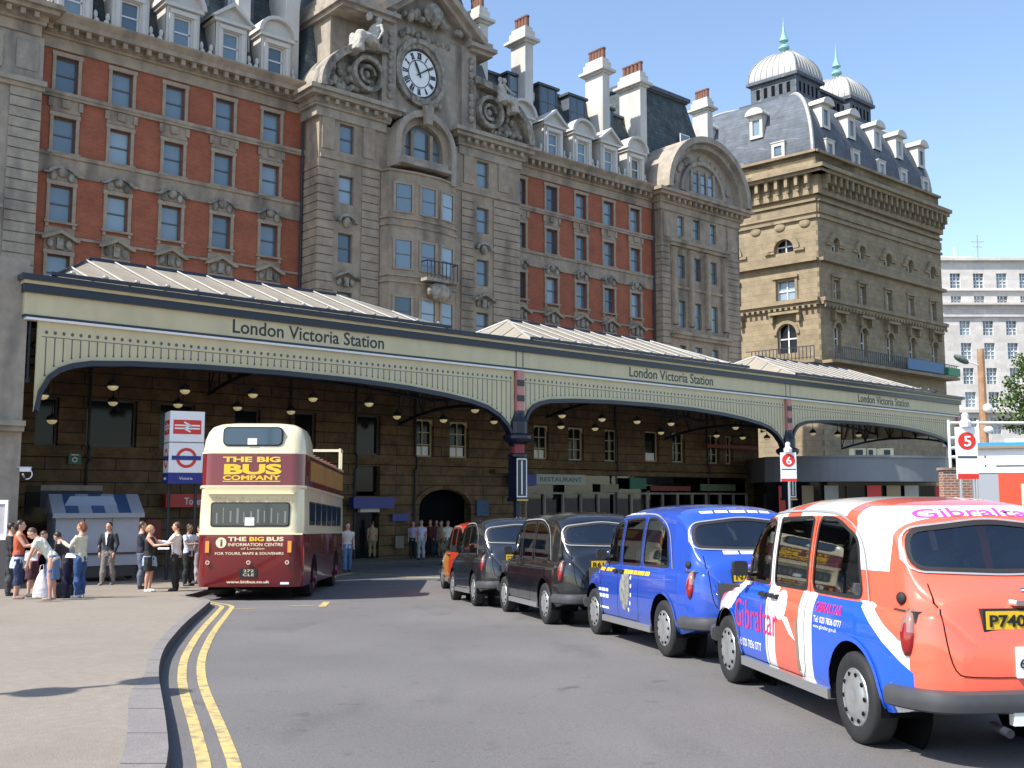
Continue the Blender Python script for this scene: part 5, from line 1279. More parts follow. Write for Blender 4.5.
gib = cab_paint('livery_gibraltar', ORANGE, [
    (CWHITE, [(0, -1, 1.04), line((.85, 1.05), (1.75, .50)), line((1.25, 1.05), (1.95, .68), -1)]),
    (CBLUE, [(1, 0, -.33), line((.85, 1.05), (1.75, .50), -1), (0, -1, 1.04), (-1, 0, 1.85)]),
    (CWHITE, [(1, 0, -1.98), (0, 1, -.6)]),
    (CWHITE, [(1, 0, -.10), (-1, 0, .33)]),
    (CWHITE, [(1, 0, .72), (-1, 0, -.43), (0, -1, 1.045)]),
    (CWHITE, [(-1, 0, -.72), (0, -1, 1.045), line((-1.45, 1.05), (-2.08, .68), -1), line((-1.62, 1.05), (-2.22, .74), 1), (0, 1, -.60), (1, 0, 2.17)]),
    (CBLUE, [(-1, 0, -.72), (0, -1, 1.03), line((-1.45, 1.05), (-2.08, .68), 1), (1, 0, 2.20)]),
    (CWHITE, [(-1, 0, -1.98), (1, 0, 2.2), (0, -1, .52)]),
    (CWHITE, [(1, 0, -.33), (0, 1, -1.66)]),
    (CWHITE, [(1, 0, 1.12), (-1, 0, -.2), (0, 1, -1.67)]),
    (CWHITE, [(1, 0, 1.80), (-1, 0, -1.3), (0, 1, -1.27), (0, -1, 1.745)]),
])
blue = cab_paint('taxi_blue_paint', (.018, .07, .42)); black1 = cab_paint('taxi_black_paint', (.006, .007, .010)); black2 = cab_paint('taxi_grey_black_paint', (.013, .016, .021)); redp = cab_paint('taxi_red_paint', (.75, .06, .02), [((.80, .30, .05), [(1, 0, -.2), (0, -1, 1.0)]), ((.8, .75, .6), [(1, .6, -1.5), (0, -1, .95)])])
def gp(u, v, y, dz=0):
    p = at_depth(u, v, y); return Vector((p.x, p.y, gz(y)))
T1, px1, px2 = taxi(gp(862, 735, 8.3), gp(737, 687, 11.15), 'orange, white and blue striped taxi with Gibraltar lettering, nearest in the queue', gib)
T2, qx1, qx2 = taxi(gp(668, 650, 13.3), gp(600, 632, 16.1), 'bright blue taxi with yellow and white wording behind the striped one', blue)
T3, rx1_, rx2_ = taxi(gp(548, 620, 18.0), gp(508, 611, 20.8), 'glossy black taxi with its driver leaning at the open window', black1)
T4, sx1_, sx2_ = taxi(gp(476, 603, 22.6), gp(455.5, 597, 25.4), 'dark grey-black taxi in front of the glossy black one', black2)
T5, tx1_, tx2_ = taxi(gp(461, 596, 27.6), gp(445, 590, 30.4), 'red and orange taxi mostly hidden at the head of the queue', redp)
pinkm = mat('letter_pink', (.55, .03, .16), .4); purp = mat('letter_purple', (.50, .06, .50), .4); yell = mat('letter_yellow', (.85, .45, .03), .4)
# lettering of the striped taxi
side_text('Gibraltar', pinkm, 1.16, .60, 1.12, .27, T1, 0)
side_text('Tel: 020 7836 0777', M['sign_white'], 1.10, .43, .66, .075, T1, .001)
side_text('GIBRALTAR', pinkm, -.76, .905, .50, .075, T1, .002); side_text('Tel: 020 7836 0777', M['sign_white'], -.76, .82, .52, .05, T1, .001); side_text('www.gibraltar.gov.uk', M['sign_white'], -.76, .765, .44, .04, T1, 0)
rear_text('Gibraltar', purp, .50, 1.645, 1.0, .062, T1, .001, .022)
put_text('P740HYN', .1, M['black_paint'], T1, (px1-.037, .345, .935), (90, 0, -90), width=.53, height=.08, bold=.002)
put_text('6193', .1, M['black_paint'], T1, (px2-.027, .16, .665), (90, 0, -90), width=.17, height=.06)
# a pale figure painted on the rear door
for pts, mt in (([(-.02+.14*math.cos(R(t)), .89+.13*math.sin(R(t))) for t in range(0, 360, 24)], M['sign_white']), ([(-.05, .8), (-.2, .8), (-.38, .62), (-.25, .66)], M['sign_white']), ([(-.36, .82), (-.42, .82), (-.47, .35), (-.40, .35)], mat('decal_brown', (.25, .17, .12), .5))):
    link(drape(flat_poly(pts, mt), 'y', 1, .0035), 'decal', T1)
# wording of the blue taxi: too small to read in the photograph, so short bars of the same rhythm
def bars(par, x_left, z, widths, h, mt, where='side', arch=0, gap=.03):
    x = x_left; tot = sum(widths)+gap*(len(widths)-1); done = 0
    for w in widths:
        n = 4; pts = []; 
        for j in range(n+1): t = (done+w*j/n)/tot; pts.append((x-w*j/n, z+h+arch*(1-(2*t-1)**2)))
        for j in range(n, -1, -1): t = (done+w*j/n)/tot; pts.append((x-w*j/n, z+arch*(1-(2*t-1)**2)))
        link(drape(flat_poly(pts, mt), 'y' if where == 'side' else 'x', 1 if where == 'side' else -1, .0035), 'wording_bar', par); x -= w+gap; done += w+gap
bars(T2, 1.75, .94, [.22, .13, .17, .22, .16, .2], .045, yell); bars(T2, .1, .93, [.16, .22, .13, .25, .17], .05, yell); 
bars(T2, 1.15, .66, [.12, .16, .12], .04, M['sign_white']); bars(T2, 1.12, .57, [.15, .10, .13], .05, M['sign_white']); bars(T2, 1.1, .42, [.42], .03, M['sign_white'])
link(drape(flat_poly([(-.02+.2*math.cos(R(t)), .72+.27*math.sin(R(t))) for t in range(0, 360, 15)], mat('decal_grey', (.22, .22, .20), .5, .6, 14)), 'y', 1, .003), 'decal', T2)
for a in (-50, -30, -10, 10, 30): link(drape(flat_poly([(-.02-.27*math.cos(R(a))+.03*math.cos(R(t)), .72+.33*math.sin(R(a))+.03*math.sin(R(t))) for t in range(0, 360, 60)], M['sign_white']), 'y', 1, .0035), 'decal', T2)
bars(T2, .46, 1.69, [.15, .16, .2, .13, .13], .028, M['sign_white'], 'rear', .012); bars(T2, .36, 1.215, [.18, .2, .14, .2, .14], .04, M['sign_white'], 'rear')
bars(T2, .35, 1.70, [.14, .18, .15, .2], .03, M['sign_white'])
for T_, x_, s_ in ((T2, qx1, 'N701 BLU'), (T3, rx1_, 'R614 LYE'), (T4, sx1_, 'S238 KGN')):
    put_text(s_, .1, M['black_paint'], T_, (x_-.037, .345, .935), (90, 0, -90), width=.5, height=.08)
# ---------------------------------------------------------------- open-top double-decker
MAROON = mat('bus_maroon', (.16, .008, .012), .25, .08, 1.5, coat=.8, dirt=((.09, .012, .012), 1.0, .5)); BCREAM = mat('bus_cream', (.76, .66, .43), .3, .05, 1.2, coat=.6)
BGLASS = mat('bus_glass', (.035, .06, .09), .06, spec=.9); GOLD = mat('bus_gold', (.85, .50, .03), .45)
br_ = at_depth(247.5, 600, 25.0); bus = empty('sightseeing_bus', (br_.x, 25.0, gz(25.3)), R(2.6), 'maroon and cream open-top double-decker bus seen from behind', 'bus')
bus.rotation_euler = (math.atan2(gz(33)-gz(25.3), 7.7), 0, R(2.6))
# local: x right, y forward from the rear face, z up
BW, BL = 1.25, 8.4
def outline(w, y0, y1, r=.32, rf=.25, n=6):
    P = []
    for cx_, cy_, a0, rr in ((w-r, y0+r, -90, r), (w-rf, y1-rf, 0, rf), (-w+rf, y1-rf, 90, rf), (-w+r, y0+r, 180, r)):
        for k in range(n+1): a = R(a0+90*k/n); P.append((cx_+rr*math.cos(a), cy_+rr*math.sin(a)))
    return P
def loft(mb, levels, m=0, cap=(True, True)):
    n = len(levels[0][0]); vs = []; fs = []
    for P, z in levels: vs += [(x, y, z) for x, y in P]
    for i in range(len(levels)-1):
        for k in range(n): fs.append((i*n+k, i*n+(k+1) % n, (i+1)*n+(k+1) % n, (i+1)*n+k))
    if cap[0]: fs.append(tuple(range(n))[::-1])
    if cap[1]: fs.append(tuple((len(levels)-1)*n+k for k in range(n)))
    mb.add(vs, fs, m)
b = MB(); loft(b, [(outline(BW-.02, .04, BL), .33), (outline(BW, 0, BL), .45), (outline(BW, 0, BL), 1.57)]); b.build('lower_body', MAROON, bus, True)
b = MB(); loft(b, [(outline(BW, 0, BL), 1.57), (outline(BW, .01, BL), 2.0), (outline(BW-.02, .03, BL-.02), 2.62), (outline(BW+.01, .01, BL), 2.66), (outline(BW+.01, .01, BL), 2.71)]); b.build('cream_waist_panels', BCREAM, bus, True)
b = MB(); loft(b, [(outline(BW-.01, .02, BL), 2.71), (outline(BW-.015, .03, BL), 3.46)], cap=(True, False)); 
b.build('upper_side_panels', MAROON, bus, True)
b = MB(); loft(b, [(outline(BW-.015, .0+.03, BL), 3.46), (outline(BW+.0, .02, BL), 3.47), (outline(BW+.0, .02, BL), 3.51)], cap=(False, False)); b.box(-1.2, 1.2, .5, BL-.1, 2.75, 2.8); b.build('upper_rail', BCREAM, bus)
# roofed rear end
P0 = outline(BW-.015, .03, 1.55, .34, .02)
lv = [(P0, 3.5)]
for w_, y_, z_ in ((BW-.05, .07, 3.8), (BW-.11, .14, 4.0), (BW-.19, .23, 4.13), (BW-.34, .38, 4.21), (BW-.6, .6, 4.25)): lv.append((outline(w_, y_, 1.55, min(.34, w_*.4), .02), z_))
b = MB(); loft(b, lv); b.build('rear_dome', BCREAM, bus, True)
def rrect(w, h, r, cx_=0, cz_=0): return [(cx_+x, cz_+z) for x, z in round_poly([(-w/2, -h/2), (w/2, -h/2), (w/2, h/2), (-w/2, h/2)], r)]
b = MB(); b.prism(rrect(1.42, .46, .14, 0, 3.88), 'y', .03, .3); f = b.build('rear_upper_window', M['rubber'], bus); b = MB(); b.prism(rrect(1.36, .40, .12, 0, 3.88), 'y', .018, .03); b.build('pane', BGLASS, f)
b = MB(); b.box(-.12, .1, .008, .018, 3.68, 3.83); b.build('paper_notice', M['sign_white'], f)
b = MB(); b.prism(rrect(1.86, .58, .08, 0, 2.02), 'y', -.004, .1); f = b.build('rear_lower_window', M['rubber'], bus); b = MB(); b.prism(rrect(1.80, .52, .07, 0, 2.02), 'y', -.014, -.004); b.build('pane', mat('bus_dark_glass', (.02, .025, .03), .08, spec=.9), f)
b = MB(); b.box(-.12, .1, -.022, -.014, 1.76, 1.95); b.build('paper_notice', M['sign_white'], f)
rg = MB()
for k in range(11): x = -.8+k*.16; rg.box(x, x+random.uniform(.02, .06), -.0165, -.014, 1.8+random.uniform(0, .05), 2.05+random.uniform(0, .15))
rg.build('seat_rails', mat('seat_rail_grey', (.2, .2, .2), .5), f)
b = MB(); b.box(-1.02, 1.02, -.05, .02, 2.50, 2.53); b.box(-1.24, 1.24, -.008, .02, 1.545, 1.58); b.build('drip_moulding', BCREAM, bus)
put_text('THE BIG', .2, GOLD, bus, (-.68, .015, 3.27), width=1.36, height=.13, bold=.008); put_text('BUS', .4, GOLD, bus, (-.68, .015, 2.985), width=1.36, height=.25, bold=.018); put_text('COMPANY', .2, GOLD, bus, (-.68, .015, 2.84), width=1.36, height=.115, bold=.006)
b = MB(); b.box(-.68, .68, .012, .018, 2.795, 2.815); b.build('gold_rule', GOLD, bus)
faint = mat('bus_faint_letter', (.45, .32, .18), .5)
put_text("We're all over London", .2, faint, bus, (-.92, -.006, 2.34), width=1.9, height=.1)
b = MB(); b.prism([(-.66+.125*math.cos(R(t)), 1.36+.125*math.sin(R(t))) for t in range(0, 360, 20)], 'y', -.008, .0); b.build('badge', BCREAM, bus); put_text('i', .2, MAROON, bus, (-.69, -.010, 1.28), width=.05, height=.16, bold=.004)
put_text('THE', .1, BCREAM, bus, (-.5, -.003, 1.4), width=.43, height=.1, bold=.003); put_text('BIG', .1, GOLD, bus, (-.01, -.003, 1.4), width=.34, height=.1, bold=.003); put_text('BUS', .1, BCREAM, bus, (.39, -.003, 1.4), width=.4, height=.1, bold=.003)
put_text('INFORMATION CENTRE', .1, BCREAM, bus, (-.5, -.003, 1.28), width=1.28, height=.075, bold=.001); put_text('of London', .1, BCREAM, bus, (-.2, -.003, 1.2), width=.55, height=.05); put_text('FOR TOURS, MAPS & SOUVENIRS', .1, BCREAM, bus, (-.8, -.003, 1.08), width=1.6, height=.07, bold=.001)
put_text('www.bigbus.co.uk', .1, BCREAM, bus, (-.5, -.003, .42), width=1.0, height=.085, bold=.002)
b = MB(); b.box(-.22, .2, -.02, 0, .56, .76); n_ = b.build('number_plate', M['black_paint'], bus); put_text('272', .1, BCREAM, n_, (-.12, -.021, .675), width=.24, height=.06); put_text('CLE', .1, BCREAM, n_, (-.13, -.021, .585), width=.26, height=.06)
for x in (-.95, 0, .9): b = MB(); b.tube([(x, -.05, .9), (x, .02, .9)], .05, 14); q = b.build('rear_lamp', M['chrome'], bus); b = MB(); b.tube([(x, -.055, .9), (x, -.05, .9)], .03, 12); b.build('lens', M['red_lens'], q)
for x in (-1.02, .9): b = MB(); b.box(x, x+.09, -.03, 0, 1.13, 1.4); b.build('reflector', M['amber_lens'], bus)
b = MB(); b.box(.75, .95, -.012, 0, .39, .44); b.build('small_sticker', M['sign_white'], bus)
# side windows, side banner, seats, front screen
for sd in (1, -1):
    for k in range(6):
        y0 = .95+k*1.12; b = MB(); b.prism([(y, z) for y, z in rrect(.98, .58, .08, y0+.5, 2.06)], 'x', sd*(BW-.03), sd*(BW+.006)); f = b.build('side_window', M['rubber'], bus); b = MB(); b.prism([(y, z) for y, z in rrect(.92, .52, .07, y0+.5, 2.06)], 'x', sd*(BW+.006), sd*(BW+.012)); b.build('pane', BGLASS, f)
    b = MB(); b.box(sd*(BW-.01), sd*(BW+.008), 1.0, BL-.5, 2.86, 3.36); bn_ = b.build('side_banner', mat('banner_ochre', (.30, .14, .02), .6, .3, 2), bus)
    b = MB(); b.box(sd*(BW-.02), sd*(BW+.02), .3, BL-.3, 1.56, 1.6); b.box(sd*(BW-.02), sd*(BW+.02), .3, BL-.3, 2.64, 2.7); b.build('beading', BCREAM, bus)
    for y in (2.0, 6.6):
        b = MB(); b.prism([(y+.56*math.cos(R(t)), .5+.56*math.sin(R(t))) for t in range(-15, 196, 10)], 'x', sd*(BW-.25), sd*(BW+.004)); b.build('wheel_arch', M['black_void'], bus)
        b = MB(); w = MB(); vs = []
        for xo, m_ in ((sd*(BW-.32), 0),):
            def lat2(mb, prof, n=28):
                vs = []; fs = []
                for r, x in prof:
                    for k in range(n): a = 2*math.pi*k/n; vs.append((x, y+r*math.cos(a), .48+r*math.sin(a)))
                for i in range(len(prof)-1):
                    for k in range(n): fs.append((i*n+k, i*n+(k+1) % n, (i+1)*n+(k+1) % n, (i+1)*n+k))
                fs.append(tuple(range(n))); fs.append(tuple((len(prof)-1)*n+k for k in range(n))[::-1]); mb.add(vs, fs)
            lat2(b, [(.3, sd*(BW-.52)), (.46, sd*(BW-.5)), (.48, sd*(BW-.45)), (.48, sd*(BW-.1)), (.46, sd*(BW-.04)), (.3, sd*(BW-.02))]); lat2(w, [(.3, sd*(BW-.06)), (.28, sd*(BW-.0)), (.15, sd*(BW+.01)), (.13, sd*(BW+.06)), (.02, sd*(BW+.07))])
        q = b.build('wheel', M['rubber'], bus, True); w.build('hub', MAROON, q, True)
for k in range(8):
    for sd in (1, -1):
        b = MB(); y = 1.9+k*.76; b.box(sd*.3, sd*1.12, y, y+.08, 2.8, 3.58); b.box(sd*.3, sd*1.12, y+.08, y+.45, 3.15, 3.22); b.tube([(sd*.3, y+.04, 3.6), (sd*1.12, y+.04, 3.6)], .02, 6); b.build('seat', mat('bus_seat', (.30, .06, .05), .7) if k == 0 else M['bus_seat'], bus)
b = MB(); b.box(-1.18, 1.18, BL-.12, BL-.06, 3.5, 3.58); b.box(-1.18, 1.18, BL-.12, BL-.06, 4.12, 4.2)
for x in (-1.18, -.02, 1.12): b.box(x, x+.06, BL-.12, BL-.06, 3.5, 4.2)
b.box(1.14, 1.2, BL-.7, BL-.1, 4.1, 4.18); b.box(1.14, 1.2, BL-.72, BL-.66, 3.5, 4.18); b.box(-1.2, -1.14, BL-.7, BL-.1, 4.1, 4.18)
b.build('upper_windscreen_frame', BCREAM, bus)
b = MB(); b.box(-1.0, 1.0, .3, BL-.3, .25, .34); b.tube([(-.35, .1, .3), (-.1, -.02, .22), (.1, -.02, .22)], .03, 8); b.box(-.9, -.5, .9, 1.1, .25, .5); b.build('chassis', M['black_void'], bus)
# ---------------------------------------------------------------- people
from mathutils import noise as mnoise
CLOTH = {}
def cloth(name, col, rough=.8):
    if name not in CLOTH: CLOTH[name] = mat('cloth_'+name, col, rough, .12, 9, .5, 22)
    return CLOTH[name]
mat('skin_fair', (.55, .30, .21), .5, .06, 12); mat('skin_brown', (.22, .11, .07), .5, .06, 12)
mat('hair_dark', (.018, .012, .009), .5, .3, 30); mat('hair_ginger', (.20, .065, .02), .5, .3, 30); mat('hair_blond', (.38, .24, .10), .5, .3, 30); mat('hair_brown', (.07, .04, .022), .5, .3, 30)
def remeshed(mb, name, mt, voxel, parent, smooth_it=4):
    me0 = mb.mesh(name+'_raw', mt); o = bpy.data.objects.new(name, me0); COL.objects.link(o)
    r = o.modifiers.new('r', 'REMESH'); r.mode = 'VOXEL'; r.voxel_size = voxel; r.use_smooth_shade = True
    s_ = o.modifiers.new('s', 'SMOOTH'); s_.factor = .5; s_.iterations = smooth_it
    bpy.context.view_layer.update(); me = bpy.data.meshes.new_from_object(o.evaluated_get(bpy.context.evaluated_depsgraph_get())); me.name = name
    bpy.data.objects.remove(o); bpy.data.meshes.remove(me0)
    if name in ('shirt', 'trousers', 'skirt', 'shorts', 'drapery', 'waist_jacket'):      # folds in the cloth
        amp = .011 if name != 'drapery' else .05; sd_ = Vector((random.random()*50, random.random()*50, 0)); fz = 5 if name != 'drapery' else 1.2
        for v, n_ in [(v, v.normal.copy()) for v in me.vertices]:
            q = Vector((v.co.x*fz*3.2+v.co.z*3, v.co.y*fz*3.2, v.co.z*fz*1.1))+sd_; w_ = mnoise.noise(q)+.5*mnoise.noise(q*2.1); v.co += n_*(w_*amp)
    if not me.materials: me.materials.append(mt)
    return link(me, name, parent)
def ell(mb, rows, n=14, m=0):
    vs = []; fs = []
    for c, rx, ry in rows:
        for k in range(n): a = 2*math.pi*k/n; vs.append((c[0]+rx*math.cos(a), c[1]+ry*math.sin(a), c[2]))
    for i in range(len(rows)-1):
        for k in range(n): fs.append((i*n+k, i*n+(k+1) % n, (i+1)*n+(k+1) % n, (i+1)*n+k))
    fs.append(tuple(range(n))[::-1]); fs.append(tuple((len(rows)-1)*n+k for k in range(n))); mb.add(vs, fs, m)
def person(pt, face, H=1.7, label='', skin='skin_fair', hair='hair_brown', hairlen=.0, top=('white', (.7, .7, .7)), sleeve='short', bottom=('black', (.02, .02, .02)), btype='trousers', shoes=(.03, .03, .03), lean=0.0, arms=None, stride=.06, step=.0, voxel=.011, headturn=0.0, group='people on the pavement', female=False, seated=False, mono=None, waist=None, vest=None, open_front=None):
    o = empty('person' if not mono else 'seated_statue', pt, R(face), label, 'person' if not mono else 'statue', group if not mono else None)
    h = H; hz = .52*h
    if seated: hz = .30*h
    Lm = Matrix.Translation((0, 0, hz)) @ Matrix.Rotation(-R(lean), 4, 'X') @ Matrix.Translation((0, 0, -hz))
    off = hz-.52*h
    def U(p): return Lm @ Vector((p[0], p[1], p[2]+off))       # upper body point
    sw = .118*h if not female else .105*h
    sh = [U((s_*sw*.86, -.005*h, .815*h)) for s_ in (-1, 1)]
    if arms is None: arms = [((-.12, .05, -1), (-.02, .25, -1)), ((.12, .05, -1), (.02, .25, -1))]
    J = []
    for i in range(2):
        a, b_ = Vector(arms[i][0]).normalized(), Vector(arms[i][1]).normalized(); el = sh[i]+a*.172*h; wr = el+b_*.145*h; J.append((sh[i], el, wr, b_))
    if seated: feet = [Vector((s_*.07*h, .30*h, 0)) for s_ in (-1, 1)]; knees = [Vector((s_*.09*h, .27*h, .30*h)) for s_ in (-1, 1)]; 
    else:
        feet = [Vector((-stride*h, -step*h, 0)), Vector((stride*h, step*h, 0))]; knees = [Vector((s_*(.5*stride+.025)*h, (feet[i].y*.45)+.012*h, .285*h)) for i, s_ in enumerate((-1, 1))]
    hips = [Vector((s_*.052*h, 0, hz-.01*h)) for s_ in (-1, 1)]
    ank = [f+Vector((0, -.01*h, .045*h)) for f in feet]
    def legs(mb, k, zcut=0.0, flare=1.0):
        for i in range(2):
            hp, kn, an = hips[i], knees[i], ank[i]; pts = [hp+Vector((0, 0, .02*h)), hp.lerp(kn, .35), kn, kn.lerp(an, .35)+Vector((0, -.006*h, 0)), kn.lerp(an, .7), an]; rr = [.052*h, .050*h, .034*h, .034*h, .025*h, .021*h]
            if zcut: 
                t = zcut; P2 = [pts[0], pts[1], pts[1].lerp(pts[2], .5), pts[2] if t < .285 else pts[1].lerp(pts[2], .8)]; mb.tube(P2, [r*k for r in (.052*h, .052*h*flare, .046*h*flare, .044*h*flare)], 12)
            else: mb.tube(pts, [r*k*(1 if j < 3 else flare) for j, r in enumerate(rr)], 12)
    # body
    b = MB(); legs(b, 1.0)
    W = .92 if female else 1.0
    b.T = Lm @ Matrix.Translation((0, 0, off))
    tors = [((0, 0, .47*h), .07*h, .055*h), ((0, 0, .51*h), .092*h, .064*h), ((0, -.004*h, .56*h), .088*h*W, .062*h), ((0, 0, .62*h), .076*h*W, .055*h), ((0, .004*h, .70*h), .090*h*W, .063*h), ((0, .004*h, .76*h), .100*h*W, .064*h), ((0, 0, .805*h), .098*h*W, .054*h), ((0, -.004*h, .835*h), .055*h, .04*h), ((0, -.002*h, .86*h), .034*h, .034*h), ((0, .004*h, .89*h), .031*h, .033*h)]
    ell(b, tors)
    ht = Matrix.Translation((0, .008*h, .932*h)) @ Matrix.Rotation(R(headturn), 4, 'Z')
    b.T = Lm @ Matrix.Translation((0, 0, off)) @ ht
    b.ball((0, 0, .008*h), .045*h, .055*h, .062*h, 18, 14); b.ball((0, .022*h, -.028*h), .032*h, .034*h, .034*h, 14, 10)
    b.tube([(0, .052*h, .012*h), (0, .066*h, -.008*h), (0, .052*h, -.013*h)], [.005*h, .009*h, .006*h], 6); b.ball((0, .053*h, -.030*h), .014*h, .005*h, .004*h, 8, 6)
    for s_ in (-1, 1): b.ball((s_*.046*h, -.002*h, .0), .006*h, .012*h, .018*h, 8, 6)
    b.T = None
    for s_i, (s0, el, wr, fd) in enumerate(J):
        b.tube([s0, s0.lerp(el, .5), el, el.lerp(wr, .3), wr], [.030*h, .027*h, .022*h, .023*h, .014*h], 12)
        sgn = -1 if s_i == 0 else 1
        side = fd.cross(Vector((0, 0, 1))); side = side.normalized() if side.length > .1 else Vector((0, 1, 0)); nrm = side.cross(fd).normalized()
        palm = wr+fd*.028*h; b.tube([wr, palm, palm+fd*.022*h], [.014*h, .019*h, .018*h], 10)
        if voxel < .014 and not mono:
            for k in range(4):
                base = palm+fd*.018*h+side*(-.0150+.0100*k)*h; ln = (.034, .040, .038, .028)[k]*h
                b.tube([base, base+fd*ln*.5-nrm*.002*h, base+fd*ln-nrm*.012*h], [.0058*h, .0054*h, .0045*h], 6)
            tb = palm-side*sgn*.014*h-fd*.008*h; b.tube([tb, tb-side*sgn*.014*h+fd*.014*h, tb-side*sgn*.014*h+fd*.030*h], [.0065*h, .006*h, .005*h], 6)
    bt = MB(); bt.T = None
    mt_skin = M[skin] if not mono else mono
    remeshed(b, 'body', mt_skin, voxel*(.75 if voxel < .014 else 1), o, 2)
    if mono:
        d = MB(); d.T = Lm @ Matrix.Translation((0, 0, off)); ell(d, [((0, 0, .44*h), .17*h, .14*h), ((0, .0, .6*h), .12*h, .10*h), ((0, .01*h, .74*h), .13*h, .10*h), ((0, 0, .82*h), .10*h, .08*h)]); [d.tube([s0, el, wr], [.055*h, .05*h, .04*h], 8) for s0, el, wr, fd in []]
        d.T = None
        for i in range(2): d.tube([hips[i], knees[i], ank[i]], [.11*h, .10*h, .10*h], 10)
        d.ball((0, .05*h, .93*h+off), .06*h, .06*h, .07*h) ; remeshed(d, 'drapery', mono, voxel*1.3, o, 2); return o
    # trousers or skirt
    c = MB(); mt_b = cloth(*bottom)
    c.T = None; ell(c, [((0, 0, hz-.06*h), .088*h, .068*h), ((0, 0, hz-.01*h), .100*h, .074*h), ((0, 0, hz+.05*h), .093*h, .068*h)])
    if btype == 'trousers': legs(c, 1.16, 0, 1.35)
    elif btype == 'shorts': legs(c, 1.2, .34, 1.12)
    elif btype == 'crop': 
        for i in range(2): c.tube([hips[i], hips[i].lerp(knees[i], .5), knees[i], knees[i].lerp(ank[i], .45)], [.06*h, .06*h, .046*h, .05*h], 12)
    elif btype == 'skirt': ell(c, [((0, .0, hz-.26*h), .115*h, .095*h), ((0, 0, hz-.12*h), .108*h, .085*h), ((0, 0, hz), .098*h, .074*h)], 18)
    remeshed(c, {'trousers': 'trousers', 'shorts': 'shorts', 'crop': 'trousers', 'skirt': 'skirt'}[btype], mt_b, voxel*1.15, o)
    # shirt
    c = MB(); c.T = Lm @ Matrix.Translation((0, 0, off)); k = 1.10
    low = .47 if not vest else .45
    ell(c, [((0, 0, (low+.01)*h), .100*h, .074*h)]+[((p[0][0], p[0][1], p[0][2]), p[1]*k, p[2]*k*1.05) for p in tors[2:7]]+[((0, 0, .828*h), .062*h, .046*h)])
    c.T = None
    for s0, el, wr, fd in J:
        if sleeve == 'short': c.tube([s0, s0.lerp(el, .55), s0.lerp(el, .62)], [.037*h, .036*h, .036*h], 12)
        elif sleeve == 'long': c.tube([s0, s0.lerp(el, .5), el, el.lerp(wr, .5), wr], [.037*h, .034*h, .029*h, .026*h, .021*h], 12)
    remeshed(c, 'shirt', cloth(*top), voxel*1.15, o)
    if open_front:
        c = MB(); c.T = Lm @ Matrix.Translation((0, 0, off)); c.prism([(-.03*h, .84*h), (.03*h, .84*h), (.004*h, .64*h), (-.004*h, .64*h)], 'y', .066*h, .078*h); c.build('shirt_front', cloth(*open_front), o)
    # hair
    c = MB(); c.T = Lm @ Matrix.Translation((0, 0, off)) @ ht
    c.ball((0, -.010*h, .020*h), .050*h, .056*h, .060*h, 16, 12); 
    if hairlen: c.tube([(0, -.03*h, .02*h), (0, -.045*h, -.02*h), (0, -.04*h, -.02*h-hairlen*h)], [.044*h, .042*h, .025*h], 12)
    rh = remeshed(c, 'hair', M[hair], voxel*1.1, o, 1)
    bm = bmesh.new(); bm.from_mesh(rh.data); Ti = (Lm @ Matrix.Translation((0, 0, off)) @ ht).inverted()
    kill = [v for v in bm.verts if (lambda q: q.y > .018*h and q.z < .042*h)(Ti @ v.co)]; bmesh.ops.delete(bm, geom=kill, context='VERTS'); bm.to_mesh(rh.data); bm.free()
    # eyes
    for s_ in (-1, 1):
        c = MB(); c.T = Lm @ Matrix.Translation((0, 0, off)) @ ht; c.ball((s_*.017*h, .0515*h, .010*h), .0055*h, .004*h, .0035*h, 8, 6); c.build('eye', M['hair_dark'], o)
    # shoes
    for i in range(2):
        c = MB(); f = feet[i]; c.tube([f+Vector((0, -.03*h, .022*h)), f+Vector((0, .03*h, .02*h)), f+Vector((0, .085*h, .015*h))], [.024*h, .026*h, .018*h], 10); c.ball((f.x, f.y-.01*h, .035*h), .023*h, .03*h, .025*h); remeshed(c, 'shoe', cloth('shoe%.2f' % shoes[0], shoes, .5), voxel, o, 1)
    if waist:
        c = MB(); c.T = None; ell(c, [((0, -.01*h, hz-.13*h), .105*h, .09*h), ((0, -.01*h, hz-.05*h), .112*h, .086*h), ((0, 0, hz+.02*h), .104*h, .078*h)]); c.tube([(-.03*h, .08*h, hz), (-.05*h, .09*h, hz-.14*h)], .02*h, 8); remeshed(c, 'waist_jacket', cloth(*waist), voxel*1.1, o)
    return o
def on_pave(u, v): p = ground(u, v, .12); return p
FW = [((-.15, .55, -.8), (.1, 1, .15)), ((.15, .55, -.8), (-.1, 1, .1))]          # holding a paper in front
DN = None
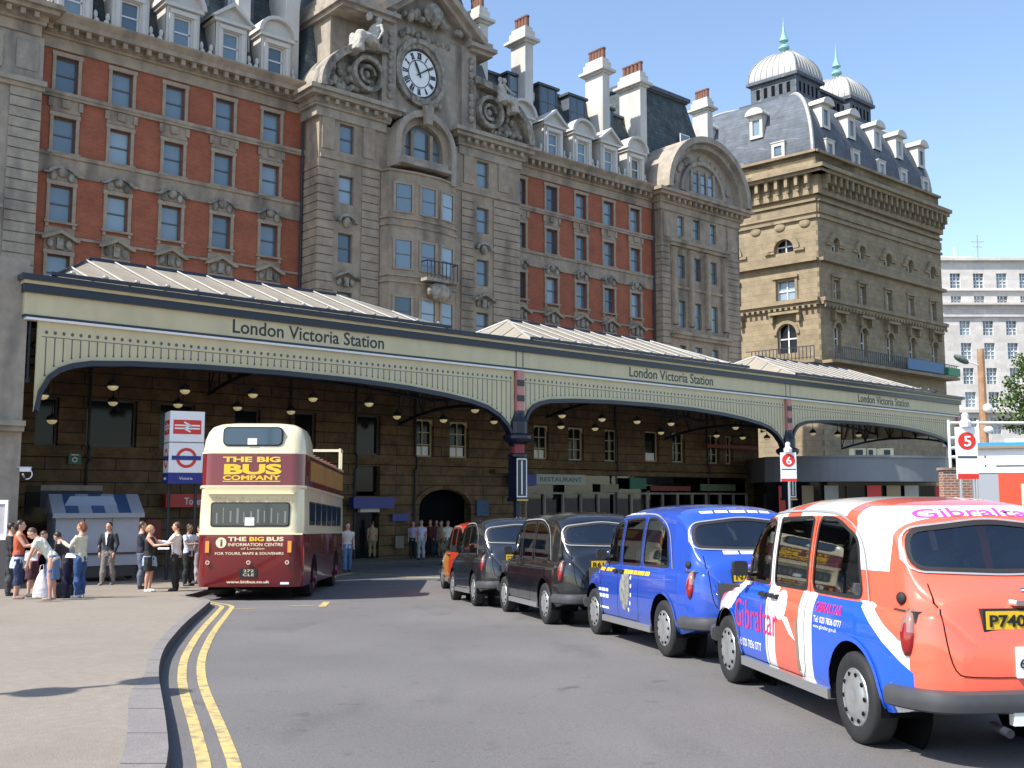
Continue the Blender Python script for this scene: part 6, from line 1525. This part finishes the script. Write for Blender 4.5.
PEOPLE = [
 dict(uv=(16.5, 599), face=-75, H=1.68, label='woman in orange-red top with a white cloth round her waist, reading a leaflet', top=('orange_red', (.50, .10, .04)), sleeve='none', bottom=('navy', (.02, .035, .09)), btype='crop', shoes=(.35, .25, .2), hair='hair_dark', hairlen=.05, arms=FW, female=True, waist=('pale_blue', (.50, .55, .65))),
 dict(uv=(8, 596), face=-60, H=1.68, label='dark-haired person in black at the far left behind the woman in orange', top=('black', (.02, .02, .022)), sleeve='long', bottom=('charcoal', (.04, .04, .045)), hair='hair_dark'),
 dict(uv=(31, 597), face=-100, H=1.52, label='person in pink T-shirt bending down behind the open leaflet', top=('pink', (.60, .10, .18)), sleeve='short', bottom=('dark_red', (.07, .02, .03)), btype='skirt', hair='hair_brown', lean=22, arms=FW, female=True),
 dict(uv=(51, 600), face=100, H=1.66, label='woman in white T-shirt and denim skirt leaning forward, seen from behind', top=('cream_white', (.68, .64, .52)), sleeve='short', bottom=('denim', (.10, .17, .30)), btype='skirt', hair='hair_brown', lean=38, arms=[((-.3, .35, -1), (0, .3, -1)), ((.5, .4, -.8), (.8, .5, -.5))], stride=.11, female=True, headturn=15, shoes=(.3, .2, .15)),
 dict(uv=(66, 598), face=80, H=1.50, label='person in black with a dark bag between the white T-shirt and the cream top', top=('black', (.02, .02, .022)), sleeve='long', bottom=('navy_dark', (.025, .02, .05)), hair='hair_dark', lean=25),
 dict(uv=(79, 598), face=80, H=1.66, label='ginger-haired woman in cream jacket and blue jeans holding papers', top=('cream', (.62, .56, .42)), sleeve='long', bottom=('blue_jeans', (.03, .075, .20)), hair='hair_ginger', hairlen=.04, arms=[((-.2, .5, -.8), (.2, .9, .5)), ((.15, .55, -.8), (-.1, 1, .1))], female=True, shoes=(.6, .58, .55)),
 dict(uv=(107, 585), face=172, H=1.75, label='man in black waistcoat, white shirt and grey trousers walking towards the camera', top=('black_vest', (.018, .02, .028)), sleeve='long', bottom=('grey_stone', (.20, .18, .16)), hair='hair_dark', arms=[((-.35, .05, -1), (.25, .35, -1)), ((.35, .05, -1), (-.25, .35, -1))], step=.07, open_front=('shirt_white', (.75, .75, .75)), shoes=(.25, .25, .26)),
 dict(uv=(140, 589), face=-70, H=1.76, label='man in dark navy top standing behind the woman with the denim jacket', top=('navy_black', (.02, .022, .04)), sleeve='short', bottom=('steel_jeans', (.10, .12, .17)), hair='hair_brown', arms=FW),
 dict(uv=(148, 592), face=-95, H=1.66, label='woman in black camisole, jacket round waist and black shorts reaching to the right', top=('black', (.02, .02, .022)), sleeve='none', bottom=('black', (.02, .02, .022)), btype='shorts', hair='hair_blond', hairlen=.02, arms=[((0, .8, -.7), (0, 1, .15)), ((.1, .75, -.7), (.1, 1, .1))], waist=('light_denim', (.30, .40, .55)), female=True, shoes=(.65, .62, .5)),
 dict(uv=(175, 591), face=95, H=1.74, label='man in white shirt and black trousers handing a leaflet to the left', top=('shirt_white', (.75, .75, .75)), sleeve='long', bottom=('black', (.02, .02, .022)), hair='hair_brown', arms=[((-.1, .7, -.8), (-.1, 1, .25)), ((.1, .7, -.8), (.1, 1, .2))]),
 dict(uv=(187.5, 586), face=-115, H=1.70, label='man in pale blue short-sleeved shirt and black trousers beside the bus', top=('pale_blue_shirt', (.50, .58, .72)), sleeve='short', bottom=('black', (.02, .02, .022)), hair='hair_dark', skin='skin_brown', arms=FW),
 dict(uv=(199, 584), face=60, H=1.68, label='person in grey half hidden behind the left corner of the bus', top=('mid_grey', (.32, .30, .31)), sleeve='long', bottom=('mid_grey', (.32, .30, .31)), hair='hair_dark'),
 dict(uv=(347, 572), face=200, H=1.72, label='person in cream top and blue jeans just right of the bus', top=('cream_pale', (.55, .50, .45)), sleeve='short', bottom=('mid_jeans', (.08, .16, .28)), hair='hair_dark', voxel=.016, step=.08),
 dict(uv=(372, 558.5), face=10, H=1.68, label='person in tan clothes facing the doorway under the blue sign', top=('tan', (.45, .32, .18)), sleeve='short', bottom=('khaki', (.28, .23, .12)), hair='hair_brown', voxel=.02),
 dict(uv=(413, 559), face=170, H=1.68, label='left-hand one of a pair in lilac shirts by the arched doorway, in dark trousers', top=('lilac', (.50, .45, .60)), sleeve='short', bottom=('black', (.02, .02, .022)), hair='hair_dark', voxel=.02),
 dict(uv=(421, 560), face=175, H=1.74, label='taller person in lilac shirt and pale grey trousers by the arched doorway', top=('lilac_pale', (.58, .52, .66)), sleeve='short', bottom=('pale_grey', (.34, .35, .38)), hair='hair_brown', voxel=.02),
 dict(uv=(430, 557.5), face=160, H=1.72, label='person in dark red top standing inside the arched doorway', top=('dark_red2', (.12, .02, .02)), sleeve='long', bottom=('black', (.02, .02, .022)), hair='hair_ginger', voxel=.02),
 dict(uv=(436, 556.5), face=200, H=1.70, label='person dressed all in navy inside the arched doorway', top=('navy', (.02, .035, .09)), sleeve='long', bottom=('navy', (.02, .035, .09)), hair='hair_dark', voxel=.02),
 dict(uv=(441, 557.5), face=150, H=1.66, label='person in sand-coloured shirt at the right of the arched doorway', top=('sand', (.50, .34, .20)), sleeve='short', bottom=('khaki', (.28, .23, .12)), hair='hair_blond', voxel=.02),
 dict(uv=(447.5, 558.5), face=210, H=1.70, label='person in white T-shirt with a grey bag next to the orange taxi', top=('cream_white', (.68, .64, .52)), sleeve='short', bottom=('brown_grey', (.15, .12, .09)), hair='hair_dark', voxel=.02),
]
for P in PEOPLE:
    uv = P.pop('uv'); u, v = uv; P['label'] = P['label']
    far = u > 300
    p = on_pave(*uv)
    person(p, P.pop('face'), group='people by the station doorway' if far else 'people on the pavement left of the bus', **P)
# driver of the glossy black taxi
drv = T3.matrix_basis @ Vector((.52, -.36, .28)); person(drv, math.degrees(T3.rotation_euler.z)-90, 1.72, 'taxi driver in dark shirt seated inside the glossy black taxi', top=('black', (.02, .02, .022)), sleeve='long', bottom=('black', (.02, .02, .022)), hair='hair_brown', seated=True, arms=FW, voxel=.018, group='taxi drivers')
# things they hold
def leaflet(u, v, Y, w, h, label, rz=0, tilt=60):
    p = at_depth(u, v, Y); o_ = MB(); o_.box(-w/2, w/2, -.003, .003, -h/2, h/2); o_.box(-.002, .002, -.012, .003, -h/2, h/2); q = o_.build('leaflet', M['sign_white'], None, loc=p); q.rotation_euler = (R(tilt-90), 0, R(rz)); tag(q, label, 'leaflet')
Yp = on_pave(30, 598).y
leaflet(31.5, 555.5, on_pave(16.5, 599).y-.05, .26, .22, 'open white leaflet held by the woman in orange', 15, 70)
leaflet(70.5, 555.5, on_pave(79, 598).y-.1, .30, .12, 'white papers between the cream jacket and white T-shirt', -10, 50)
leaflet(163.5, 548.5, on_pave(175, 591).y-.05, .28, .06, 'white leaflet passed between the shirted man and the woman', 5, 40)
bg_ = on_pave(40, 602); o = empty('carrier_bag', bg_, 0, 'white plastic carrier bag hanging beside the denim skirt', 'bag'); b = MB()
ell(b, [((0, 0, .08), .17, .09), ((0, 0, .3), .15, .09), ((0, 0, .5), .09, .05), ((.02, 0, .66), .03, .02)]); remeshed(b, 'bag_body', mat('bag_white', (.68, .62, .62), .5, .1, 6, .8, 12), .018, o); b = MB(); b.tube([(-.04, 0, .62), (-.02, 0, .74), (.04, 0, .76), (.05, 0, .62)], .008, 6); b.build('handle', M['bag_white'], o)
dk_ = on_pave(64, 598); o = empty('holdall', dk_, R(15), 'black holdall standing on the pavement between the legs of the group', 'bag'); b = MB(); b.box(-.19, .19, -.1, .1, .0, .30); q = b.build('bag_body', cloth('black', (.02, .02, .022)), o, bevel=.03); b = MB(); b.tube([(-.1, 0, .29), (-.06, 0, .42), (.06, 0, .42), (.1, 0, .29)], .012, 6); b.build('handle', cloth('black', (.02, .02, .022)), o)
# statues on the side pediments of the clock gable
st_m = mat('statue_stone', (.40, .38, .34), .8, .3, 6, .6, 9)
for s_, z_, fc, lb in ((16.6, 21.9, 131, 'pale stone seated figure on the left scroll of the clock gable'), (24.6, 21.35, -49, 'stone seated figure on the right scroll of the clock gable')):
    p = sqz(s_, -(GY-.55), z_); person(p, fc, 2.9 if s_ < 20 else 2.4, lb, seated=True, mono=st_m, voxel=.03, lean=-20 if s_ < 20 else -10, arms=[((-.5, .1, -.9), (-.1, .5, -.8)), ((.4, .5, -.8), (.0, .9, -.3))])
# ---------------------------------------------------------------- street furniture and stalls
def sign_txt(*a, **k): return put_text(*a, **k)
# station totem: railway arrows over the underground roundel
Y = 33.0; tp = at_depth(182, 500, Y); g0 = gz(Y)+.12
tot = empty('station_totem', (tp.x, Y, g0), R(27), 'white four-sided station sign with red rail arrows above an underground roundel', 'sign')
z = lambda v: zat(v, Y, 182)-g0
TW = .52
b = MB(); b.box(-TW, TW, -TW, TW, z(473), z(412.5)); b.build('white_box', M['sign_white'], tot)
b = MB(); b.box(-TW-.004, TW+.004, -TW-.004, TW+.004, z(443.6), z(442.8)); b.build('joint', M['black_paint'], tot)
b = MB(); b.box(-TW-.01, TW+.01, -TW-.01, TW+.01, z(484), z(473.2)); b.build('blue_band', M['sign_blue'], tot)
for sx in (-1, 1):
    b = MB(); b.tube([(sx*.4, 0, 0), (sx*.4, 0, z(484))], .05, 10); b.build('post', M['dark_iron'], tot)
def rail_arrows(mb, w, h):                 # double arrow drawn as bars, in white on red
    t = h*.13
    for s_ in (-1, 1): mb.box(-w/2, w/2, -.002, .002, s_*h*.13-t/2, s_*h*.13+t/2)
    def bar(p, q, k=t):
        d = (Vector(q)-Vector(p)).normalized(); n = Vector((-d.y, d.x))*k/2; a, c = Vector(p), Vector(q); mb.prism([tuple(a-n), tuple(c-n), tuple(c+n), tuple(a+n)], 'y', -.002, .002)
    bar((-w*.13, h*.42), (w*.13, h*.13)); bar((w*.13, h*.13), (-w*.13, -h*.13)); bar((-w*.13, -h*.13), (w*.13, -h*.42))
for face, rot in (((0, -TW-.006), 0), ((-TW-.006, 0), -90)):
    e_ = empty('face_marks', (face[0], face[1], 0), R(rot), parent=tot); zc, zr = z(428), z(458.5)
    b = MB(); b.box(-.42, .42, 0, .004, zc-.22, zc+.22); b.build('rail_panel', M['sign_red'], e_)
    b = MB(); b.T = Matrix.Translation((0, -.004, zc)); rail_arrows(b, .76, .36); b.build('rail_arrows', M['sign_white'], e_)
    b = MB(); ring(b, 0, zr, .31, .22, -.002, .004, 0, 360, 28); b.build('roundel_ring', M['sign_red'], e_)
    b = MB(); b.box(-.44, .44, -.006, .0, zr-.065, zr+.065); b.build('roundel_bar', M['sign_blue'], e_)
    put_text('Victoria', .1, M['sign_white'], e_, (-.2, -.012, z(480)), width=.4, height=.09)
# information stall
Y = 31.2; p0 = at_depth(57, 500, Y); p1 = at_depth(137, 500, Y); g0 = gz(Y)+.12; W_ = p1.x-p0.x
kio = empty('information_stall', (p0.x, Y, g0), R(31), 'white boarded-up market stall with blue-striped pitched roof and small signboard', 'stall')
z = lambda v: zat(v, Y, 100)-g0
b = MB(); b.box(0, W_, 0, 1.9, .45, z(514)); 
for k in range(1, 3): b.box(W_*k/3-.01, W_*k/3+.01, -.006, 0, .5, z(515), 1)
b.box(-.02, W_+.02, -.03, .02, .78, .84, 1); b.build('panels', [mat('stall_white', (.38, .41, .46), .5, .08, 2), M['bumper_grey']], kio)
b = MB(); b.box(.05, W_-.05, .05, 1.85, .12, .45); b.build('base', M['bumper_grey'], kio)
b = MB(); ze, zr = z(514), z(499)+.15
for k in range(7):
    x0 = -.12+(W_+.24)*k/7; x1 = -.12+(W_+.24)*(k+1)/7
    b.add([(x0, -.15, ze), (x1, -.15, ze), (x1, .95, zr), (x0, .95, zr)], [(0, 1, 2, 3)], k % 2); b.add([(x0, 2.05, ze), (x1, 2.05, ze), (x1, .95, zr), (x0, .95, zr)], [(3, 2, 1, 0)], k % 2)
b.add([(-.12, -.15, ze), (-.12, .95, zr), (-.12, 2.05, ze)], [(0, 1, 2)], 0); b.add([(W_+.12, -.15, ze), (W_+.12, .95, zr), (W_+.12, 2.05, ze)], [(2, 1, 0)], 0)
b.box(-.12, W_+.12, -.17, -.15, ze-.12, ze+.02, 0); b.build('roof', [mat('stall_roof_grey', (.30, .32, .35), .5), mat('stall_roof_blue', (.045, .085, .17), .45)], kio)
b = MB(); b.prism([(.25, 0), (W_-.6, 0), (W_-.75, .28), (.4, .28)], 'y', .3, .34); sg_ = b.build('signboard', mat('stall_sign_blue', (.20, .28, .38), .5), kio, loc=(0, 0, zr-.35)); 
for x in (.2, W_-.2):
    for y in (.3, 1.6): b = MB(); b.tube([(x, y, .12), (x+.0, y+.05, .12)], .12, 12); b.build('castor', M['rubber'], kio)
# framed notice board, far left
Y = 28.0; q = at_depth(-14, 500, Y); nb = empty('notice_board', (q.x, Y, gz(Y)+.12), R(4), 'white framed notice board beside the stone pillar at the left edge', 'notice board'); z = lambda v: zat(v, Y, 0)-gz(Y)-.12
xr = at_depth(8, 500, Y).x-q.x
b = MB(); b.box(-.4, xr, -.03, .05, z(540), z(535)); b.box(-.4, xr, -.03, .05, z(504), z(500)); b.box(xr-.07, xr, -.03, .05, z(535), z(504)); b.box(-.4, -.33, -.03, .05, z(535), z(504)); b.build('frame', M['sign_white'], nb)
b = MB(); b.box(-.33, xr-.07, 0, .04, z(535), z(504)); b.build('poster', mat('poster_grey', (.45, .42, .45), .5, .1, 4), nb)
b = MB(); b.box(-.45, xr+.02, -.02, .35, 0, z(541)); b.build('cabinet', mat('cabinet_dark', (.06, .055, .06), .6), nb)
# CCTV camera and lamp bracket on the pillar
q = sqz(.0, .25, zat(470, 30, 27)); cc = empty('security_camera', at_depth(25, 470, 30.0), R(20), 'small white security camera on a bracket at the stone pillar', 'camera')
b = MB(); b.box(-.14, .16, -.07, .07, -.05, .07); b.box(-.2, .18, -.09, .09, .07, .09); b.build('housing', M['sign_white'], cc, bevel=.01)
b = MB(); b.tube([(.05+.14*math.cos(R(t)), 0, -.12+.14*math.sin(R(t))) for t in range(100, -120, -20)], .018, 6); b.tube([(-.05, 0, -.12), (-.05, .35, -.2)], .03, 6); b.build('bracket', M['sign_white'], cc)
# bus stop flags
def stop_flag(u, v0, v1, uw, Y, num, label, posts, vb):
    q = at_depth(u, v0, Y); g0 = gz(Y); o = empty('bus_stop_sign', (q.x, Y, g0), R(0), label, 'bus stop sign', 'bus stop signs in the road'); z = lambda v: zat(v, Y, u)-g0; w = uw/FPX*Y
    H0, H1 = z(v1), z(v0); h = H1-H0
    b = MB(); b.box(-w/2, w/2, -.03, .03, H0, H1); pn = b.build('panel', M['sign_white'], o)
    b = MB(); b.box(-w/2, w/2, -.034, -.03, H0, H0+h*.10); b.build('red_strip', M['sign_red'], pn)
    b = MB(); b.box(-w*.46, w*.46, -.034, -.03, H0+h*.40, H0+h*.44); b.build('grey_strip', M['bumper_grey'], pn)
    zc = H1-h*.27; r = w*.42; b = MB(); ring(b, 0, zc, r, 0.001, -.036, -.03, 0, 360, 24) if num != '5' else b.prism([(r*math.cos(R(t)), zc+r*math.sin(R(t))) for t in range(0, 360, 15)], 'y', -.036, -.03); b.build('disc', M['sign_red'], pn)
    put_text(num, .3, M['sign_white'], pn, (-w*.17, -.04, zc-r*.6), width=w*.34, height=r*1.2, bold=.004)
    b = MB(); b.lathe([(w*.26, H1), (w*.28, H1+.1), (w*.16, H1+.16), (w*.16, H1+.26), (.04, H1+.3)], 12); b.build('top_lamp', mat('lamp_white', (.7, .68, .72), .3) if 'lamp_white' not in M else M['lamp_white'], o)
    for x in posts: b = MB(); b.tube([(x*w, 0, 0), (x*w, 0, H0+.02)], .035, 8); b.build('post', M['aluminium'], o)
stop_flag(965.5, 427, 479, 21, 22.0, '5', 'bus stop flag with white 5 in a red disc on two posts', (-.36, .4), 0)
stop_flag(788, 452.5, 481.5, 15.5, 30.0, '6', 'smaller bus stop flag with white 6 in a red disc on one post', (0,), 0)
# red and white booth on the right, brick wall and rails behind
Y = 26.0; q = at_depth(973, 500, Y); g0 = gz(Y); bo = empty('ticket_booth', (q.x, Y, g0), R(-23), 'red and white booth with a blue-edged flat roof at the right edge', 'booth'); z = lambda v: zat(v, Y, 1000)-g0; wx_ = lambda u: at_depth(u, 480, Y).x-q.x
b = MB(); b.box(0, wx_(1062), 0, 2.2, z(473), z(449)); b.box(.02, wx_(996), .02, 2.2, 0, z(473), 1); b.build('walls', [M['sign_white'], M['stall_roof_grey']], bo)
b = MB(); b.box(wx_(996), wx_(1062), .01, 2.2, 0, z(473)); b.build('red_panel', mat('booth_red', (.72, .07, .03), .5), bo)
b = MB(); b.box(wx_(1016), wx_(1040), -.015, .01, z(500)-.3, z(484)); b.build('sticker', M['bus_cream'], bo)
b = MB(); b.box(-.1, wx_(1062), -.12, 2.3, z(449), z(446.5), 1); b.box(-.05, wx_(1062), -.05, 2.25, z(446.5), z(443)); b.build('roof', [mat('booth_blue', (.03, .28, .62), .5), mat('booth_brown', (.25, .18, .12), .6)], bo)
b = MB(); b.box(.3, .34, -.006, 0, z(458), z(456)); b.box(.3, .34, -.006, 0, z(467), z(465)); b.box(.55, wx_(1020), -.005, 0, z(467), z(465.5)); b.build('small_print', M['bumper_grey'], bo)
b = MB(); b.box(wx_(1005), wx_(1030), .8, 1.6, z(443), z(438)); b.build('roof_box', M['sign_white'], bo)
Y = 30.0; q = at_depth(944, 500, Y); g0 = gz(Y); bwl = empty('brick_wall', (q.x, Y, g0), 0, 'low red brick wall behind the number 5 stop flag', 'wall')
z = lambda v: zat(v, Y, 965)-g0; b = MB(); b.box(0, 1.5, 0, .3, 0, z(470)); b.box(-.04, 1.54, -.04, .34, z(470), z(470)+.07, 1); b.build('brickwork', [M['boundary_brick'], M['stone']], bwl)
Y = 36.0; q = at_depth(952, 500, Y); g0 = gz(Y); ra = empty('steel_railing', (q.x, Y, g0), 0, 'white painted steel rails on posts behind the brick wall', 'railing')
z = lambda v: zat(v, Y, 985)-g0; b = MB(); L_ = at_depth(1045, 500, Y).x-q.x
for v in (423, 438, 448, 457): b.tube([(0, 0, z(v)), (L_ if v == 423 else 1.0, 0, z(v))], .05, 8)
b.build('rail_frame', M['white_paint'], ra)
for x in (0, 1.0, L_): b = MB(); b.tube([(x, 0, 0), (x, 0, z(420))], .05, 8); b.build('post', M['white_paint'], ra)
# wooden pole with lamp
Y = 44.0; q = at_depth(988, 520, Y); tp_ = at_depth(980.5, 349, Y); po = empty('wooden_pole', (q.x, Y, gz(Y)), 0, 'tall leaning wooden pole with small fittings at the right', 'pole')
hz = tp_.z-gz(Y); b = MB(); b.tube([(0, 0, 0), (tp_.x-q.x, 0, hz)], [.2, .14], 10); b.build('shaft', mat('pole_wood', (.35, .20, .11), .8, .25, 4), po)
b = MB()
for k, vv in ((.72, .2), (.62, .16)): b.ball(((tp_.x-q.x)*k+.1, -.2, hz*k), .2, .15, vv); b.build('fitting', M['sign_white'], po); b = MB()
b.tube([((tp_.x-q.x)*.94, 0, hz*.92), (-.75, -.1, hz*.945)], .03, 6); b.build('lamp_arm', M['sign_white'], po)
b = MB(); b.T = Matrix.Translation((-.85, -.1, hz*.95)) @ Matrix.Rotation(R(30), 4, 'Y'); b.ball((0, 0, 0), .36, .22, .13); b.build('floodlight', mat('lamp_green', (.10, .14, .12), .5), po)
# curved grey kiosk building beyond the canopy end
Y = 62.0; q = at_depth(765, 480, Y); g0 = gz(Y); kb_ = empty('curved_grey_pavilion', (q.x, Y, g0), 0, 'low pavilion with a deep curved grey fascia and two roof units', 'pavilion')
z = lambda v: zat(v, Y, 860)-g0; L_ = at_depth(950, 480, Y).x-q.x; b = MB(); n = 24; top = []; 
for i in range(n+1):
    t = i/n; x = L_*t; y = -2.6*math.sin(math.pi*t)**.8; top.append((x, y))
poly = top+[(L_, 6), (0, 6)]
b.prism(poly, 'z', z(482), z(459)); b.prism([(x, y-.12) for x, y in top]+[(L_, 6), (0, 6)], 'z', z(459), z(457)); b.build('fascia', mat('pavilion_grey', (.20, .21, .23), .45, .1, .6), kb_)
b = MB(); b.prism([(x*.96+.3, y+1.1) for x, y in top]+[(L_-.5, 6), (.5, 6)], 'z', 0, z(482)); b.build('glazed_wall', M['dark_pane'], kb_)
for i in range(9):
    b = MB(); x = .8+i*1.15; t = x/L_; y = -2.6*math.sin(math.pi*t)**.8+.9; b.box(x, x+.8, y-.05, y, 0.9+random.uniform(0, .5), z(484)-.1); b.build('shop_display', [M['sign_red'], M['goods_tan'], M['goods_pale'], M['dark_pane']][i % 4], kb_)
for u0, u1 in ((849, 861), (862, 871), (877, 888)):
    x0, x1 = at_depth(u0, 450, Y).x-q.x, at_depth(u1, 450, Y).x-q.x; b = MB(); b.box(x0, x1, -.9, 0, z(457), z(449)); b.box(x0+.08, x1-.2, -.92, -.9, z(455.5), z(450.5), 1); b.build('roof_unit', [M['bus_cream'], M['bumper_grey']], kb_)
# signs on the station front (each hangs on the wall)
HR = R(90)-TH
def wall_sign(name, u0, u1, v0, v1, q_, label, mt, cat='sign', depth=.12):
    s0, z1 = onq(u0, v0, q_); s1, z0 = onq(u1, v1, q_); p = sqz((s0+s1)/2, q_, z0); o = empty(name, p, HR, label, cat); b = MB(); b.box(-(s1-s0)/2, (s1-s0)/2, -depth, 0, 0, z1-z0); b.build('panel', mt, o); return o, s1-s0, z1-z0, -depth
o, w, h, d = wall_sign('toilets_sign', 163, 203, 494, 507, -8.2, 'red illuminated Toilets sign on the station wall', M['sign_red'], depth=.3); put_text('Toilets', .2, M['sign_white'], o, (-w*.05, d-.004, h*.2), width=w*.52, height=h*.55, bold=.003)
o, w, h, d = wall_sign('green_safety_sign', 68.5, 80.5, 451, 464.5, -8.4, 'small green sign high on the station wall at left', M['sign_green'], depth=.05)
b = MB(); ring(b, 0, h*.35, w*.22, w*.13, d-.004, d, 0, 360, 16); b.box(-w*.3, w*.3, d-.004, d, h*.68, h*.76); b.build('symbol', M['sign_white'], o)
o, w, h, d = wall_sign('blue_shop_sign', 349.5, 390, 497, 508, -8.1, 'dark blue sign over a doorway in the station wall', M['sign_blue'], depth=.35); 
o, w, h, d = wall_sign('white_door_panel', 358, 377, 508, 512, -8.2, 'pale panel just under the dark blue sign', M['portland'], 'panel', .2)
o, w, h, d = wall_sign('wall_poster', 392, 409, 514, 521, -8.35, 'dark blue notice on the wall left of the arched doorway', M['sign_blue'], 'notice', .05)
o, w, h, d = wall_sign('red_poster', 146, 160, 520, 540, -8.3, 'red poster board on the wall behind the white-shirted men', mat('poster_red', (.3, .05, .03), .5), 'poster', .06)
o, w, h, d = wall_sign('restaurant_banner', 535, 585, 474, 485, -8.0, 'sagging pale banner with dark capitals above the shop windows', mat('banner_pale', (.42, .42, .36), .7), 'banner', .03); put_text('RESTAURANT', .2, M['sign_green'], o, (-w*.42, d-.004, h*.3), width=w*.84, height=h*.45, bold=.003)
o, w, h, d = wall_sign('blue_fascia_board', 508, 534, 474, 486, -8.15, 'navy board on the wall left of the pale banner', M['sign_blue'], 'sign', .2)
o, w, h, d = wall_sign('exit_sign', 629, 645, 478, 489, -8.2, 'small green sign hanging over the shop windows', M['sign_green'], depth=.1)
o, w, h, d = wall_sign('red_lettering_sign', 706, 757, 444, 450, -8.1, 'faded red strip sign across the upper windows at right', mat('faded_red', (.22, .025, .02), .5), depth=.1)
o, w, h, d = wall_sign('shop_canopy', 26, 86, 485.5, 491, -6.6, 'pale edged flat canopy over the left shop doorway', M['stone_pale'], 'canopy', 1.6)
b = MB(); b.box(-w/2, w/2, d, -.05, -.55, -.04); b.build('blind', M['navy_paint'], o)
# air-conditioning boxes etc. on the upper wall: stacks of signs near the stairs
# far-right street tree
def tree(u0, vtop, vbot, Y, r, label):
    q = at_depth(u0, vtop, Y); g0 = gz(Y); H = q.z-g0; o = empty('street_tree', (q.x, Y, g0), 0, label, 'tree')
    t = MB(); t.tube([(0, 0, 0), (.1, 0, H*.35), (0, 0, H*.6), (.1, 0, H*.85)], [.28, .22, .15, .05], 8)
    for k in range(14):
        a = k*2.4; z0 = H*(.35+.035*k); t.tube([(0, 0, z0), (math.cos(a)*r*.4, math.sin(a)*r*.4, z0+.8), (math.cos(a)*r*.8, math.sin(a)*r*.8, z0+1.5)], [.09, .05, .02], 5)
    t.build('trunk', mat('bark', (.08, .06, .045), .9, .3, 5), o)
    c = MB(); cl = []
    for k in range(75):
        a = random.uniform(0, 6.28); zz = random.uniform(.38, 1.0); rr = r*math.sqrt(max(.05, 1-((zz-.62)/.42)**2))*random.uniform(.35, 1.0); cl.append((math.cos(a)*rr, math.sin(a)*rr, H*zz, random.uniform(.45, .95)))
    for cx_, cy_, cz_, cr_ in cl:
        for j in range(110):
            v = Vector((random.gauss(0, 1), random.gauss(0, 1), random.gauss(0, .8))).normalized()*cr_*random.uniform(.4, 1); p = Vector((cx_, cy_, cz_))+v
            a = Vector((random.gauss(0, 1), random.gauss(0, 1), random.gauss(0, 1))).normalized()*.11; bb_ = a.cross(Vector((random.gauss(0, 1), random.gauss(0, 1), random.gauss(0, 1)))).normalized()*.075
            c.add([p-a, p+bb_, p+a, p-bb_], [(0, 1, 2, 3)], random.randrange(2))
    c.build('crown', [mat('leaf_dark', (.045, .085, .018), .6), mat('leaf_light', (.10, .15, .03), .55)], o)
tree(1045, 346, 470, 60, 2.6, 'leafy green street tree cut off by the right edge')
# low block behind the rails
Y = 95.0; q = at_depth(938, 480, Y); lb = empty('low_shop_block', (q.x, Y, -1.4), 0, 'low stone shop block below the white offices', 'building'); z = lambda v: zat(v, Y, 985)+1.4
b = MB(); L_ = at_depth(1120, 480, Y).x-q.x
ops = [(x, x+1.5, z(470), z(455)) for x in [1.2+2.8*k for k in range(6)]]+[(x, x+2.2, .2, z(480)) for x in [.9+2.8*k for k in range(6)]]
b.wall(0, L_, 0, z(447), 0, ops, .4); b.box(0, L_, .5, 8, 0, z(447)); b.box(-.2, L_, -.4, 8, z(447), z(444)); b.box(0, L_, -.2, 0, z(474), z(472)); b.build('wall', M['portland'], lb)
for a, c_, z0, z1 in ops: b = MB(); b.box(a, c_, .3, .32, z0, z1); b.build('window', M['dark_pane'], lb)
# street lamps standing on the pavement behind and left of the camera: their shadows cross the foreground
def street_lamp(pt, H, arms, label):
    o = empty('street_lamp', (pt[0], pt[1], gz(pt[1])+.12), 0, label, 'street lamp', 'street lamps left of the view')
    b = MB(); b.tube([(0, 0, 0), (0, 0, 1.2), (0, 0, H)], [.11, .07, .05], 10); b.build('post', M['dark_iron'], o)
    b = MB(); 
    for a, l in arms: b.tube([(0, 0, H), (l*math.cos(R(a)), l*math.sin(R(a)), H)], .03, 6)
    b.build('arm', M['dark_iron'], o)
    for a, l in arms: b = MB(); b.ball((l*math.cos(R(a)), l*math.sin(R(a)), H-.05), .27, .27, .16, 14, 8); b.build('lantern', M['sign_white'], o)
sh_ = lambda gpnt, H: (gpnt.x+sv.x/sv.z*H, gpnt.y+sv.y/sv.z*H)
_a, _b = ground(45, 692, .12), ground(150, 681, .12); _m = (_a+_b)/2; pt = sh_(_m, 6.0); ang_ = math.degrees(math.atan2(_b.y-_a.y, _b.x-_a.x)); hl = (_b-_a).length/2
street_lamp(pt, 6.0, [(ang_, hl), (ang_+180, hl)], 'twin-lantern street lamp outside the left edge of the view')

# clutter on the station front: posters, pipes, boxes
for i, (u0, u1, v0, v1, col, lb) in enumerate([(226, 240, 500, 520, (.30, .28, .22), 'pale poster on the wall behind the bus'), (395, 403, 536, 548, (.22, .2, .16), 'small cream notice low on the wall left of the arch'), (476, 488, 500, 516, (.05, .09, .16), 'blue framed notice right of the arched doorway'), (600, 618, 484, 492, (.28, .25, .16), 'cream strip sign over the middle shop windows'), (650, 690, 486, 491, (.20, .04, .03), 'dull red strip sign over the right-hand shop windows'), (700, 735, 484, 491, (.12, .16, .10), 'grey-green strip sign at the right end of the shops')]):
    wall_sign('wall_notice', u0, u1, v0, v1, -8.35, lb, mat('notice_%s' % 'abcdef'[i], col, .6, .3, 8), 'notice', .06)
